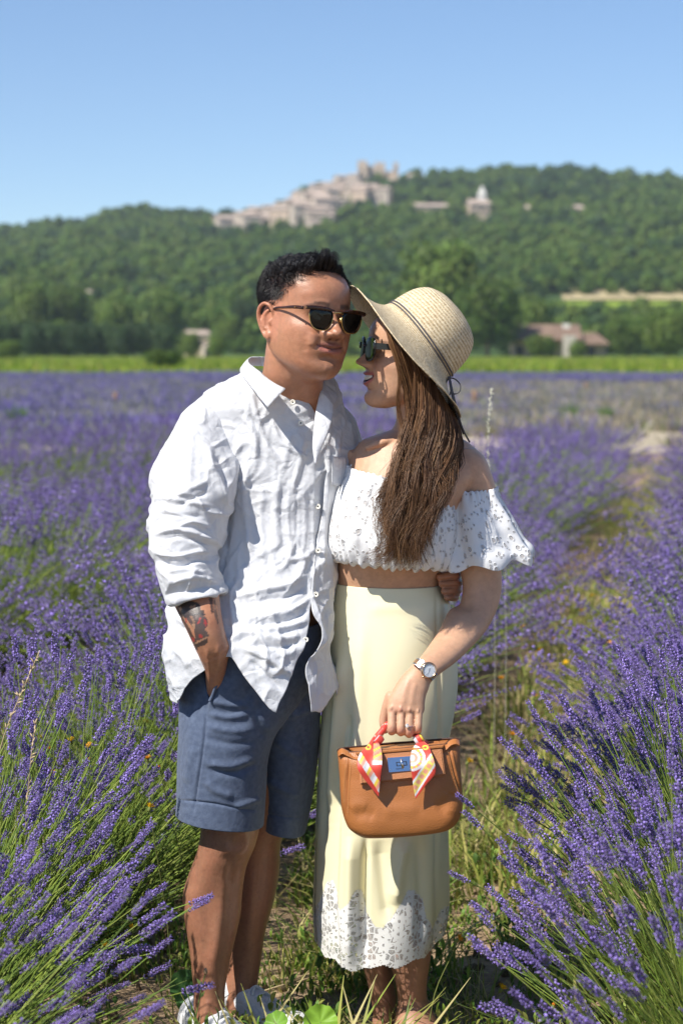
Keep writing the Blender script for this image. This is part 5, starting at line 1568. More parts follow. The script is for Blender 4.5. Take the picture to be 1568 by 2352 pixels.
for (x, y) in [(962, 375), (1014, 500)]:
    button(on_shirt(x, y) + np.array([0, -.009, 0]), parent=shirt)
for (x, y) in [(1113, 1015), (1118, 1287), (1102, 1555)]:
    button(on_shirt(x, y) + np.array([0, -.006, 0]), parent=shirt)
button(on_shirt(1046, 1830) + np.array([0, -.005, 0]), parent=shirt)

# ---- shorts
def stripe_mat():
    m, nt, b = new_mat('striped_cotton')
    tc = N(nt, 'ShaderNodeTexCoord'); sx = N(nt, 'ShaderNodeSeparateXYZ'); nt.links.new(tc.outputs['UV'], sx.inputs[0])
    mu = N(nt, 'ShaderNodeMath', operation='MULTIPLY', i_1=3300.0); nt.links.new(sx.outputs[0], mu.inputs[0])
    sn = N(nt, 'ShaderNodeMath', operation='SINE'); nt.links.new(mu.outputs[0], sn.inputs[0])
    t = tex_noise(nt, 90, 5)
    c = ramp(nt, [(.25, (.055, .075, .125)), (.75, (.115, .148, .222))], None)
    mp = N(nt, 'ShaderNodeMapRange', i_1=-1.0, i_2=1.0); nt.links.new(sn.outputs[0], mp.inputs[0]); nt.links.new(mp.outputs[0], c.inputs[0])
    cc = mix(nt, 1.0, c.outputs[0], ramp(nt, [(.3, (.74, .76, .8)), (.7, (1.2, 1.18, 1.15))], t.outputs[0]).outputs[0], 'MULTIPLY')
    nt.links.new(cc, b.inputs['Base Color']); b.inputs['Roughness'].default_value = .85; b.inputs['Specular IOR Level'].default_value = .2
    b.inputs['Sheen Weight'].default_value = .2
    n1 = bump(nt, b, t.outputs[0], .3, .004); bump(nt, b, sn.outputs[0], .04, .0004, n1)
    return m
M_short = stripe_mat()
def z5(x, y): return Z5([(x, y)])[0]
def rows5(R): return [(*z5(a, b), *z5(c, d), YL, YR, dp) for (a, b, c, d, YL, YR, dp) in R]
def garment(rows, n, sides, ex, uvw=1.0):
    v, f, nn = open_limb(rows, n, sides, ex)
    th = np.tile(np.arange(sides) / sides, n); uv = np.stack([th * uvw, np.repeat(np.linspace(0, 1, n), sides)], -1)
    return v, f, nn, uv
v, f, nn, uv = garment(rows5([(262, 120, 1290, 60, -.0, -.02, .125), (245, 300, 1285, 250, -.01, -.02, .130), (236, 450, 1270, 450, -.02, -.02, .130), (228, 620, 1190, 640, -.025, -.02, .13), (223, 760, 1060, 790, -.03, -.03, .128), (221, 900, 960, 930, -.04, -.04, .122), (216, 1060, 905, 1080, -.045, -.045, .115),
                              (211, 1300, 886, 1320, -.05, -.05, .108), (204, 1520, 868, 1605, -.055, -.055, .106)]), 240, 300, 2.15)
v = v + nn * (.004 * fbm(v * np.array([10, 10, 7]), 3))[:, None]
FO = [([(455, 650), (600, 690), (760, 700)], .006, 9), ([(450, 760), (600, 790), (760, 760)], .006, 8), ([(440, 860), (620, 890), (780, 880)], .005, 9), ([(430, 940), (600, 990), (800, 980)], -.004, 9), ([(430, 1140), (600, 1160), (800, 1100)], .006, 9), ([(430, 1180), (640, 1210), (830, 1140)], -.005, 9),
      ([(760, 600), (820, 760), (930, 900)], .007, 10), ([(800, 700), (840, 880), (880, 960)], -.005, 9), ([(430, 1260), (480, 1330), (640, 1400)], .005, 9), ([(640, 1480), (760, 1440), (860, 1410)], .005, 7), ([(330, 1000), (300, 1150), (280, 1300)], .004, 10), ([(210, 1420), (500, 1450), (700, 1490), (866, 1505)], -.0035, 3),
      ([(432, 680), (425, 850), (400, 1080), (365, 1300), (330, 1530)], -.004, 3), ([(420, 690), (412, 850), (388, 1080), (352, 1300)], .002, 6)]
v = folds(v, nn, FO, Z5)
# pocket opening: the front stands off, the facing behind the hand lies deeper
qx, qy = proj(v)
fx = np.interp(qy, *np.array([z5(a, b)[::-1] for a, b in [(625, 200), (612, 255), (560, 420), (500, 560), (462, 650), (450, 690)]]).T)
lx = np.interp(qy, *np.array([z5(a, b)[::-1] for a, b in [(300, 200), (395, 380), (430, 520), (455, 640), (462, 690)]]).T)
ytop, ybot = z5(0, 230)[1], z5(0, 690)[1]
fr = (nn[:, 1] < -.15)
win = smooth(ytop - 30, ytop, qy) * (1 - smooth(ybot - 6, ybot + 4, qy)) * fr
win2 = smooth(ytop - 30, ytop, qy) * (1 - smooth(ybot - 70, ybot + 40, qy)) * fr
v = v + np.array([0, -1, 0]) * (.022 * win2 * smooth(-1.5, 1.5, qx - fx) * (1 - smooth(30, 130, qx - fx)))[:, None]
v = v + np.array([0, 1, 0]) * (.045 * win * smooth(-2, 2, qx - lx) * smooth(2, -1.5, qx - fx))[:, None]
shorts = wobj('shorts', v, f, M_short, man, uv=uv); solid(shorts, .002); tag(shorts, 'blue and white finely striped shorts')
v2, f2, nn2, uv2 = garment(rows5([(880, 60, 1292, 60, .03, .03, .10), (860, 300, 1298, 300, .03, .02, .12), (840, 600, 1302, 640, .04, .04, .125), (830, 850, 1296, 900, .06, .06, .12), (840, 1050, 1280, 1100, .07, .07, .112), (845, 1300, 1248, 1340, .08, .08, .105), (852, 1595, 1184, 1652, .085, .085, .10)]), 200, 220, 2.15, .75)
v2 = v2 + nn2 * (.005 * fbm(v2 * np.array([9, 9, 7]), 3))[:, None]
v2 = folds(v2, nn2, [([(1060, 780), (1150, 750), (1280, 700)], .005, 8), ([(1040, 640), (1020, 760), (1000, 870)], .006, 8), ([(960, 950), (1080, 1050), (1200, 1100)], .005, 9), ([(1100, 850), (1180, 1000), (1230, 1150)], -.005, 9), ([(880, 1260), (1000, 1330), (1150, 1400)], .005, 9), ([(865, 1520), (1000, 1550), (1190, 1560)], -.003, 3)], Z5)
o = wobj('shorts_leg', v2, f2, M_short, shorts, uv=uv2); solid(o, .002)
# piping along the pocket edge
def near_depth(vx, vy, pts, rad=6):
    qx, qy = proj(pts); m = (np.hypot(qx - vx, qy - vy) < rad)
    return pts[m, 1].min() if m.any() else -.12
pp = []
for (a, b) in [(614, 250), (590, 330), (560, 420), (528, 500), (500, 560), (475, 625), (455, 665)]:
    vx, vy = z5(a, b); pp.append(P(vx, vy, near_depth(vx + 3, vy, v) - .002))
pv, pf = tube(pp, [.0032] * 7, 10, 60); wobj('pocket_piping', pv, pf, M_short, shorts, uv=np.stack([np.repeat(np.linspace(0, .25, 60), 10), np.tile(np.linspace(0, 1, 10), 60)], -1))
# belt of dark underwear shown at the opening
# ---- sneakers
M_shoe = linen_mat('white_canvas', (.82, .83, .86)); M_sole = plain('white_rubber', (.74, .74, .72), .6, .08, 30)
def shoe(base, ang, L=.27, tag_=None):
    """base: ankle point on the ground; ang: toe direction in the ground plane"""
    d = np.array([math.cos(ang), math.sin(ang), 0]); s_ = np.array([-math.sin(ang), math.cos(ang), 0]); up = np.array([0, 0, 1])
    st = [(-.075, .028, .085, .0), (-.06, .036, .10, .0), (-.02, .040, .105, .0), (.03, .042, .088, .0), (.08, .046, .068, .0), (.13, .049, .054, .0), (.165, .043, .046, 0), (.188, .026, .036, 0), (.195, .008, .028, 0)]
    R = catmull(st, 40); th = np.linspace(0, np.pi, 24)
    V = []
    for u, w, h, _ in R:
        V.append(base + d * u + s_ * (np.sign(np.cos(th)) * np.abs(np.cos(th)) ** .7 * w)[:, None] + up * (.022 + np.abs(np.sin(th)) ** .8 * (h - .022))[:, None])
    V = np.array(V).reshape(-1, 3)
    V = V + .002 * fbm(V * 45, 2)[:, None]
    return V, grid_faces(40, 24), d, s_, up
def add_shoe(base, ang, lab):
    V, F, d, s_, up = shoe(np.array(base), ang)
    sh = wobj('shoe', V, F, M_shoe, man); solid(sh, .003); tag(sh, lab)
    R = catmull([(-.082, .022), (-.07, .037), (-.02, .044), (.08, .050), (.14, .053), (.175, .045), (.20, .024), (.205, .004)], 40)
    ring = np.concatenate([np.array(base) + d * u + s_ * w for u, w in R] + [np.array(base) + d * u - s_ * w for u, w in R[::-1]]).reshape(-1, 3)
    n = len(ring); sv = np.concatenate([ring + up * z for z in (0.002, .026)]); ff = [tuple(q) for q in grid_faces(2, n, True)] + [tuple(range(n)), tuple(range(n, 2 * n))[::-1]]
    wobj('sole', sv, ff, M_sole, sh)
    for k in range(5):
        u = .015 + .022 * k; h = np.interp(u, [-.02, .03, .08, .13], [.105, .088, .068, .054]) + .004
        for sg in (1, -1):
            pts = [np.array(base) + d * (u + .012) + s_ * (sg * -.020) + up * (h - .010), np.array(base) + d * (u + .006) + up * (h + .004), np.array(base) + d * u + s_ * (sg * .020) + up * (h - .008)]
            lv_, lf_ = tube(pts, .0035, 8, 10, flat=.5); wobj('lace', lv_, lf_, M_shoe, sh)
    tg = [np.array(base) + d * .0 + up * .10, np.array(base) + d * -.004 + up * .125, np.array(base) + d * .006 + up * .128]
    tv, tf = tube(tg, [.008, .010, .006], 10, 10, flat=.35); wobj('tongue', tv, tf, M_shoe, sh)
b1 = P(*z6(240, 1180), -.075); b1[2] = .002
b2 = P(*z6(400, 1040), .085); b2[2] = .002
add_shoe(b1, math.radians(-48), 'white canvas sneaker on the foot set forward')
add_shoe(b2, math.radians(-38), 'white laced sneaker on the foot set back')

# ---- his sunglasses: dark upper rims, gold lower rims
M_tort = plain('tortoiseshell', (.055, .018, .009), .15, .5, 120, c2=(.012, .005, .004)); M_gold = plain('gold_metal', (.75, .52, .20), .25, .1, 50, metal=1.0)
def lens_mat(name, c, rough=.04, spec=.8, coat=.6):
    m, nt, b = new_mat(name); t = tex_noise(nt, 30, 2)
    r = ramp(nt, [(.3, tuple(q * .8 for q in c)), (.7, c)], t.outputs[0]); nt.links.new(r.outputs[0], b.inputs['Base Color'])
    b.inputs['Roughness'].default_value = rough; b.inputs['Specular IOR Level'].default_value = spec; b.inputs['Coat Weight'].default_value = coat; b.inputs['Coat Roughness'].default_value = .03
    return m
M_lens1 = lens_mat('black_lens', (.005, .005, .005), .08, .25, .12)
sg = empty('sunglasses', FM.w((0, 10, 12)), 'browline sunglasses with dark tortoiseshell tops and gold rims on the man\'s face', 'sunglasses')
def lens_outline(side, n=48):
    """outline in head cm, x from the middle; flat top, rounded bottom"""
    t = np.linspace(0, 2 * np.pi, n, endpoint=False)
    c, s = np.cos(t), np.sin(t)
    x = 3.55 + 2.55 * np.sign(c) * np.abs(c) ** .75
    z = np.where(s > 0, 12.35 + 1.15 * np.abs(s) ** .7 + .12 * c, 12.35 - 2.95 * np.abs(s) ** .95 + .12 * c)
    y = 10.55 - .028 * x ** 2 * .55
    return np.stack([side * x, y, z], -1)
for sd in (-1, 1):
    O = lens_outline(sd)
    c = O.mean(0); rings = [c + (O - c) * k + np.array([0, .16 * (1 - k * k), 0]) for k in (1, .75, .5, .25)]
    V = np.concatenate([*rings, c[None] + np.array([[0, .16, 0]])]); n = len(O)
    f = [tuple(q) for q in grid_faces(4, n, True)] + [(3 * n + i, 3 * n + (i + 1) % n, 4 * n) for i in range(n)]
    ln = wobj('lens', FM.w(V), f, M_lens1, sg); solid(ln, .0012)
    low = np.concatenate([O[n // 2:], O[:1]]); v, f = tube(FM.w(low), .0009, 8); wobj('rim', v, f, M_gold, sg)
    # browline
    u = np.linspace(0, 1, 30)
    bx = .9 + 6.0 * u; bz = 13.30 + .25 * np.sin(u * 2.6) - .05 * u; by = 10.75 - .028 * bx ** 2 * .55
    hh = .16 + .24 * smooth(.0, .35, u) - .06 * smooth(.75, 1, u)
    pts = np.stack([sd * bx, by, bz - .15 * hh], -1)
    th = np.linspace(0, 2 * np.pi, 12, endpoint=False)
    V = (pts[:, None] + np.stack([0 * th, .15 * np.cos(th), 0 * th], -1)[None] + (np.stack([0 * th, 0 * th, np.sin(th)], -1)[None] * hh[:, None, None]))
    V = V.reshape(-1, 3); f = [tuple(q) for q in grid_faces(30, 12, True)] + [tuple(range(12))[::-1], tuple(29 * 12 + i for i in range(12))]
    wobj('browline', FM.w(V), f, M_tort, sg)
    tp = [(sd * 7.1, 9.3, 13.2), (sd * 7.5, 8.0, 13.25), (sd * 7.75, 4.0, 13.1), (sd * 7.7, .8, 12.85), (sd * 7.5, -.9, 12.3), (sd * 7.3, -2.2, 10.8)]
    v, f = tube(FM.w(tp), [.0034, .0036, .0026, .0024, .0026, .0022], 10, 40, flat=.5, up=FM.dirw((1, 0, 0))); wobj('temple', v, f, M_tort, sg)
    for off in ((sd * 6.75, 9.85, 13.35), (sd * 7.72, 7.6, 13.22)):
        v, f = ellipsoid((0, 0, 0), (.0022, .0012, .001)); wobj('rivet', v @ FM.R.T + FM.w(off) + FM.dirw((sd * .35, .4, 0)) * .006, f, M_gold, sg)
v, f = tube(FM.w([(-1.1, 10.7, 12.75), (-.5, 10.95, 12.95), (.5, 10.95, 12.95), (1.1, 10.7, 12.75)]), .0014, 8, 16); wobj('bridge', v, f, M_gold, sg)
for sd in (-1, 1):
    v, f = ellipsoid((0, 0, 0), (.002, .004, .006)); wobj('nose_pad', v @ FM.R.T + FM.w((sd * 1.0, 10.1, 11.6)), f, M_gold, sg)
# ================================================================== the woman
FW = Frame(-78, 4.8, 1.0, 1.06, (.1395, .0, 1.3415))
woman = empty('person', (.12, .0, 0), 'woman in straw hat, off-shoulder white top and long pale yellow skirt, holding a handbag', 'person')
TW = [(0.05, 7.2, 4.6, 1.3, 6.0, 2.0), (0.5, 8.2, 3.2, 2.6, 5.2, 2.0), (1.3, 8.75, 1.2, 3.8, 4.0, 2.05), (2.3, 8.8, -.6, 4.8, 2.8, 2.1), (3.6, 8.4, -2.6, 5.5, 1.8, 2.15), (5.0, 8.6, -4.2, 5.95, 1.0, 2.2),
      (6.5, 8.7, -5.6, 6.3, .6, 2.2), (8.0, 8.55, -6.8, 6.6, .2, 2.25), (9.5, 8.5, -7.8, 6.8, -.2, 2.3), (11, 8.45, -8.6, 6.9, -.6, 2.35), (12.8, 8.9, -9.2, 6.9, -.8, 2.35),
      (14.6, 9.1, -9.5, 6.95, -1, 2.25), (16.4, 8.6, -9.3, 6.9, -1, 2.15), (18.4, 7.1, -8.2, 6.2, -1, 2.1), (20, 5.0, -6.4, 4.8, -1, 2), (21.1, 2.5, -4.0, 2.8, -.9, 2), (21.5, .4, -1.4, .6, -.5, 2)]
def feat_woman(x, y, z):
    ax = np.abs(x); dy = 0 * x
    br = np.interp(z, [7.3, 7.75, 8.3, 8.9, 9.8, 11.2, 12.6], [0, 1.0, 2.75, 3.0, 2.0, .85, 0])
    wd = np.interp(z, [7.3, 8.0, 9.0, 10.5, 12.5], [1.3, 1.2, 1.05, .8, .75])
    dy += br * np.exp(-(x / wd) ** 2)
    dy += 1.3 * gb(ax, z, 1.35, 8.3, .62, .62)
    dy -= .4 * gb(ax, z, .65, 7.6, .4, .3)
    dy -= .7 * gb(ax, z, 2.9, 11.0, 1.4, .95)
    dy += .18 * gb(ax, z, 2.8, 12.8, 2.2, .7)
    dy += .55 * gb(ax, z, 4.1, 8.3, 1.5, 1.5)
    dy += .75 * gb(x, z, 0, 5.6, 2.8, 1.9)
    zc = 5.55 + .09 * ax ** 2; hh = .62 * np.clip(1 - (ax / 2.7) ** 2, 0, 1)
    dy += .42 * np.exp(-((z - (zc + hh + .42)) / .36) ** 2) * np.exp(-(x / 2.3) ** 4)
    dy += .50 * np.exp(-((z - (zc - hh - .45)) / .42) ** 2) * np.exp(-(x / 2.2) ** 4)
    dy -= 1.1 * (1 - smooth(.55, 1.05, np.abs(z - zc) / (hh + .12))) * (ax < 2.75)
    dy -= .35 * gb(x, z, 0, 3.4, 1.9, .45)
    dy += .25 * gb(x, z, 0, 1.8, 1.5, 1.0)
    nl = 1.7 + (8.3 - z) * .6
    dy -= .22 * np.exp(-((ax - nl) / .3) ** 2) * smooth(5.2, 6.0, z) * (1 - smooth(7.8, 8.5, z))
    return dy, np.sign(x) * .2 * gb(ax, z, 5.8, 8.6, 2, 1.5), 0 * x
wv, wf = head_local(TW, feat_woman, 170, 170)
body = MB()
body.add(FW.w(wv), wf)
for sd in (-1, 1):
    ev, ef = ear_local(sd, 9.2, -.9, 6.4, .92).data(); body.add(FW.w(ev), ef)
# neck, trunk
body.add(*limb([(905, 880, 1000, 860, .0, .0, .045), (909, 930, 1000, 920, .005, .005, .047), (908, 970, 1004, 960, .01, .01, .048), (895, 992, 1015, 985, .02, .02, .052), (870, 1020, 1040, 1015, .02, .02, .06)], 24, 36))
body.add(*limb([(905, 985, 1005, 975, .02, .02, .045), (868, 997, 1035, 995, .02, .02, .055), (830, 1013, 1075, 1016, .015, .015, .068), (808, 1042, 1100, 1042, .01, .01, .08), (800, 1075, 1108, 1080, .0, .0, .092), (798, 1110, 1085, 1120, -.01, -.01, .105),
                (790, 1160, 1055, 1165, -.015, -.015, .118), (785, 1210, 1045, 1215, -.015, -.015, .115), (780, 1260, 1030, 1265, -.01, -.01, .100), (774, 1310, 1015, 1310, .01, .01, .092), (772, 1345, 1010, 1345, .025, .025, .092), (772, 1420, 1023, 1420, .03, .03, .10), (777, 1520, 1032, 1520, .03, .03, .105), (792, 1600, 1018, 1600, .03, .03, .09)], 70, 48))
# collar bones
for sx in ((905, 1012, 840, 1030), (950, 1015, 1040, 1035)):
    body.add(*tube([P(sx[0], sx[1], -.035), P((sx[0] + sx[2]) / 2, sx[1] + 6, -.045), P(sx[2], sx[3], -.035)], [.006, .008, .006], 10, 14))
# her near arm: shoulder, elbow, wrist
body.add(*limb([(1030, 1025, 1092, 1030, .0, .0, .035), (1035, 1055, 1112, 1050, -.005, -.005, .045), (1036, 1090, 1127, 1084, -.005, -.005, .049), (1040, 1130, 1137, 1118, -.005, -.005, .048), (1046, 1210, 1145, 1205, -.005, -.005, .045), (1053, 1298, 1150, 1300, -.01, -.01, .043),
                (1062, 1350, 1150, 1358, -.02, -.015, .041), (1055, 1388, 1140, 1400, -.035, -.03, .040), (1034, 1400, 1122, 1438, -.055, -.055, .040), (1006, 1452, 1078, 1490, -.105, -.105, .037), (984, 1484, 1042, 1524, -.145, -.145, .031), (966, 1508, 1012, 1546, -.175, -.175, .025),
                (944, 1530, 990, 1566, -.195, -.195, .021), (920, 1556, 984, 1582, -.205, -.205, .020), (901, 1586, 978, 1598, -.212, -.212, .019), (891, 1612, 975, 1616, -.218, -.218, .017), (890, 1634, 973, 1636, -.222, -.222, .014), (895, 1642, 968, 1642, -.222, -.222, .010)], 110, 40))
for (xk, yb, xb) in [(899, 1684, 899), (921, 1686, 920), (941, 1690, 939), (961, 1682, 959)]:
    r = .0086 if xk != 961 else .0080
    hand_chain(body, [P(xk, 1628, -.222), P((xk + xb) / 2, 1652, -.232), P(xb, yb - 10, -.236), P(xb, yb - 4, -.222), P(xb, yb - 12, -.205), P(xb, yb - 22, -.197)], [r * 1.15, r, r * 1.06, r * .98, r * .9, r * .75], 14, 26)
hand_chain(body, [P(897, 1600, -.205), P(886, 1634, -.20), P(881, 1660, -.198), P(884, 1678, -.20)], [.012, .0105, .0095, .007], 14, 20)
# far arm, behind the man's shirt
body.add(*tube([P(830, 1035, .03), P(800, 1090, .05), P(785, 1180, .09), P(770, 1300, .13), P(740, 1370, .15), P(700, 1400, .16)], [.042, .046, .042, .036, .030, .024], 20, 40))
hand_chain(body, [P(700, 1400, .16), P(672, 1408, .165), P(650, 1410, .168)], [.026, .024, .012])
for k in range(4): hand_chain(body, [P(668, 1392 + 11 * k, .165), P(640, 1395 + 12 * k, .165), P(622, 1399 + 12 * k, .16)], [.0085, .008, .0065])
# legs and feet
body.add(*limb(rows6([(930, -900, 1210, -900, .05, .05, .07), (950, -400, 1200, -400, .06, .06, .065), (985, 200, 1195, 200, .07, .07, .058), (1010, 600, 1190, 600, .08, .08, .055), (1040, 850, 1188, 845, .08, .08, .05), (1062, 930, 1200, 920, .08, .08, .042), (1083, 1030, 1212, 1010, .08, .08, .034), (1090, 1100, 1205, 1090, .075, .075, .032), (1080, 1170, 1200, 1160, .07, .07, .04), (1075, 1215, 1200, 1215, .05, .05, .07), (1080, 1232, 1195, 1232, .05, .05, .07)]), 60, 30))
body.add(*limb(rows6([(1150, -900, 1440, -900, .03, .03, .07), (1160, -400, 1420, -400, .02, .02, .065), (1165, 200, 1400, 200, .01, .01, .058), (1175, 600, 1398, 600, .0, .0, .056), (1186, 840, 1392, 790, .0, .0, .052), (1210, 935, 1372, 930, .0, .0, .044), (1220, 1010, 1374, 1010, .0, .0, .040), (1212, 1080, 1405, 1080, -.01, -.01, .042), (1200, 1140, 1432, 1135, -.02, -.02, .05), (1195, 1205, 1440, 1200, -.05, -.05, .08), (1200, 1242, 1435, 1240, -.06, -.06, .09)]), 60, 30))
V, F, NN = remesh(body, .0024, 'woman', 1)
V = folds(V, NN, [([(722, 735), (724, 800), (722, 930)], -.0045, 1.6), ([(803, 745), (802, 830), (805, 945)], -.0045, 1.6), ([(880, 740), (884, 820), (884, 930)], -.0045, 1.6), ([(665, 700), (690, 715)], .003, 6), ([(750, 710), (775, 715)], .003, 6), ([(830, 720), (850, 722)], .003, 5), ([(905, 730), (925, 735)], .003, 5),
                    ([(690, 890), (672, 892)], -.001, 3), ([(780, 700), (800, 560), (840, 440)], .0018, 7), ([(860, 700), (870, 580), (900, 470)], .0014, 6)], Z4)
Lw = FW.l(V); px, py = proj(V); x, y, z = Lw.T; ax = np.abs(x)
skin = np.tile(np.array([0.575, 0.345, 0.22]), (len(V), 1))
lg = smooth(2100, 2200, py)[:, None]; skin = skin * (1 - lg) + np.array([0.40, 0.215, 0.14]) * lg  # lower legs painted browner, standing for their shade below the skirt
inhead = (z > -1) & (z < 24) & (ax < 9) & (V[:, 2] > 1.3) & (V[:, 1] > -.2)
face = (inhead & (y > 2.5)).astype(float)
zc = 5.55 + .09 * ax ** 2; hh = .62 * np.clip(1 - (ax / 2.7) ** 2, 0, 1)
lipm = face * (np.exp(-((z - (zc + hh + .38)) / .42) ** 4) + np.exp(-((z - (zc - hh - .42)) / .5) ** 4)) * (ax < 2.75) * (y > 6.6)
skin = paint(np.clip(.9 * lipm, 0, .9), (.42, .12, .12), skin)
mth = face * (np.abs(z - zc) < hh + .1) * (ax < 2.6) * (y > 5); skin = paint(.95 * mth, (.10, .02, .02), skin)  # dark colour in the mouth opening stands for its inner shade
brow = face * np.exp(-((z - (12.75 + .25 * np.exp(-((ax - 3.2) / 1.4) ** 2))) / .28) ** 4) * smooth(1.0, 1.5, ax) * (1 - smooth(4.8, 5.6, ax)); skin = paint(.65 * brow, (.10, .05, .035), skin)
skin = paint(np.clip(face * gb(ax, z, .75, 7.65, .42, .25) * (y > 8.4), 0, .8), (.12, .04, .035), skin)  # shade inside the nostrils painted as dark skin colour
skin = paint(.30 * face * gb(ax, z, 3.9, 8.4, 1.9, 1.6), (.56, .25, .18), skin)
scal = (inhead & (y < 6.3 - .25 * np.abs(z - 17)) & (z > 12) & (ax > 0)) | (inhead & (y < -2.2) & (z > 4)) | (inhead & (z > 17.6))
skin = paint(.93 * scal.astype(float), (.05, .028, .018), skin)
kn = gb(px, py, 899, 1676, 9, 7) + gb(px, py, 920, 1678, 9, 7) + gb(px, py, 940, 1681, 9, 7) + gb(px, py, 960, 1674, 8, 7) + gb(px, py, 915, 1630, 20, 7)
skin = paint(np.clip(.5 * kn * (V[:, 1] < -.2), 0, .6), (.58, .25, .18), skin)
skin = np.clip(skin * (1 + .10 * fbm(V * 130, 2) + .06 * noise3(V * 420))[:, None], .004, 1)
M_skin2 = skin_mat('fair_skin', .42, .12)
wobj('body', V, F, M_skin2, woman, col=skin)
# teeth
M_teeth = plain('teeth', (.80, .77, .70), .25, .04, 40)
tx = np.linspace(-2.25, 2.25, 46); tv = []
for q, k in zip(np.linspace(0, 1, 6), range(6)):
    zc_ = 5.55 + .09 * tx ** 2; hh_ = .66 * np.clip(1 - (tx / 2.75) ** 2, 0, 1)
    zt = zc_ + hh_ + .1 - (hh_ * 1.45 + .1) * q
    yt = 9.1 - .17 * tx ** 2 + .10 * np.abs(np.cos(tx * np.pi / .78)) ** .5 + .12 * np.sin(q * 2.6)
    tv.append(np.stack([tx, yt, zt], -1))
solid(wobj('teeth', FW.w(np.array(tv).reshape(-1, 3)), grid_faces(6, 46), M_teeth, woman), .001)
# ear ring
M_silver = plain('silver', (.80, .80, .80), .2, .05, 30, metal=1.0)
v, f = tube(np.array([FW.w((7.7 + .1 * math.cos(a), -.6 + .5 * math.cos(a), 6.3 + .55 * math.sin(a))) for a in np.linspace(0, 6.1, 24)]), .0009, 6); wobj('earring', v, f, M_silver, woman)

# ---- long brown hair
g = np.random.default_rng(61)
GU = [np.array(q, float) for q in [
    [(948, 835, -.05), (947, 900, -.06), (938, 960, -.078), (926, 1020, -.105), (914, 1070, -.128), (893, 1120, -.155), (877, 1170, -.172), (886, 1208, -.176), (899, 1236, -.176), (882, 1258, -.174), (848, 1272, -.170)],
    [(958, 850, -.05), (958, 930, -.07), (950, 1000, -.10), (935, 1065, -.132), (912, 1120, -.160), (896, 1165, -.174), (893, 1200, -.18), (908, 1232, -.18), (898, 1262, -.178), (880, 1278, -.175), (858, 1288, -.172)],
    [(972, 865, -.05), (978, 930, -.075), (975, 1000, -.105), (962, 1070, -.14), (942, 1125, -.164), (922, 1170, -.178), (914, 1205, -.184), (924, 1240, -.184), (926, 1262, -.182), (922, 1280, -.178), (916, 1294, -.176)],
    [(998, 885, -.04), (1008, 950, -.07), (1004, 1020, -.11), (988, 1085, -.145), (966, 1140, -.168), (948, 1180, -.18), (938, 1215, -.185), (942, 1245, -.185), (946, 1268, -.182), (948, 1284, -.18), (950, 1298, -.178)],
    [(1022, 925, -.02), (1034, 980, -.055), (1026, 1040, -.10), (1010, 1095, -.138), (992, 1145, -.16), (974, 1185, -.172), (960, 1215, -.178), (956, 1240, -.178), (960, 1260, -.176), (964, 1278, -.174), (968, 1290, -.172)],
    [(1040, 955, .0), (1056, 995, -.035), (1050, 1045, -.085), (1038, 1090, -.12), (1024, 1130, -.142), (1008, 1165, -.155), (994, 1195, -.163), (984, 1220, -.166), (978, 1245, -.166), (974, 1262, -.166), (970, 1275, -.166)]]]
GW = np.array([catmull(P(q[:, 0], q[:, 1], q[:, 2] - .03 * smooth(1080, 880, q[:, 1])), 26) for q in GU])
def fan(GW, n, seed, thick=.02, end=(.62, 1.0), noise_amp=.006, ncl=60, back=0.0):
    g = np.random.default_rng(seed)
    cl = g.random(ncl); clz = g.random(ncl); cend = end[0] + (end[1] - end[0]) * g.random(ncl) ** .6
    k = g.integers(0, ncl, n)
    u = np.clip(cl[k] + .026 * g.normal(size=n), 0, .9999) * (len(GW) - 1)
    i = u.astype(int); fr = (u - i)[:, None, None]
    base = GW[i] * (1 - fr) + GW[np.minimum(i + 1, len(GW) - 1)] * fr
    m = base.shape[1]
    e = np.clip(cend[k] + .05 * g.normal(size=n), .3, 1.0)
    tt = np.linspace(0, 1, m)[None] * e[:, None] * (m - 1)
    a = np.minimum(tt.astype(int), m - 2); ff = (tt - a)[..., None]
    r = np.arange(n)[:, None]
    pth = base[r, a] * (1 - ff) + base[r, a + 1] * ff
    T = np.linspace(0, 1, m)[None, :, None]
    dep = (clz[k] - .5)[:, None, None] * 2 * thick + .003 * g.normal(size=(n, 1, 1))
    pth = pth + np.array([0, 1, 0]) * (dep + back) * (1 - .3 * T)
    ph = (cl[k] * 40)[:, None, None] + 3.0 * T
    wav = np.concatenate([noise3(np.concatenate([ph + 0 * T, 0 * ph + 1.7 * T, 0 * ph + j * 5.1 + 0 * T], -1))[..., None] for j in range(3)], -1)
    ph2 = (clz[k] * 6.28)[:, None, None]
    wave = np.concatenate([np.sin(6.28 * 1.5 * T + ph2), .5 * np.sin(6.28 * 1.3 * T + ph2 * 1.7), 0 * T + 0 * ph2], -1)
    pth = pth + noise_amp * 2.2 * wav * T ** 1.3 + noise_amp * .55 * wave * smooth(.1, .6, T) + .0022 * g.normal(size=(n, 1, 3)) * (.5 + T)
    return pth, k, clz[k]
HC = np.array([(.10, .046, .021), (.16, .077, .034), (.25, .13, .058), (.065, .031, .016), (.36, .20, .09)])
def hair_cols(n, k, seed, light=0.0):
    g = np.random.default_rng(seed); cc = HC[np.random.default_rng(seed + 1).choice(5, 200, p=[.3, .3, .18, .14, .08])]
    own = HC[g.choice(5, n, p=[.3, .3, .18, .14, .08])]
    return (.4 * cc[k] + .6 * own) * (.75 + .5 * g.random(n))[:, None]
M_hair2 = hair_mat('brown_hair', .42, .28)
hair = MB()
PA, KA, _ = fan(GW, 3900, 71, .024, (.45, 1.0), .021, 170)
PB, KB, _ = fan(GW[1:], 900, 72, .02, (.6, 1), .010, back=.05)
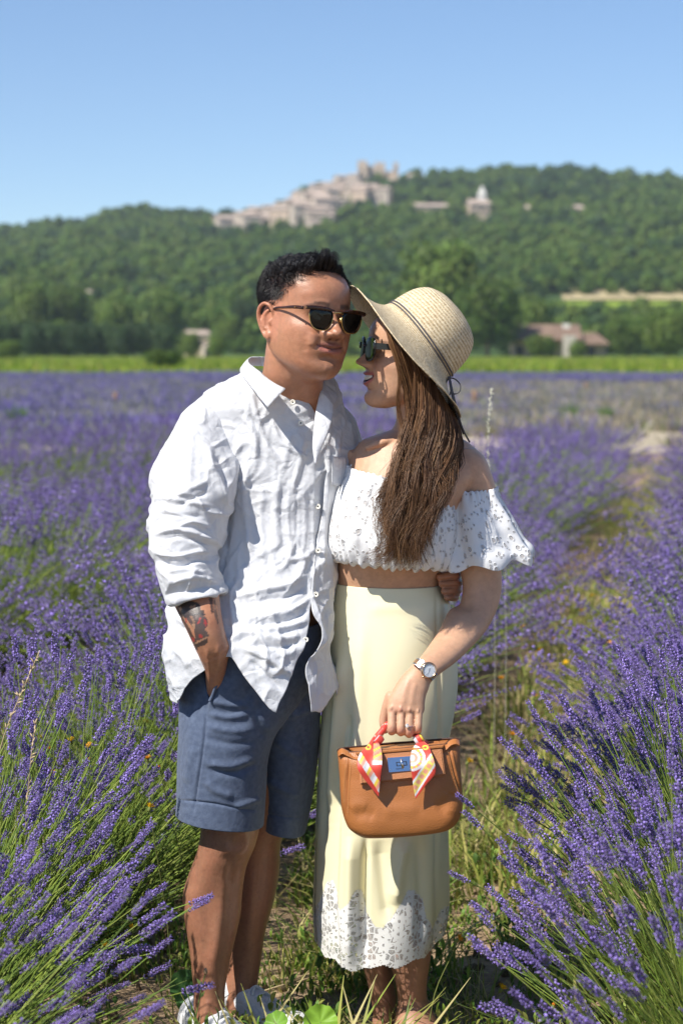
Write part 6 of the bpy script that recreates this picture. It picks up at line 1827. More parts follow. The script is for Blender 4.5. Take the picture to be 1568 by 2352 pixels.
W0 = [np.array(q, float) for q in [
    [(884, 742, -.072), (897, 792, -.085), (912, 832, -.088), (922, 862, -.085), (930, 900, -.082), (936, 950, -.085), (940, 1010, -.10)],
    [(900, 748, -.072), (918, 792, -.086), (934, 832, -.085), (944, 868, -.078), (948, 910, -.076), (946, 960, -.085), (940, 1020, -.108)],
    [(916, 765, -.070), (938, 805, -.082), (952, 842, -.078), (960, 880, -.072), (962, 930, -.075), (958, 990, -.095), (948, 1050, -.128)],
    [(930, 790, -.06), (954, 830, -.072), (968, 866, -.068), (976, 910, -.068), (978, 960, -.08), (972, 1020, -.108), (960, 1080, -.145)]]]
GW2 = np.array([catmull(P(q[:, 0], q[:, 1], q[:, 2] - .025), 26) for q in W0])
PC, KC, _ = fan(GW2, 800, 73, .010, (.55, 1.0), .003, 40)
W1 = [np.array(q, float) for q in [
    [(890, 780, -.088), (908, 830, -.092), (916, 860, -.09), (913, 905, -.082), (914, 950, -.07), (924, 985, -.075), (940, 1003, -.09)],
    [(896, 790, -.09), (914, 835, -.093), (920, 870, -.09), (917, 915, -.082), (918, 960, -.072), (930, 1000, -.085), (936, 1040, -.11)]]]
GW3 = np.array([catmull(P(q[:, 0], q[:, 1], q[:, 2] - .028), 26) for q in W1])
PD, KD, _ = fan(GW3, 45, 74, .004, (.7, 1.0), .003, 6)
# flyaway strands lifted off the edges
PE, KE, _ = fan(GW, 160, 75, .03, (.7, 1.0), .034, 120)
allp = np.concatenate([PA, PB, PC, PD, PE]); allk = np.concatenate([KA, KB, KC, KD, KE])
cols = hair_cols(len(allp), allk, 80)
r0 = np.concatenate([.0005 + .00042 * g.random(len(PA)), .0011 + .0007 * g.random(len(PB)), .0008 + .0004 * g.random(len(PC)), np.full(len(PD), .0004), np.full(len(PE), .0003)])
ND = len(allp)
v, f, c = strand_mesh(allp[:, ::1][:, [0, 1, 2, 4, 6, 8, 10, 12, 14, 16, 18, 20, 21, 22, 23, 24, 25]], r0, r0 * .2, cols)
wobj('hair', v, f, M_hair2, woman, col=c)

# ---- straw hat
AX = np.array([.772, .10, .628]); AX /= np.linalg.norm(AX)
HO = P(962.5, 783, .005)
A1 = np.cross(AX, (0, 1, 0)); A1 /= np.linalg.norm(A1); A2 = np.cross(AX, A1)
def straw_mat():
    m, nt, b = new_mat('woven_straw')
    tc = N(nt, 'ShaderNodeTexCoord'); sp = N(nt, 'ShaderNodeSeparateXYZ'); nt.links.new(tc.outputs['UV'], sp.inputs[0])
    ro = N(nt, 'ShaderNodeMath', operation='MULTIPLY', i_1=2 * math.pi * 46); nt.links.new(sp.outputs[1], ro.inputs[0])
    s1 = N(nt, 'ShaderNodeMath', operation='SINE'); nt.links.new(ro.outputs[0], s1.inputs[0])
    mp = N(nt, 'ShaderNodeMapping'); mp.inputs['Scale'].default_value = (230, 92, 1); nt.links.new(tc.outputs['UV'], mp.inputs[0])
    vo = N(nt, 'ShaderNodeTexVoronoi'); vo.inputs['Scale'].default_value = 1.0; nt.links.new(mp.outputs[0], vo.inputs['Vector'])
    ad = N(nt, 'ShaderNodeMath', operation='MULTIPLY_ADD', i_1=.6); nt.links.new(s1.outputs[0], ad.inputs[0])
    mm = N(nt, 'ShaderNodeMath', operation='MULTIPLY', i_1=-1.0); nt.links.new(vo.outputs['Distance'], mm.inputs[0]); nt.links.new(mm.outputs[0], ad.inputs[2])
    c = ramp(nt, [(0.0, (.34, .25, .14)), (.45, (.62, .50, .32)), (.9, (.74, .63, .44))], None)
    mr = N(nt, 'ShaderNodeMapRange', i_1=-1.5, i_2=.5); nt.links.new(ad.outputs[0], mr.inputs[0]); nt.links.new(mr.outputs[0], c.inputs[0])
    bwn = N(nt, 'ShaderNodeRGBToBW'); nt.links.new(vo.outputs['Color'], bwn.inputs[0]); hs = mix(nt, .5, c.outputs[0], mix(nt, 1.0, c.outputs[0], bwn.outputs[0], 'SOFT_LIGHT'))
    nt.links.new(hs, b.inputs['Base Color']); b.inputs['Roughness'].default_value = .75; b.inputs['Specular IOR Level'].default_value = .3
    bump(nt, b, ad.outputs[0], .6, .0014)
    return m
M_straw_hat = straw_mat()
hat = empty('sun_hat', HO, 'natural straw bucket hat with thin grey cord on the woman\'s head', 'hat')
def hat_part(name, prof, n, v0, v1, brim=False):
    R = catmull(prof, n); u = np.linspace(0, 2 * np.pi, 160, endpoint=False)
    r = R[:, 0][:, None] + 0 * u; h = R[:, 1][:, None] + 0 * u
    if brim:
        t = np.linspace(0, 1, n)[:, None]
        h = h + t ** 2 * (.006 * np.cos(2 * u + .6) + .005 * np.sin(3 * u))
        r = r * (1 + .02 * t * np.cos(2 * u))
    v = HO + r[..., None] * (np.cos(u)[None, :, None] * A1 + np.sin(u)[None, :, None] * A2) + h[..., None] * AX
    uv = np.stack([np.tile(np.linspace(0, 1, 160), (n, 1)), np.repeat(np.linspace(v0, v1, n)[:, None], 160, 1)], -1).reshape(-1, 2)
    f = [tuple(q) for q in grid_faces(n, 160, True)]
    vv = v.reshape(-1, 3)
    vv = vv + AX * (.0012 * fbm(vv * 35, 2))[:, None]
    return solid(wobj(name, vv, f, M_straw_hat, hat, uv=uv), .0022)
hat_part('crown', [(.0005, .1015), (.03, .100), (.055, .094), (.075, .082), (.088, .062), (.095, .035), (.0985, .0)], 60, .0, .5)
hat_part('brim', [(.0985, .0), (.1035, -.012), (.119, -.025), (.142, -.037), (.176, -.047)], 44, .5, 1.0, True)
M_cord = plain('grey_cord', (.085, .08, .09), .7, .25, 200, .3)
for dh in (.0015, .0075):
    u = np.linspace(0, 2 * np.pi, 120)
    rr = .1002
    pts = HO + rr * (np.cos(u)[:, None] * A1 + np.sin(u)[:, None] * A2) + (dh + .0025 * np.sin(u * 2))[:, None] * AX
    v, f = tube(pts, .0016, 6); wobj('cord', v, f, M_cord, hat)
bx = np.array([(1031, 867), (1022, 880), (1020, 900), (1030, 907), (1040, 895), (1036, 872)], float)
def cordpx(pts, Ys, r=.0014, name='bow'):
    p = catmull(np.array([P(a, b, Y) for (a, b), Y in zip(pts, Ys)]), 30); v, f = tube(p, r, 6, flat=.5); wobj(name, v, f, M_cord, hat)
cordpx([(1031, 868), (1023, 880), (1021, 898), (1030, 908), (1036, 892), (1033, 869)], [-.035, -.05, -.055, -.055, -.05, -.035])
cordpx([(1033, 867), (1046, 872), (1056, 884), (1054, 900), (1042, 905), (1034, 890), (1032, 869)], [-.035, -.045, -.05, -.05, -.05, -.045, -.035])
cordpx([(1032, 868), (1037, 900), (1044, 930), (1052, 965), (1064, 997)], [-.04, -.05, -.045, -.03, -.01], .0018, 'ribbon_tail')
cordpx([(1032, 868), (1040, 905), (1050, 945), (1062, 985), (1078, 1016)], [-.038, -.045, -.04, -.02, .0], .0018, 'ribbon_tail')
cordpx([(1031, 868), (1034, 890), (1039, 915), (1041, 935)], [-.045, -.055, -.055, -.05], .0018, 'ribbon_tail')
v, f = ellipsoid(P(1032, 868, -.042), (.004, .004, .004)); wobj('knot', v, f, M_cord, hat)

# ---- her sunglasses
M_black = plain('black_acetate', (.012, .012, .014), .12, .2, 30); M_lens2 = lens_mat('green_lens', (.020, .036, .005), .30, .08, 0.0)
wg = empty('sunglasses', FW.w((0, 10, 11)), 'chunky black sunglasses with green lenses on the woman\'s face', 'sunglasses')
for sd in (-1, 1):
    t = np.linspace(0, 2 * np.pi, 48, endpoint=False); c, s = np.cos(t), np.sin(t)
    x = 3.35 + 2.55 * np.sign(c) * np.abs(c) ** .8; z = 11.45 + np.where(s > 0, 2.1, 2.35) * np.sign(s) * np.abs(s) ** .85 + .12 * c
    O = np.stack([sd * x, 9.85 - .018 * x ** 2, z], -1); c0 = O.mean(0); n = len(O)
    rings = [c0 + (O - c0) * k + np.array([0, .08 * (1 - k * k), 0]) for k in (1, .7, .35)]
    V = np.concatenate([*rings, c0[None] + np.array([[0, .08, 0]])])
    f = [tuple(q) for q in grid_faces(3, n, True)] + [(2 * n + i, 2 * n + (i + 1) % n, 3 * n) for i in range(n)]
    solid(wobj('lens', FW.w(V), f, M_lens2, wg), .0015)
    v, f = tube(FW.w(np.concatenate([O, O[:1]]) + np.array([0, -.12, 0])), .0021, 8); wobj('rim', v, f, M_black, wg)
    R = FW.R
    v, f = box((0, 0, 0), (.007, .011, .013), None, .0012); wobj('hinge', v @ R.T + FW.w((sd * 6.1, 9.1, 12.0)), f, M_black, wg)
    pts = [(sd * 6.3, 9.1, 12.0), (sd * 6.75, 6.5, 12.0), (sd * 7.0, 3.0, 11.8), (sd * 6.95, .6, 11.3), (sd * 6.8, -1.4, 9.8)]
    P_ = FW.w(catmull(pts, 30)); up = FW.dirw((0, 0, 1)); ou = FW.dirw((sd, 0, 0)); hw = np.interp(np.linspace(0, 1, 30), [0, .4, 1], [.0066, .006, .003])
    th = [(-1, -1), (1, -1), (1, 1), (-1, 1)]
    V = np.concatenate([np.stack([P_[i] + up * hw[i] * a + ou * .0013 * b for a, b in th]) for i in range(30)]); f = [tuple(q) for q in grid_faces(30, 4, True)] + [(3, 2, 1, 0), (116, 117, 118, 119)]
    wobj('temple', V, f, M_black, wg, smooth_=False)
v, f = tube(FW.w([(-1.0, 9.8, 11.9), (0, 10.1, 12.15), (1.0, 9.8, 11.9)]), .0024, 8, 12); wobj('bridge', v, f, M_black, wg)
def plate_px(name, parent, mat, segs, r):
    for q in segs:
        v, f = tube(FW.w(q), r, 5); wobj(name, v, f, mat, parent)
zt = 12.0
fr = lambda a, b: (7.0 - .02 * (6.0 - a), a, b)
plate_px('lettering', wg, M_gold, [[fr(6.0, 12.35), fr(4.2, 12.3), fr(4.2, 11.75), fr(6.0, 11.8), fr(6.0, 12.35)], [fr(5.7, 12.2), fr(5.5, 12.2), fr(5.5, 11.95), fr(5.7, 11.95)], [fr(5.2, 12.2), fr(5.2, 11.95), fr(5.0, 12.1)], [fr(4.75, 12.2), fr(4.55, 12.2), fr(4.6, 11.95), fr(4.8, 11.95)]], .00045)

# ---- off-shoulder top with eyelet embroidery
def eyelet_mat():
    m, nt, b = new_mat('eyelet_cotton')
    tc = N(nt, 'ShaderNodeTexCoord')
    def holes(scale, thr, keep, stretch):   # 
        mp = N(nt, 'ShaderNodeMapping'); mp.inputs['Scale'].default_value = (scale, scale * stretch, 1); nt.links.new(tc.outputs['UV'], mp.inputs[0])
        vo = N(nt, 'ShaderNodeTexVoronoi', voronoi_dimensions='2D'); vo.inputs['Scale'].default_value = 1.0; vo.inputs['Randomness'].default_value = .85; nt.links.new(mp.outputs[0], vo.inputs['Vector'])
        sc = N(nt, 'ShaderNodeSeparateColor'); nt.links.new(vo.outputs['Color'], sc.inputs[0])
        gt = N(nt, 'ShaderNodeMath', operation='LESS_THAN', i_1=keep); nt.links.new(sc.outputs[0], gt.inputs[0])
        h = N(nt, 'ShaderNodeMapRange', i_1=thr, i_2=thr * .72); nt.links.new(vo.outputs['Distance'], h.inputs[0])
        rim = N(nt, 'ShaderNodeMapRange', i_1=thr * 1.7, i_2=thr * 1.1); nt.links.new(vo.outputs['Distance'], rim.inputs[0])
        a = N(nt, 'ShaderNodeMath', operation='MULTIPLY'); nt.links.new(h.outputs[0], a.inputs[0]); nt.links.new(gt.outputs[0], a.inputs[1])
        r = N(nt, 'ShaderNodeMath', operation='MULTIPLY'); nt.links.new(rim.outputs[0], r.inputs[0]); nt.links.new(gt.outputs[0], r.inputs[1])
        return a, r
    a1, r1 = holes(66, .27, .30, .7); a2, r2 = holes(115, .24, .20, 1.0)
    hole = N(nt, 'ShaderNodeMath', operation='MAXIMUM'); nt.links.new(a1.outputs[0], hole.inputs[0]); nt.links.new(a2.outputs[0], hole.inputs[1])
    rim = N(nt, 'ShaderNodeMath', operation='MAXIMUM'); nt.links.new(r1.outputs[0], rim.inputs[0]); nt.links.new(r2.outputs[0], rim.inputs[1])
    c = mix(nt, hole.outputs[0], (.79, .79, .79), (.50, .475, .46))
    nt.links.new(c, b.inputs['Base Color']); b.inputs['Roughness'].default_value = .8; b.inputs['Specular IOR Level'].default_value = .15
    h = N(nt, 'ShaderNodeMath', operation='MULTIPLY_ADD', i_1=-2.2); nt.links.new(hole.outputs[0], h.inputs[0]); nt.links.new(rim.outputs[0], h.inputs[2])
    n1 = bump(nt, b, h.outputs[0], .9, .0012)
    t = tex_noise(nt, 70, 4, .6); bump(nt, b, t.outputs[0], .25, .002, n1)
    return m
M_eyelet = eyelet_mat()
def cloth_limb(name, rows, n, sides, ex, mat, parent, circ, length, pleats, thick=.0014, lab=None, extra=None):
    v, f, nn = open_limb(rows, n, sides, ex)
    th = np.tile(np.arange(sides) / sides, n); t = np.repeat(np.linspace(0, 1, n), sides)
    v = pleats(v, nn, th, t)
    if extra: v = folds(v, vfix(v, f, nn), extra[0], extra[1])
    o = wobj(name, v, f, mat, parent, uv=np.stack([th * circ, t * length], -1)); solid(o, thick)
    if lab: tag(o, lab)
    return o, v
def vfix(v, f, nn):
    q = vnormals(v, f); s = np.sign((q * nn).sum(1)); s[s == 0] = 1
    return q * s[:, None]
def top_pleats(v, nn, th, t):
    e0 = np.exp(-(t / .22) ** 2); e1 = np.exp(-((1 - t) / .25) ** 2)
    ph = th * 2 * np.pi
    pl = np.sin(ph * 46 + 2.0 * np.sin(ph * 7)) * e0 * .0022 + np.sin(ph * 38 + 2.4 * np.sin(ph * 5 + 1)) * e1 * .0035
    mid = .005 * fbm(np.stack([np.cos(ph) * 6, np.sin(ph) * 6, t * 2.2], -1), 3) + .004 * noise3(np.stack([th * 34, 0 * th, t * 1.6], -1))
    rim = .0012 * np.sin(ph * 52) * (t < .03) + .002 * np.sin(ph * 30 + 1) * (t > .96)
    return v + nn * (pl + mid)[:, None] + np.array([0, 0, 1]) * rim[:, None]
top, tpv = cloth_limb('top', [(801, 1072, 1046, 1122, -.01, -.01, .108), (797, 1086, 1050, 1136, -.01, -.01, .118), (775, 1130, 1056, 1176, -.012, -.012, .134), (761, 1176, 1058, 1214, -.015, -.015, .142), (755, 1230, 1052, 1258, -.015, -.015, .142), (760, 1262, 1046, 1284, -.012, -.012, .135), (766, 1280, 1036, 1300, -.01, -.01, .122), (773, 1284, 1026, 1302, -.01, -.01, .110), (778, 1280, 1020, 1296, -.01, -.01, .102)], 150, 260, 2.0, M_eyelet, woman, .95, .24, top_pleats, lab='white eyelet cotton crop top',
                      extra=([([(830, 1090), (822, 1150), (815, 1220), (822, 1270)], .006, 7), ([(860, 1105), (850, 1170), (848, 1240)], -.005, 6), ([(800, 1110), (785, 1180), (790, 1250)], .005, 7), ([(880, 1110), (880, 1180), (870, 1260)], .005, 7), ([(985, 1180), (995, 1240), (985, 1300)], .005, 7)], None))
def sl_pleats(v, nn, th, t):
    ph = th * 2 * np.pi
    return v + nn * ((.003 * np.exp(-(t / .12) ** 2) * np.sin(ph * 26 + 2 * np.sin(ph * 5)) + (.004 + .010 * t) * np.sin(ph * 7 + 1.3 * np.sin(ph * 3 + 1)) * .8 + .003 * fbm(v * 25, 2)))[:, None] + np.array([0, 0, 1]) * (.007 * t ** 3 * np.sin(ph * 7 + 2.2) + .001 * np.sin(ph * 30) * (t < .03))[:, None]
slw, _ = cloth_limb('sleeve', [(1021, 1130, 1137, 1121, -.005, -.005, .056), (1016, 1146, 1144, 1140, -.005, -.005, .064), (1007, 1190, 1166, 1184, -.01, -.005, .074), (1003, 1246, 1196, 1240, -.015, .0, .082), (1006, 1296, 1216, 1276, -.02, .0, .088), (1008, 1302, 1214, 1284, -.02, .0, .087)], 110, 200, 2.0, M_eyelet, top, .62, .18, sl_pleats, lab='flared eyelet sleeve hanging off the bare shoulder')
cloth_limb('sleeve', [(782, 1075, 842, 1052, .035, .03, .05), (770, 1110, 835, 1100, .04, .04, .056), (762, 1160, 830, 1160, .06, .06, .06), (758, 1210, 826, 1214, .075, .075, .062)], 60, 90, 2.0, M_eyelet, top, .5, .15, sl_pleats)

# ---- satin skirt with lace hem
def satin_mat():
    m, nt, b = new_mat('pale_yellow_satin')
    t = tex_noise(nt, 7, 3); r = ramp(nt, [(.3, (.82, .755, .49)), (.7, (.85, .79, .53))], t.outputs[0])
    nt.links.new(r.outputs[0], b.inputs['Base Color']); b.inputs['Roughness'].default_value = .30; b.inputs['Specular IOR Level'].default_value = .5
    t2 = tex_noise(nt, 500, 2, .5, mapping=(1, 1, .15)); bump(nt, b, t2.outputs[0], .06, .0006)
    return m
def lace_mat():
    m, nt, b = new_mat('white_lace')
    tc = N(nt, 'ShaderNodeTexCoord')
    def vor(scale, feat, rnd=1.0):
        mp = N(nt, 'ShaderNodeMapping'); mp.inputs['Scale'].default_value = (scale, scale, 1); nt.links.new(tc.outputs['UV'], mp.inputs[0])
        v = N(nt, 'ShaderNodeTexVoronoi', voronoi_dimensions='2D', feature=feat); v.inputs['Scale'].default_value = 1.0; v.inputs['Randomness'].default_value = rnd
        nt.links.new(mp.outputs[0], v.inputs['Vector']); return v
    f1 = vor(27, 'F1', .8)                    # blossoms
    pos = N(nt, 'ShaderNodeVectorMath', operation='SUBTRACT')
    mp = N(nt, 'ShaderNodeMapping'); mp.inputs['Scale'].default_value = (27, 27, 1); nt.links.new(tc.outputs['UV'], mp.inputs[0])
    nt.links.new(mp.outputs[0], pos.inputs[0]); nt.links.new(f1.outputs['Position'], pos.inputs[1])
    sp = N(nt, 'ShaderNodeSeparateXYZ'); nt.links.new(pos.outputs[0], sp.inputs[0])
    an = N(nt, 'ShaderNodeMath', operation='ARCTAN2'); nt.links.new(sp.outputs[1], an.inputs[0]); nt.links.new(sp.outputs[0], an.inputs[1])
    a6 = N(nt, 'ShaderNodeMath', operation='MULTIPLY', i_1=6.0); nt.links.new(an.outputs[0], a6.inputs[0])
    cs = N(nt, 'ShaderNodeMath', operation='COSINE'); nt.links.new(a6.outputs[0], cs.inputs[0])
    pr = N(nt, 'ShaderNodeMath', operation='MULTIPLY_ADD', i_1=.12, i_2=.46); nt.links.new(cs.outputs[0], pr.inputs[0])
    pet = N(nt, 'ShaderNodeMath', operation='LESS_THAN'); nt.links.new(f1.outputs['Distance'], pet.inputs[0]); nt.links.new(pr.outputs[0], pet.inputs[1])
    core = N(nt, 'ShaderNodeMath', operation='GREATER_THAN', i_1=.10); nt.links.new(f1.outputs['Distance'], core.inputs[0])
    flo = N(nt, 'ShaderNodeMath', operation='MULTIPLY'); nt.links.new(pet.outputs[0], flo.inputs[0]); nt.links.new(core.outputs[0], flo.inputs[1])
    e1 = vor(70, 'DISTANCE_TO_EDGE'); web = N(nt, 'ShaderNodeMath', operation='LESS_THAN', i_1=.11); nt.links.new(e1.outputs['Distance'], web.inputs[0])
    e2 = vor(400, 'DISTANCE_TO_EDGE'); net = N(nt, 'ShaderNodeMath', operation='LESS_THAN', i_1=.13); nt.links.new(e2.outputs['Distance'], net.inputs[0])
    mx = N(nt, 'ShaderNodeMath', operation='MAXIMUM'); nt.links.new(flo.outputs[0], mx.inputs[0]); nt.links.new(web.outputs[0], mx.inputs[1])
    mx2 = N(nt, 'ShaderNodeMath', operation='MAXIMUM'); nt.links.new(mx.outputs[0], mx2.inputs[0]); nt.links.new(net.outputs[0], mx2.inputs[1])
    b.inputs['Base Color'].default_value = (.74, .73, .70, 1); b.inputs['Roughness'].default_value = .85
    bump(nt, b, mx.outputs[0], .8, .0012)
    nt.links.new(mx2.outputs[0], b.inputs['Alpha'])
    return m
M_satin = satin_mat(); M_lace = lace_mat()
SK = [(769, 1337, 1012, 1341, .03, .03, .100), (763, 1365, 1026, 1368, .03, .03, .106), (756, 1410, 1039, 1412, .03, .03, .114), (748, 1500, 1048, 1500, .03, .03, .124), (743, 1580, 1050, 1580, .03, .03, .128), (739, 1640, 1042, 1640, .03, .03, .128), (733, 1700, 1030, 1700, .03, .03, .128), (727, 1800, 1026, 1800, .03, .03, .130), (722, 1900, 1025, 1900, .03, .03, .133), (719, 2000, 1026, 2000, .03, .03, .136), (716, 2100, 1022, 2100, .03, .03, .138), (722, 2180, 1004, 2180, .03, .03, .138), (728, 2250, 1000, 2250, .03, .03, .136)]
n, sides = 360, 420
v, f, nn = open_limb(SK, n, sides, 2.1)
th = np.tile(np.arange(sides) / sides, n); t = np.repeat(np.linspace(0, 1, n), sides); ph = th * 2 * np.pi
lowt = smooth(.3, 1.0, t)
v = v + nn * (.007 * lowt * np.sin(ph * 5 + .8) + .003 * lowt * np.sin(ph * 9 + 2) + .004 * fbm(v * np.array([6, 6, 2.5]), 2))[:, None]
v = folds(v, nn, [([(830, 1420), (825, 1550), (815, 1700), (805, 1850)], .006, 18), ([(790, 1480), (775, 1620), (765, 1760), (760, 1900)], .014, 14), ([(770, 1520), (758, 1640), (748, 1780), (742, 1950)], -.012, 10), ([(805, 1640), (795, 1720), (790, 1800)], -.010, 9), ([(1002, 1360), (1005, 1500), (1008, 1650), (1003, 1900), (1000, 2150)], -.007, 5),
                  ([(870, 1930), (880, 2020), (895, 2120)], -.010, 16), ([(930, 1930), (915, 2000), (905, 2080)], .012, 14), ([(960, 1920), (968, 2050), (965, 2180)], -.008, 14), ([(840, 1400), (900, 1395), (980, 1400)], .002, 14), ([(840, 1920), (836, 2050), (838, 2210)], -.014, 8), ([(808, 1920), (806, 2060), (806, 2220)], .014, 14)])
qx, qy = proj(v)
sx = np.interp(qy, [1640, 1720, 1850, 2004, 2092, 2220], [800, 792, 785, 779, 775, 783])
fr = nn[:, 1] < .1
v = v + np.array([0, 1, 0]) * (.035 * smooth(1640, 1860, qy) * smooth(2, -2, qx - sx) * fr)[:, None]
qx, qy = proj(v)
front_hem = np.interp(qx, [700, 728, 746, 770, 783, 807, 820, 836, 850, 865, 880, 895, 913, 930, 953, 975, 999, 1030], [2150, 2167, 2198, 2203, 2220, 2231, 2229, 2222, 2224, 2220, 2216, 2222, 2224, 2216, 2203, 2200, 2167, 2140])
lace_top = np.interp(qx, [700, 718, 735, 750, 765, 774, 779, 800, 816, 830, 843, 860, 878, 900, 922, 937, 953, 970, 977, 992, 1010, 1030], [2080, 2088, 2070, 2030, 2025, 2050, 2097, 2080, 2048, 2046, 2098, 2132, 2136, 2110, 2078, 2048, 2050, 2070, 2110, 2132, 2095, 2080])
hem = np.where(fr, front_hem, 2150 + 14 * np.abs(np.sin(ph * 11))); ltop = np.where(fr, lace_top, 2060 + 40 * np.sin(ph * 9))
uv = np.stack([th * 1.05, t * .95], -1)
fc = f.reshape(-1, 4); yc_ = qy[fc].mean(1); hm_ = hem[fc].mean(1); lt_ = ltop[fc].mean(1)
def sub_mesh(mask):
    ff = fc[mask]; idx = np.unique(ff); mp_ = np.full(len(v), -1); mp_[idx] = np.arange(len(idx)); return v[idx], mp_[ff], uv[idx]
a, b_, c_ = sub_mesh(yc_ < lt_); skirt = wobj('skirt', a, b_, M_satin, woman, uv=c_); solid(skirt, .0012); tag(skirt, 'long pale yellow satin skirt')
a, b_, c_ = sub_mesh((yc_ >= lt_ - 5) & (yc_ < hm_)); lace = wobj('lace_hem', a + np.array([0, -.0012, 0]), b_, M_lace, skirt, uv=c_); tag(lace, 'white floral lace hem')

# ---- watch
O = P(984, 1539.5, -.2225); a = P(984 + 7.4, 1539.5 + 6.8, -.2208) - O; a /= np.linalg.norm(a)
bdir = P(984 + 6.8, 1539.5 - 7.4, -.2200) - O; bdir -= a * (a @ bdir); bdir /= np.linalg.norm(bdir); nrm = np.cross(a, bdir)
if nrm[1] > 0: nrm = -nrm
RW = np.stack([a, bdir, nrm], -1)
watch = empty('wristwatch', O, 'steel and gold wristwatch with pale dial on the woman\'s wrist', 'watch')
def wat(v): return np.asarray(v) @ RW.T + O
def lathe(prof, n=40): 
    u = np.linspace(0, 2 * np.pi, n, endpoint=False); v = np.concatenate([np.stack([np.cos(u) * r, np.sin(u) * r, 0 * u + h], -1) for r, h in prof])
    return v, [tuple(q) for q in grid_faces(len(prof), n, True)] + [tuple((len(prof) - 1) * n + i for i in range(n))]
M_steel = plain('steel', (.62, .63, .65), .22, .06, 60, metal=1.0); M_rose = plain('rose_gold', (.78, .52, .33), .22, .06, 60, metal=1.0)
M_dial = plain('pearl_dial', (.62, .66, .70), .3, .12, 700)
v, f = lathe([(.0155, -.006), (.0165, -.002), (.0165, .001), (.0150, .002)]); wobj('case', wat(v), f, M_steel, watch)
v, f = lathe([(.0162, .001), (.0160, .003), (.0135, .0042), (.0130, .0030)], 96)
rr = np.hypot(v[:, 0], v[:, 1]); k = (np.arange(len(v)) % 96) % 2; v[:, 2] += np.where((rr > .0134), .0005 * k, 0); wobj('bezel', wat(v), f[:-1], M_rose, watch)
v, f = lathe([(.0132, .0030), (.0060, .0031), (.0010, .0031)]); wobj('dial', wat(v), f, M_dial, watch)
for q, L, w in ((2.2, .008, .0005), (4.9, .0105, .0004)):
    d = np.array([math.cos(q), math.sin(q), 0]); s_ = np.array([-d[1], d[0], 0]); v = [s_ * w + (0, 0, .0036), d * L + s_ * w * .5 + (0, 0, .0036), d * L - s_ * w * .5 + (0, 0, .0036), -s_ * w + (0, 0, .0036)]
    solid(wobj('hand', wat(v), [(0, 1, 2, 3)], M_steel, watch), .0003)
for k in range(12):
    q = k * math.pi / 6; v, f = ellipsoid((math.cos(q) * .0108, math.sin(q) * .0108, .0034), (.0007, .0007, .0004), None, 8, 5); wobj('hour_marker', wat(v), f, M_steel, watch)
v, f = tube([(0, -.0160, -.001), (0, -.0190, -.001)], .0024, 12); wobj('winder', wat(v), f, M_rose, watch)
for sg in (-1, 1):
    for k in range(8):
        ang = (.66 + .145 * k); rx_, rz_ = .0265, .0235
        for j, (bx0, w, mt) in enumerate([(-.0060, .0032, M_steel), (-.0030, .0024, M_rose), (0, .0024, M_rose), (.0030, .0024, M_rose), (.0060, .0032, M_steel)]):
            aa = ang + (.05 if j % 2 else 0)
            c = np.array([sg * rx_ * math.sin(aa), bx0 * (1.12 - .02 * k), rz_ * math.cos(aa) - rz_ - .0005 + .0005]); ty = sg * aa
            Rl = np.array([[math.cos(ty), 0, math.sin(ty)], [0, 1, 0], [-math.sin(ty), 0, math.cos(ty)]])
            v, f = box((0, 0, 0), (.0034, w, .0018), None, .0004); wobj('link', wat(v @ Rl.T + c), f, mt, watch, smooth_=False)
# ---- ring
rc = P(940, 1667, -.238)
ring = empty('ring', rc, 'diamond ring on the finger that holds the handbag', 'ring')
u = np.linspace(0, 2 * np.pi, 30); v, f = tube(rc + np.stack([.0098 * np.cos(u), .002 + .0098 * np.sin(u), .0006 * np.cos(u)], -1), .0009, 8); wobj('band', v, f, M_silver, ring)
m, nt, b = new_mat('diamond'); t = tex_noise(nt, 400, 2); nt.links.new(ramp(nt, [(.35, (.35, .37, .40)), (.65, (.95, .95, .97))], t.outputs[0]).outputs[0], b.inputs['Base Color']); b.inputs['Roughness'].default_value = .05; b.inputs['Specular IOR Level'].default_value = 1.0; b.inputs['Metallic'].default_value = .4
v, f = lathe([(.0008, -.004), (.0036, -.0008), (.0036, .0), (.0022, .0013)], 8); v = v @ orient(np.array([-.25, -1, .1])).T * np.array([1, 1, 1.35]); wobj('stone', v + P(934.5, 1667.5, -.2485), f, m, ring, smooth_=False)
# ================================================================== handbag
def leather_mat(name, c, rough=.42):
    m, nt, b = new_mat(name)
    t = tex_noise(nt, 9, 3); r = ramp(nt, [(.3, tuple(q * .9 for q in c)), (.7, tuple(q * 1.06 for q in c))], t.outputs[0]); nt.links.new(r.outputs[0], b.inputs['Base Color'])
    b.inputs['Roughness'].default_value = rough; b.inputs['Specular IOR Level'].default_value = .45
    tc = N(nt, 'ShaderNodeTexCoord'); v = N(nt, 'ShaderNodeTexVoronoi'); v.inputs['Scale'].default_value = 420; nt.links.new(tc.outputs['Object'], v.inputs['Vector'])
    bump(nt, b, v.outputs['Distance'], .4, .0012)
    return m
M_tan = leather_mat('tan_leather', (.42, .155, .045)); M_tan2 = leather_mat('smooth_tan_leather', (.43, .175, .07), .36); M_edge = plain('dark_edge', (.06, .022, .014), .5, .2, 60)
def d4(x, y, Y): return P(752.6 + x * .208, 1655.8 + y * .208, Y)
BY = -.222
bag = empty('handbag', P(918, 1812, BY), 'tan leather handbag with silver clasp and a red patterned scarf on its handle', 'handbag')
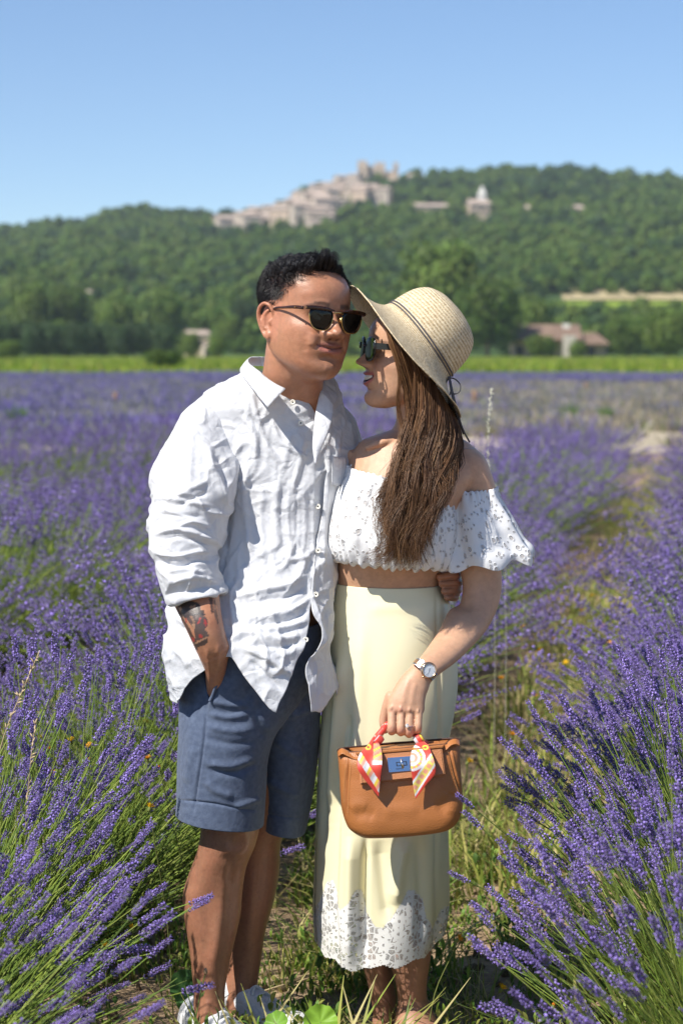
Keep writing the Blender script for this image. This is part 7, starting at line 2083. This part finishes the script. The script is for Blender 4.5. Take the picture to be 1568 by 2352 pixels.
rowsB = [(112, 330, 1448, 215, .030), (120, 400, 1448, 300, .042), (136, 620, 1460, 520, .052), (146, 800, 1474, 740, .058), (165, 960, 1480, 900, .062), (200, 1080, 1464, 1010, .064), (235, 1150, 1424, 1085, .063), (300, 1205, 1368, 1135, .060), (370, 1238, 1300, 1168, .052), (430, 1246, 1240, 1185, .035)]
RB = [(752.6 + a * .208, 1655.8 + b * .208, 752.6 + c * .208, 1655.8 + d * .208, BY, BY, dp) for a, b, c, d, dp in rowsB]
v, f, nn = open_limb(RB, 130, 240, 3.6)
v = v + nn * (.0022 * fbm(v * 16, 2))[:, None]
def zd(pts): return [(752.6 + x * .208, 1655.8 + y * .208) for x, y in pts]
v = folds(v, nn, [([(300, 1050), (420, 1020), (520, 1060)], -.0025, 14), ([(250, 980), (330, 930), (430, 960)], .002, 14), ([(1200, 1000), (1320, 900), (1400, 780)], -.004, 18), ([(1300, 760), (1360, 900), (1340, 1040)], .002, 14), ([(600, 1010), (800, 980), (1000, 1000)], .003, 20),
                    ([(215, 400), (195, 800), (190, 1040)], .0022, 2.2), ([(240, 400), (218, 800), (210, 1040)], -.002, 2.0), ([(1335, 300), (1400, 600), (1462, 800)], -.002, 2.0), ([(1355, 300), (1420, 600), (1470, 760)], .002, 2.2)], zd)
nb = len(v); v0b = v
vv = np.concatenate([v, v.reshape(130, 240, 3)[-1].mean(0)[None]]); ff = [tuple(q) for q in f] + [(nb, 129 * 240 + i, 129 * 240 + (i + 1) % 240) for i in range(240)]
o = wobj('bag_body', vv, ff, M_tan, bag); solid(o, .002)
rim = v.reshape(130, 240, 3)[0]; tv, tf = tube(np.concatenate([rim, rim[:2]]), .0016, 6, cap=False); wobj('rim', tv, tf, M_edge, bag)
# folded wings at the two upper corners
for pts, dp in (([(112, 335), (150, 305), (215, 330), (290, 365), (345, 375)], 1), ([(1448, 215), (1405, 198), (1350, 215), (1300, 262), (1262, 285)], 1)):
    a = np.array([d4(x, y, BY - .010 - .02 * i / 4) for i, (x, y) in enumerate(pts)]); b = np.array([d4(x + 6, y + 60, BY - .030 - .012 * i / 4) for i, (x, y) in enumerate(pts)])
    A, B = catmull(a, 24), catmull(b, 24); w = np.linspace(0, 1, 8)[:, None, None]; q = (A * (1 - w) + B * w).reshape(-1, 3)
    solid(wobj('wing', q, grid_faces(8, 24), M_tan, bag), .0025)
    tv, tf = tube(A, .0018, 6); wobj('wing_edge', tv, tf, M_edge, bag)
def quad_slab(name, c4, Ys, th, mat, bev=.0012):
    """rounded slab whose front corners are drawn at c4 (clockwise from top left)"""
    q = np.array([d4(x, y, Y) for (x, y), Y in zip(c4, Ys)])
    n = np.cross(q[1] - q[0], q[3] - q[0]); n /= np.linalg.norm(n)
    if n[1] > 0: n = -n
    c = q.mean(0); ins = c + (q - c) * (1 - bev * 2 / np.linalg.norm(q - c, axis=1)[:, None])
    v = np.concatenate([q - n * th, q - n * bev, ins]); 
    f = [tuple(g_) for g_ in grid_faces(3, 4, True)] + [(8, 9, 10, 11), (3, 2, 1, 0)]
    return wobj(name, v, f, mat, bag, smooth_=False), n
YF = BY - .0585
flap, nf = quad_slab('flap', [(335, 385), (1262, 302), (1294, 588), (362, 690)], [YF + .012, YF + .012, YF - .006, YF - .006], .007, M_tan2)
quad_slab('flap_lining', [(340, 395), (1260, 315), (1290, 608), (356, 706)], [YF + .015, YF + .015, YF - .0015, YF - .0015], .004, M_tan)
quad_slab('top_strip', [(240, 322), (1330, 232), (1270, 300), (330, 382)], [BY + .024, BY + .024, YF + .010, YF + .010], .004, M_tan)
st = []
M_thread = plain('thread', (.62, .33, .13), .7, .1, 50)
def stitches(pts, Y, n):
    mb = MB(); P_ = catmull(np.array([d4(x, y, YY) for (x, y), YY in zip(pts, Y)]), n * 2)
    for k in range(n): mb.add(*tube(P_[2*k:2*k+2], .0005, 5))
    o = mb.build('stitching', M_thread); child_world(o, bag); tag(o, kind='stuff')
def bag_y(x, y):
    vx, vy = 752.6 + x * .208, 1655.8 + y * .208; qx, qy = proj(v0b); m_ = np.hypot(qx - vx, qy - vy) < 4
    return (v0b[m_, 1].min() if m_.any() else BY - .05) - .0008
for pts_ in ([(262, 400), (250, 520), (236, 700), (226, 860), (222, 1020)], [(1320, 320), (1345, 430), (1375, 560), (1410, 690), (1445, 800)], [(200, 420), (190, 560), (182, 740), (178, 900)]):
    stitches(pts_, [bag_y(*q_) for q_ in pts_], 34)
stitches([(1240, 312), (1275, 580)], [YF + .0105, YF - .0075], 22)
stitches([(350, 400), (375, 668)], [YF + .0105, YF - .0075], 22)
M_chrome = plain('polished_steel', (.72, .73, .75), .08, .03, 20, metal=1.0); M_slot = plain('slot', (.01, .01, .01), .4, .1)
def fl(x, y, d=0.0):
    """point on the flap's front face"""
    t = np.clip((y - 340) / 300, 0, 1); return d4(x, y, YF + .012 - .018 * t - .0005 - d)
def flap_plate(name, c4, d0, d1, mat):
    v = np.array([fl(x, y, d0) for x, y in c4] + [fl(x, y, d1) for x, y in c4]); return wobj(name, v, [(4, 5, 6, 7), (0, 4, 7, 3), (1, 2, 6, 5), (0, 1, 5, 4), (3, 7, 6, 2)], mat, bag, smooth_=False)
flap_plate('clasp_plate', [(655, 408), (930, 388), (938, 548), (675, 568)], -.001, .0022, M_chrome)
for (x, y) in ((680, 428), (692, 540), (915, 405), (918, 530)):
    v, f = ellipsoid(fl(x, y, .0024), (.0013, .0008, .0013), None, 10, 6); wobj('screw', v, f, M_chrome, bag)
flap_plate('lock_slot', [(752, 455), (870, 445), (876, 492), (758, 502)], .002, .0026, M_slot)
flap_plate('lock_inner', [(762, 463), (860, 454), (864, 484), (768, 494)], .0024, .0029, M_chrome)
v, f = tube([fl(806, 428, .004), fl(812, 440, .008), fl(822, 478, .009), fl(828, 515, .006)], [.0022, .003, .0032, .0026], 10, 20, flat=.7); wobj('turn_lock', v, f, M_chrome, bag)
# maker's name on the plate
cu = bpy.data.curves.new('lettering', 'FONT'); cu.body = 'HERM\u00c8S'; cu.size = .0042; cu.align_x = 'CENTER'; cu.extrude = .0001
to = bpy.data.objects.new('lettering_tmp', cu); COL.objects.link(to)
dg = bpy.context.evaluated_depsgraph_get(); tm = bpy.data.meshes.new_from_object(to.evaluated_get(dg)); bpy.data.objects.remove(to)
ex = fl(860, 525) - fl(740, 534); ex /= np.linalg.norm(ex); ez = fl(800, 500) - fl(806, 540); ez -= ex * (ex @ ez); ez /= np.linalg.norm(ez); en = np.cross(ex, ez)
co = np.zeros(len(tm.vertices) * 3, np.float32); tm.vertices.foreach_get('co', co); co = co.reshape(-1, 3)
w = co[:, :1] * ex + co[:, 1:2] * ez + co[:, 2:3] * en + fl(790, 536, .0026); tm.vertices.foreach_set('co', w.astype(np.float32).ravel()); tm.materials.clear(); tm.materials.append(M_slot)
lt = link('lettering', tm); child_world(lt, bag)
# handle wrapped in the scarf
hp = [(455, 300, BY), (520, 215, BY - .008), (600, 110, BY - .006), (655, 40, BY + .004), (740, 70, BY + .012), (860, 100, BY + .012), (960, 150, BY + .006), (1030, 215, BY - .002), (1090, 260, BY + .002)]
HP = catmull(np.array([d4(*q) for q in hp]), 80)
def scarf_paint(u, w, seed=0):
    """silk print: red ground, yellow and white bands, pink shapes; u along, w across (0..1)"""
    red = np.array([.62, .045, .028]); yel = np.array([.78, .55, .06]); whi = np.array([.72, .70, .72]); pin = np.array([.72, .30, .20])
    c = np.tile(red, (len(u), 1))
    return c, red, yel, whi, pin
m, nt, b = new_mat('silk_print'); at = N(nt, 'ShaderNodeAttribute', attribute_name='col'); nt.links.new(at.outputs[0], b.inputs['Base Color']); b.inputs['Roughness'].default_value = .5; b.inputs['Sheen Weight'].default_value = .3
t = tex_noise(nt, 300, 2); bump(nt, b, t.outputs[0], .1, .0005); M_silk = m
tv, tf = tube(HP, np.interp(np.linspace(0, 1, 80), [0, .2, .35, 1], [.006, .0075, .0062, .0062]), 20, cap=True)
k = np.repeat(np.arange(80), 20); a_ = np.tile(np.arange(20), 80) / 20.0
_, red, yel, whi, pin = scarf_paint(np.zeros(2), np.zeros(2))
sp = (k / 80 * 6 + a_) % 1.0
c = np.where((sp < .05)[:, None], whi, np.where((sp < .10)[:, None], yel * .7, np.where(((sp > .58) & (sp < .62))[:, None], pin * .7, red)))
wobj('handle', tv, tf, M_silk, bag, col=c)
for (x, y, r, ax_) in ((555, 205, .0105, (.75, .0, -.66)), (1005, 205, .0105, (.75, 0, .5))):
    cpt = d4(x, y, BY - .01); ax_ = np.array(ax_) / np.linalg.norm(ax_)
    e1_ = np.cross(ax_, (0, 1, 0)); e1_ /= np.linalg.norm(e1_); e2_ = np.cross(ax_, e1_)
    u = np.linspace(0, 2 * np.pi, 40); n_ = 14; hgt = np.linspace(-.009, .009, n_)
    v = np.array([cpt + ax_ * h + (r * (1 - 18 * abs(h) ** 1.3 * 0 - .25 * (h / .009) ** 2)) * (np.cos(u)[:, None] * e1_ + np.sin(u)[:, None] * e2_) for h in hgt]).reshape(-1, 3)
    kk = np.repeat(np.arange(n_), 40)
    c = np.tile(red, (len(v), 1)); 
    if x > 900: c = np.where((kk < 5)[:, None], whi * .8, np.where((kk > 10)[:, None], yel, c))
    else: c = np.where((kk == 3)[:, None], whi, c)
    solid(wobj('scarf_knot', v, grid_faces(n_, 40), M_silk, bag, col=c), .001)
def tail(name, left, right, Yl, Yr, paintf, n=90, m=46, fold=.003):
    A = catmull(np.array([d4(x, y, Y) for (x, y), Y in zip(left, Yl)]), n); B = catmull(np.array([d4(x, y, Y) for (x, y), Y in zip(right, Yr)]), n)
    w = np.linspace(0, 1, m)
    v = A[:, None] * (1 - w)[None, :, None] + B[:, None] * w[None, :, None]
    u = np.linspace(0, 1, n)
    v = v + np.array([0, -1, 0]) * (fold * np.sin(w * 9)[None, :, None] * (1 - u)[:, None, None])
    v = v.reshape(-1, 3); px, py = proj(v); zx = (px - 752.6) / .208; zy = (py - 1655.8) / .208
    c = paintf(zx, zy)
    o = wobj(name, v, grid_faces(n, m), M_silk, bag, col=c); return solid(o, .0006)
def band(zx, zy, a, b, lo, hi):
    dx, dy = b[0] - a[0], b[1] - a[1]; L = math.hypot(dx, dy)
    d = ((zx - a[0]) * dy - (zy - a[1]) * dx) / L; s = ((zx - a[0]) * dx + (zy - a[1]) * dy) / L
    return (d > lo) & (d < hi), d, s
def paint_left(zx, zy):
    c = np.tile(red, (len(zx), 1))
    m_, d, s = band(zx, zy, (340, 380), (570, 740), -34, 40)
    seg = np.floor(s / 38 + d / 70) % 4
    cc = np.where((seg == 0)[:, None], whi, np.where((seg == 1)[:, None], yel, np.where((seg == 2)[:, None], pin, whi * .75)))
    c = np.where(m_[:, None], cc, c)
    m2 = (zx > 500) & (zx < 600) & (zy > 250) & (zy < 460); rope = np.floor((zx - 500) / 24) ; tw = (np.floor(zy / 26 + rope * .5) % 3)
    c = np.where((m2 & ((zx - 500) % 24 > 2))[:, None], np.where((tw == 0)[:, None], yel, np.where((tw == 1)[:, None], pin, pin * .85)), c)
    m3 = (zx > 495) & (zx < 600) & (zy > 440) & (zy < 485); c = np.where(m3[:, None], whi, c)
    m4 = (np.hypot(zx - 445, zy - 290) < 34) & (np.hypot(zx - 445, zy - 290) > 14); c = np.where(m4[:, None], yel, c)
    return c
def paint_right(zx, zy):
    c = np.tile(red, (len(zx), 1))
    r = np.hypot(zx - 930, zy - 410)
    for r0, r1, col in ((118, 145, whi), (88, 118, yel), (60, 88, whi), (30, 60, pin), (0, 30, whi)):
        mm = (r >= r0) & (r < r1)
        if col is yel:
            an = np.floor((np.arctan2(zy - 410, zx - 930) * 4)) % 2; c = np.where(mm[:, None], np.where((an == 0)[:, None], yel, pin), c)
        else: c = np.where(mm[:, None], col, c)
    m_, d, s = band(zx, zy, (1165, 420), (945, 760), -52, 52)
    c = np.where(m_[:, None], yel * np.array([.95, 1.1, 2.0]), c)
    ht = m_ & (np.abs(d) < 24) & ((s % 70) < 44); c = np.where(ht[:, None], pin, c)
    ed = (np.abs(np.abs(d) - 48) < 10); c = np.where((ed & (s > -30))[:, None], whi, c)
    m4 = (np.hypot((zx - 1075), (zy - 295) * 1.3) < 36) & (np.hypot((zx - 1075), (zy - 295) * 1.3) > 16); c = np.where(m4[:, None], yel, c)
    return c
YS = YF - .020
tail('scarf_end', [(490, 215), (420, 290), (345, 380), (328, 520), (400, 640), (480, 740), (556, 832)], [(560, 240), (585, 300), (598, 380), (598, 500), (580, 640), (570, 740), (560, 838)], [BY - .02, BY - .038, YF - .004, YS, YS, YS + .001, YS + .002], [BY - .02, BY - .040, YF - .008, YS - .003, YS - .002, YS, YS + .002], paint_left)
tail('scarf_end', [(985, 240), (945, 290), (912, 390), (915, 500), (930, 620), (945, 740), (968, 850)], [(1060, 225), (1110, 270), (1140, 350), (1175, 450), (1190, 560), (1090, 700), (974, 856)], [BY - .02, BY - .038, YF - .004, YS, YS, YS + .001, YS + .002], [BY - .02, BY - .040, YF - .008, YS - .003, YS - .002, YS, YS + .002], paint_right)
# leather tab behind the handle
v, f = box(d4(1180, 240, BY + .006), (.020, .006, .006), None, .002); wobj('strap_tab', v, f, M_tan, bag)
v, f = tube([d4(1060, 235, BY + .004), d4(1130, 244, BY + .006), d4(1260, 255, BY + .006)], [.004, .004, .004], 10, 12); wobj('strap', v, f, M_tan, bag)
# ------------------------------------------------------------------ the air between here and the hill
hz = mobj('haze', *box((0, 470, 64.0), (1300, 1080, 130)), None)
hm = bpy.data.materials.new('haze'); hm.use_nodes = True; nt = hm.node_tree
nt.nodes.remove(nt.nodes['Principled BSDF'])
pv = nt.nodes.new('ShaderNodeVolumePrincipled'); pv.inputs['Color'].default_value = (.80, .88, 1.0, 1); pv.inputs['Density'].default_value = .00021; pv.inputs['Anisotropy'].default_value = .2
nt.links.new(pv.outputs[0], nt.nodes['Material Output'].inputs['Volume'])
hz.data.materials.append(hm)
tag(hz, 'thin blue summer haze over the valley', 'haze', kind='stuff')
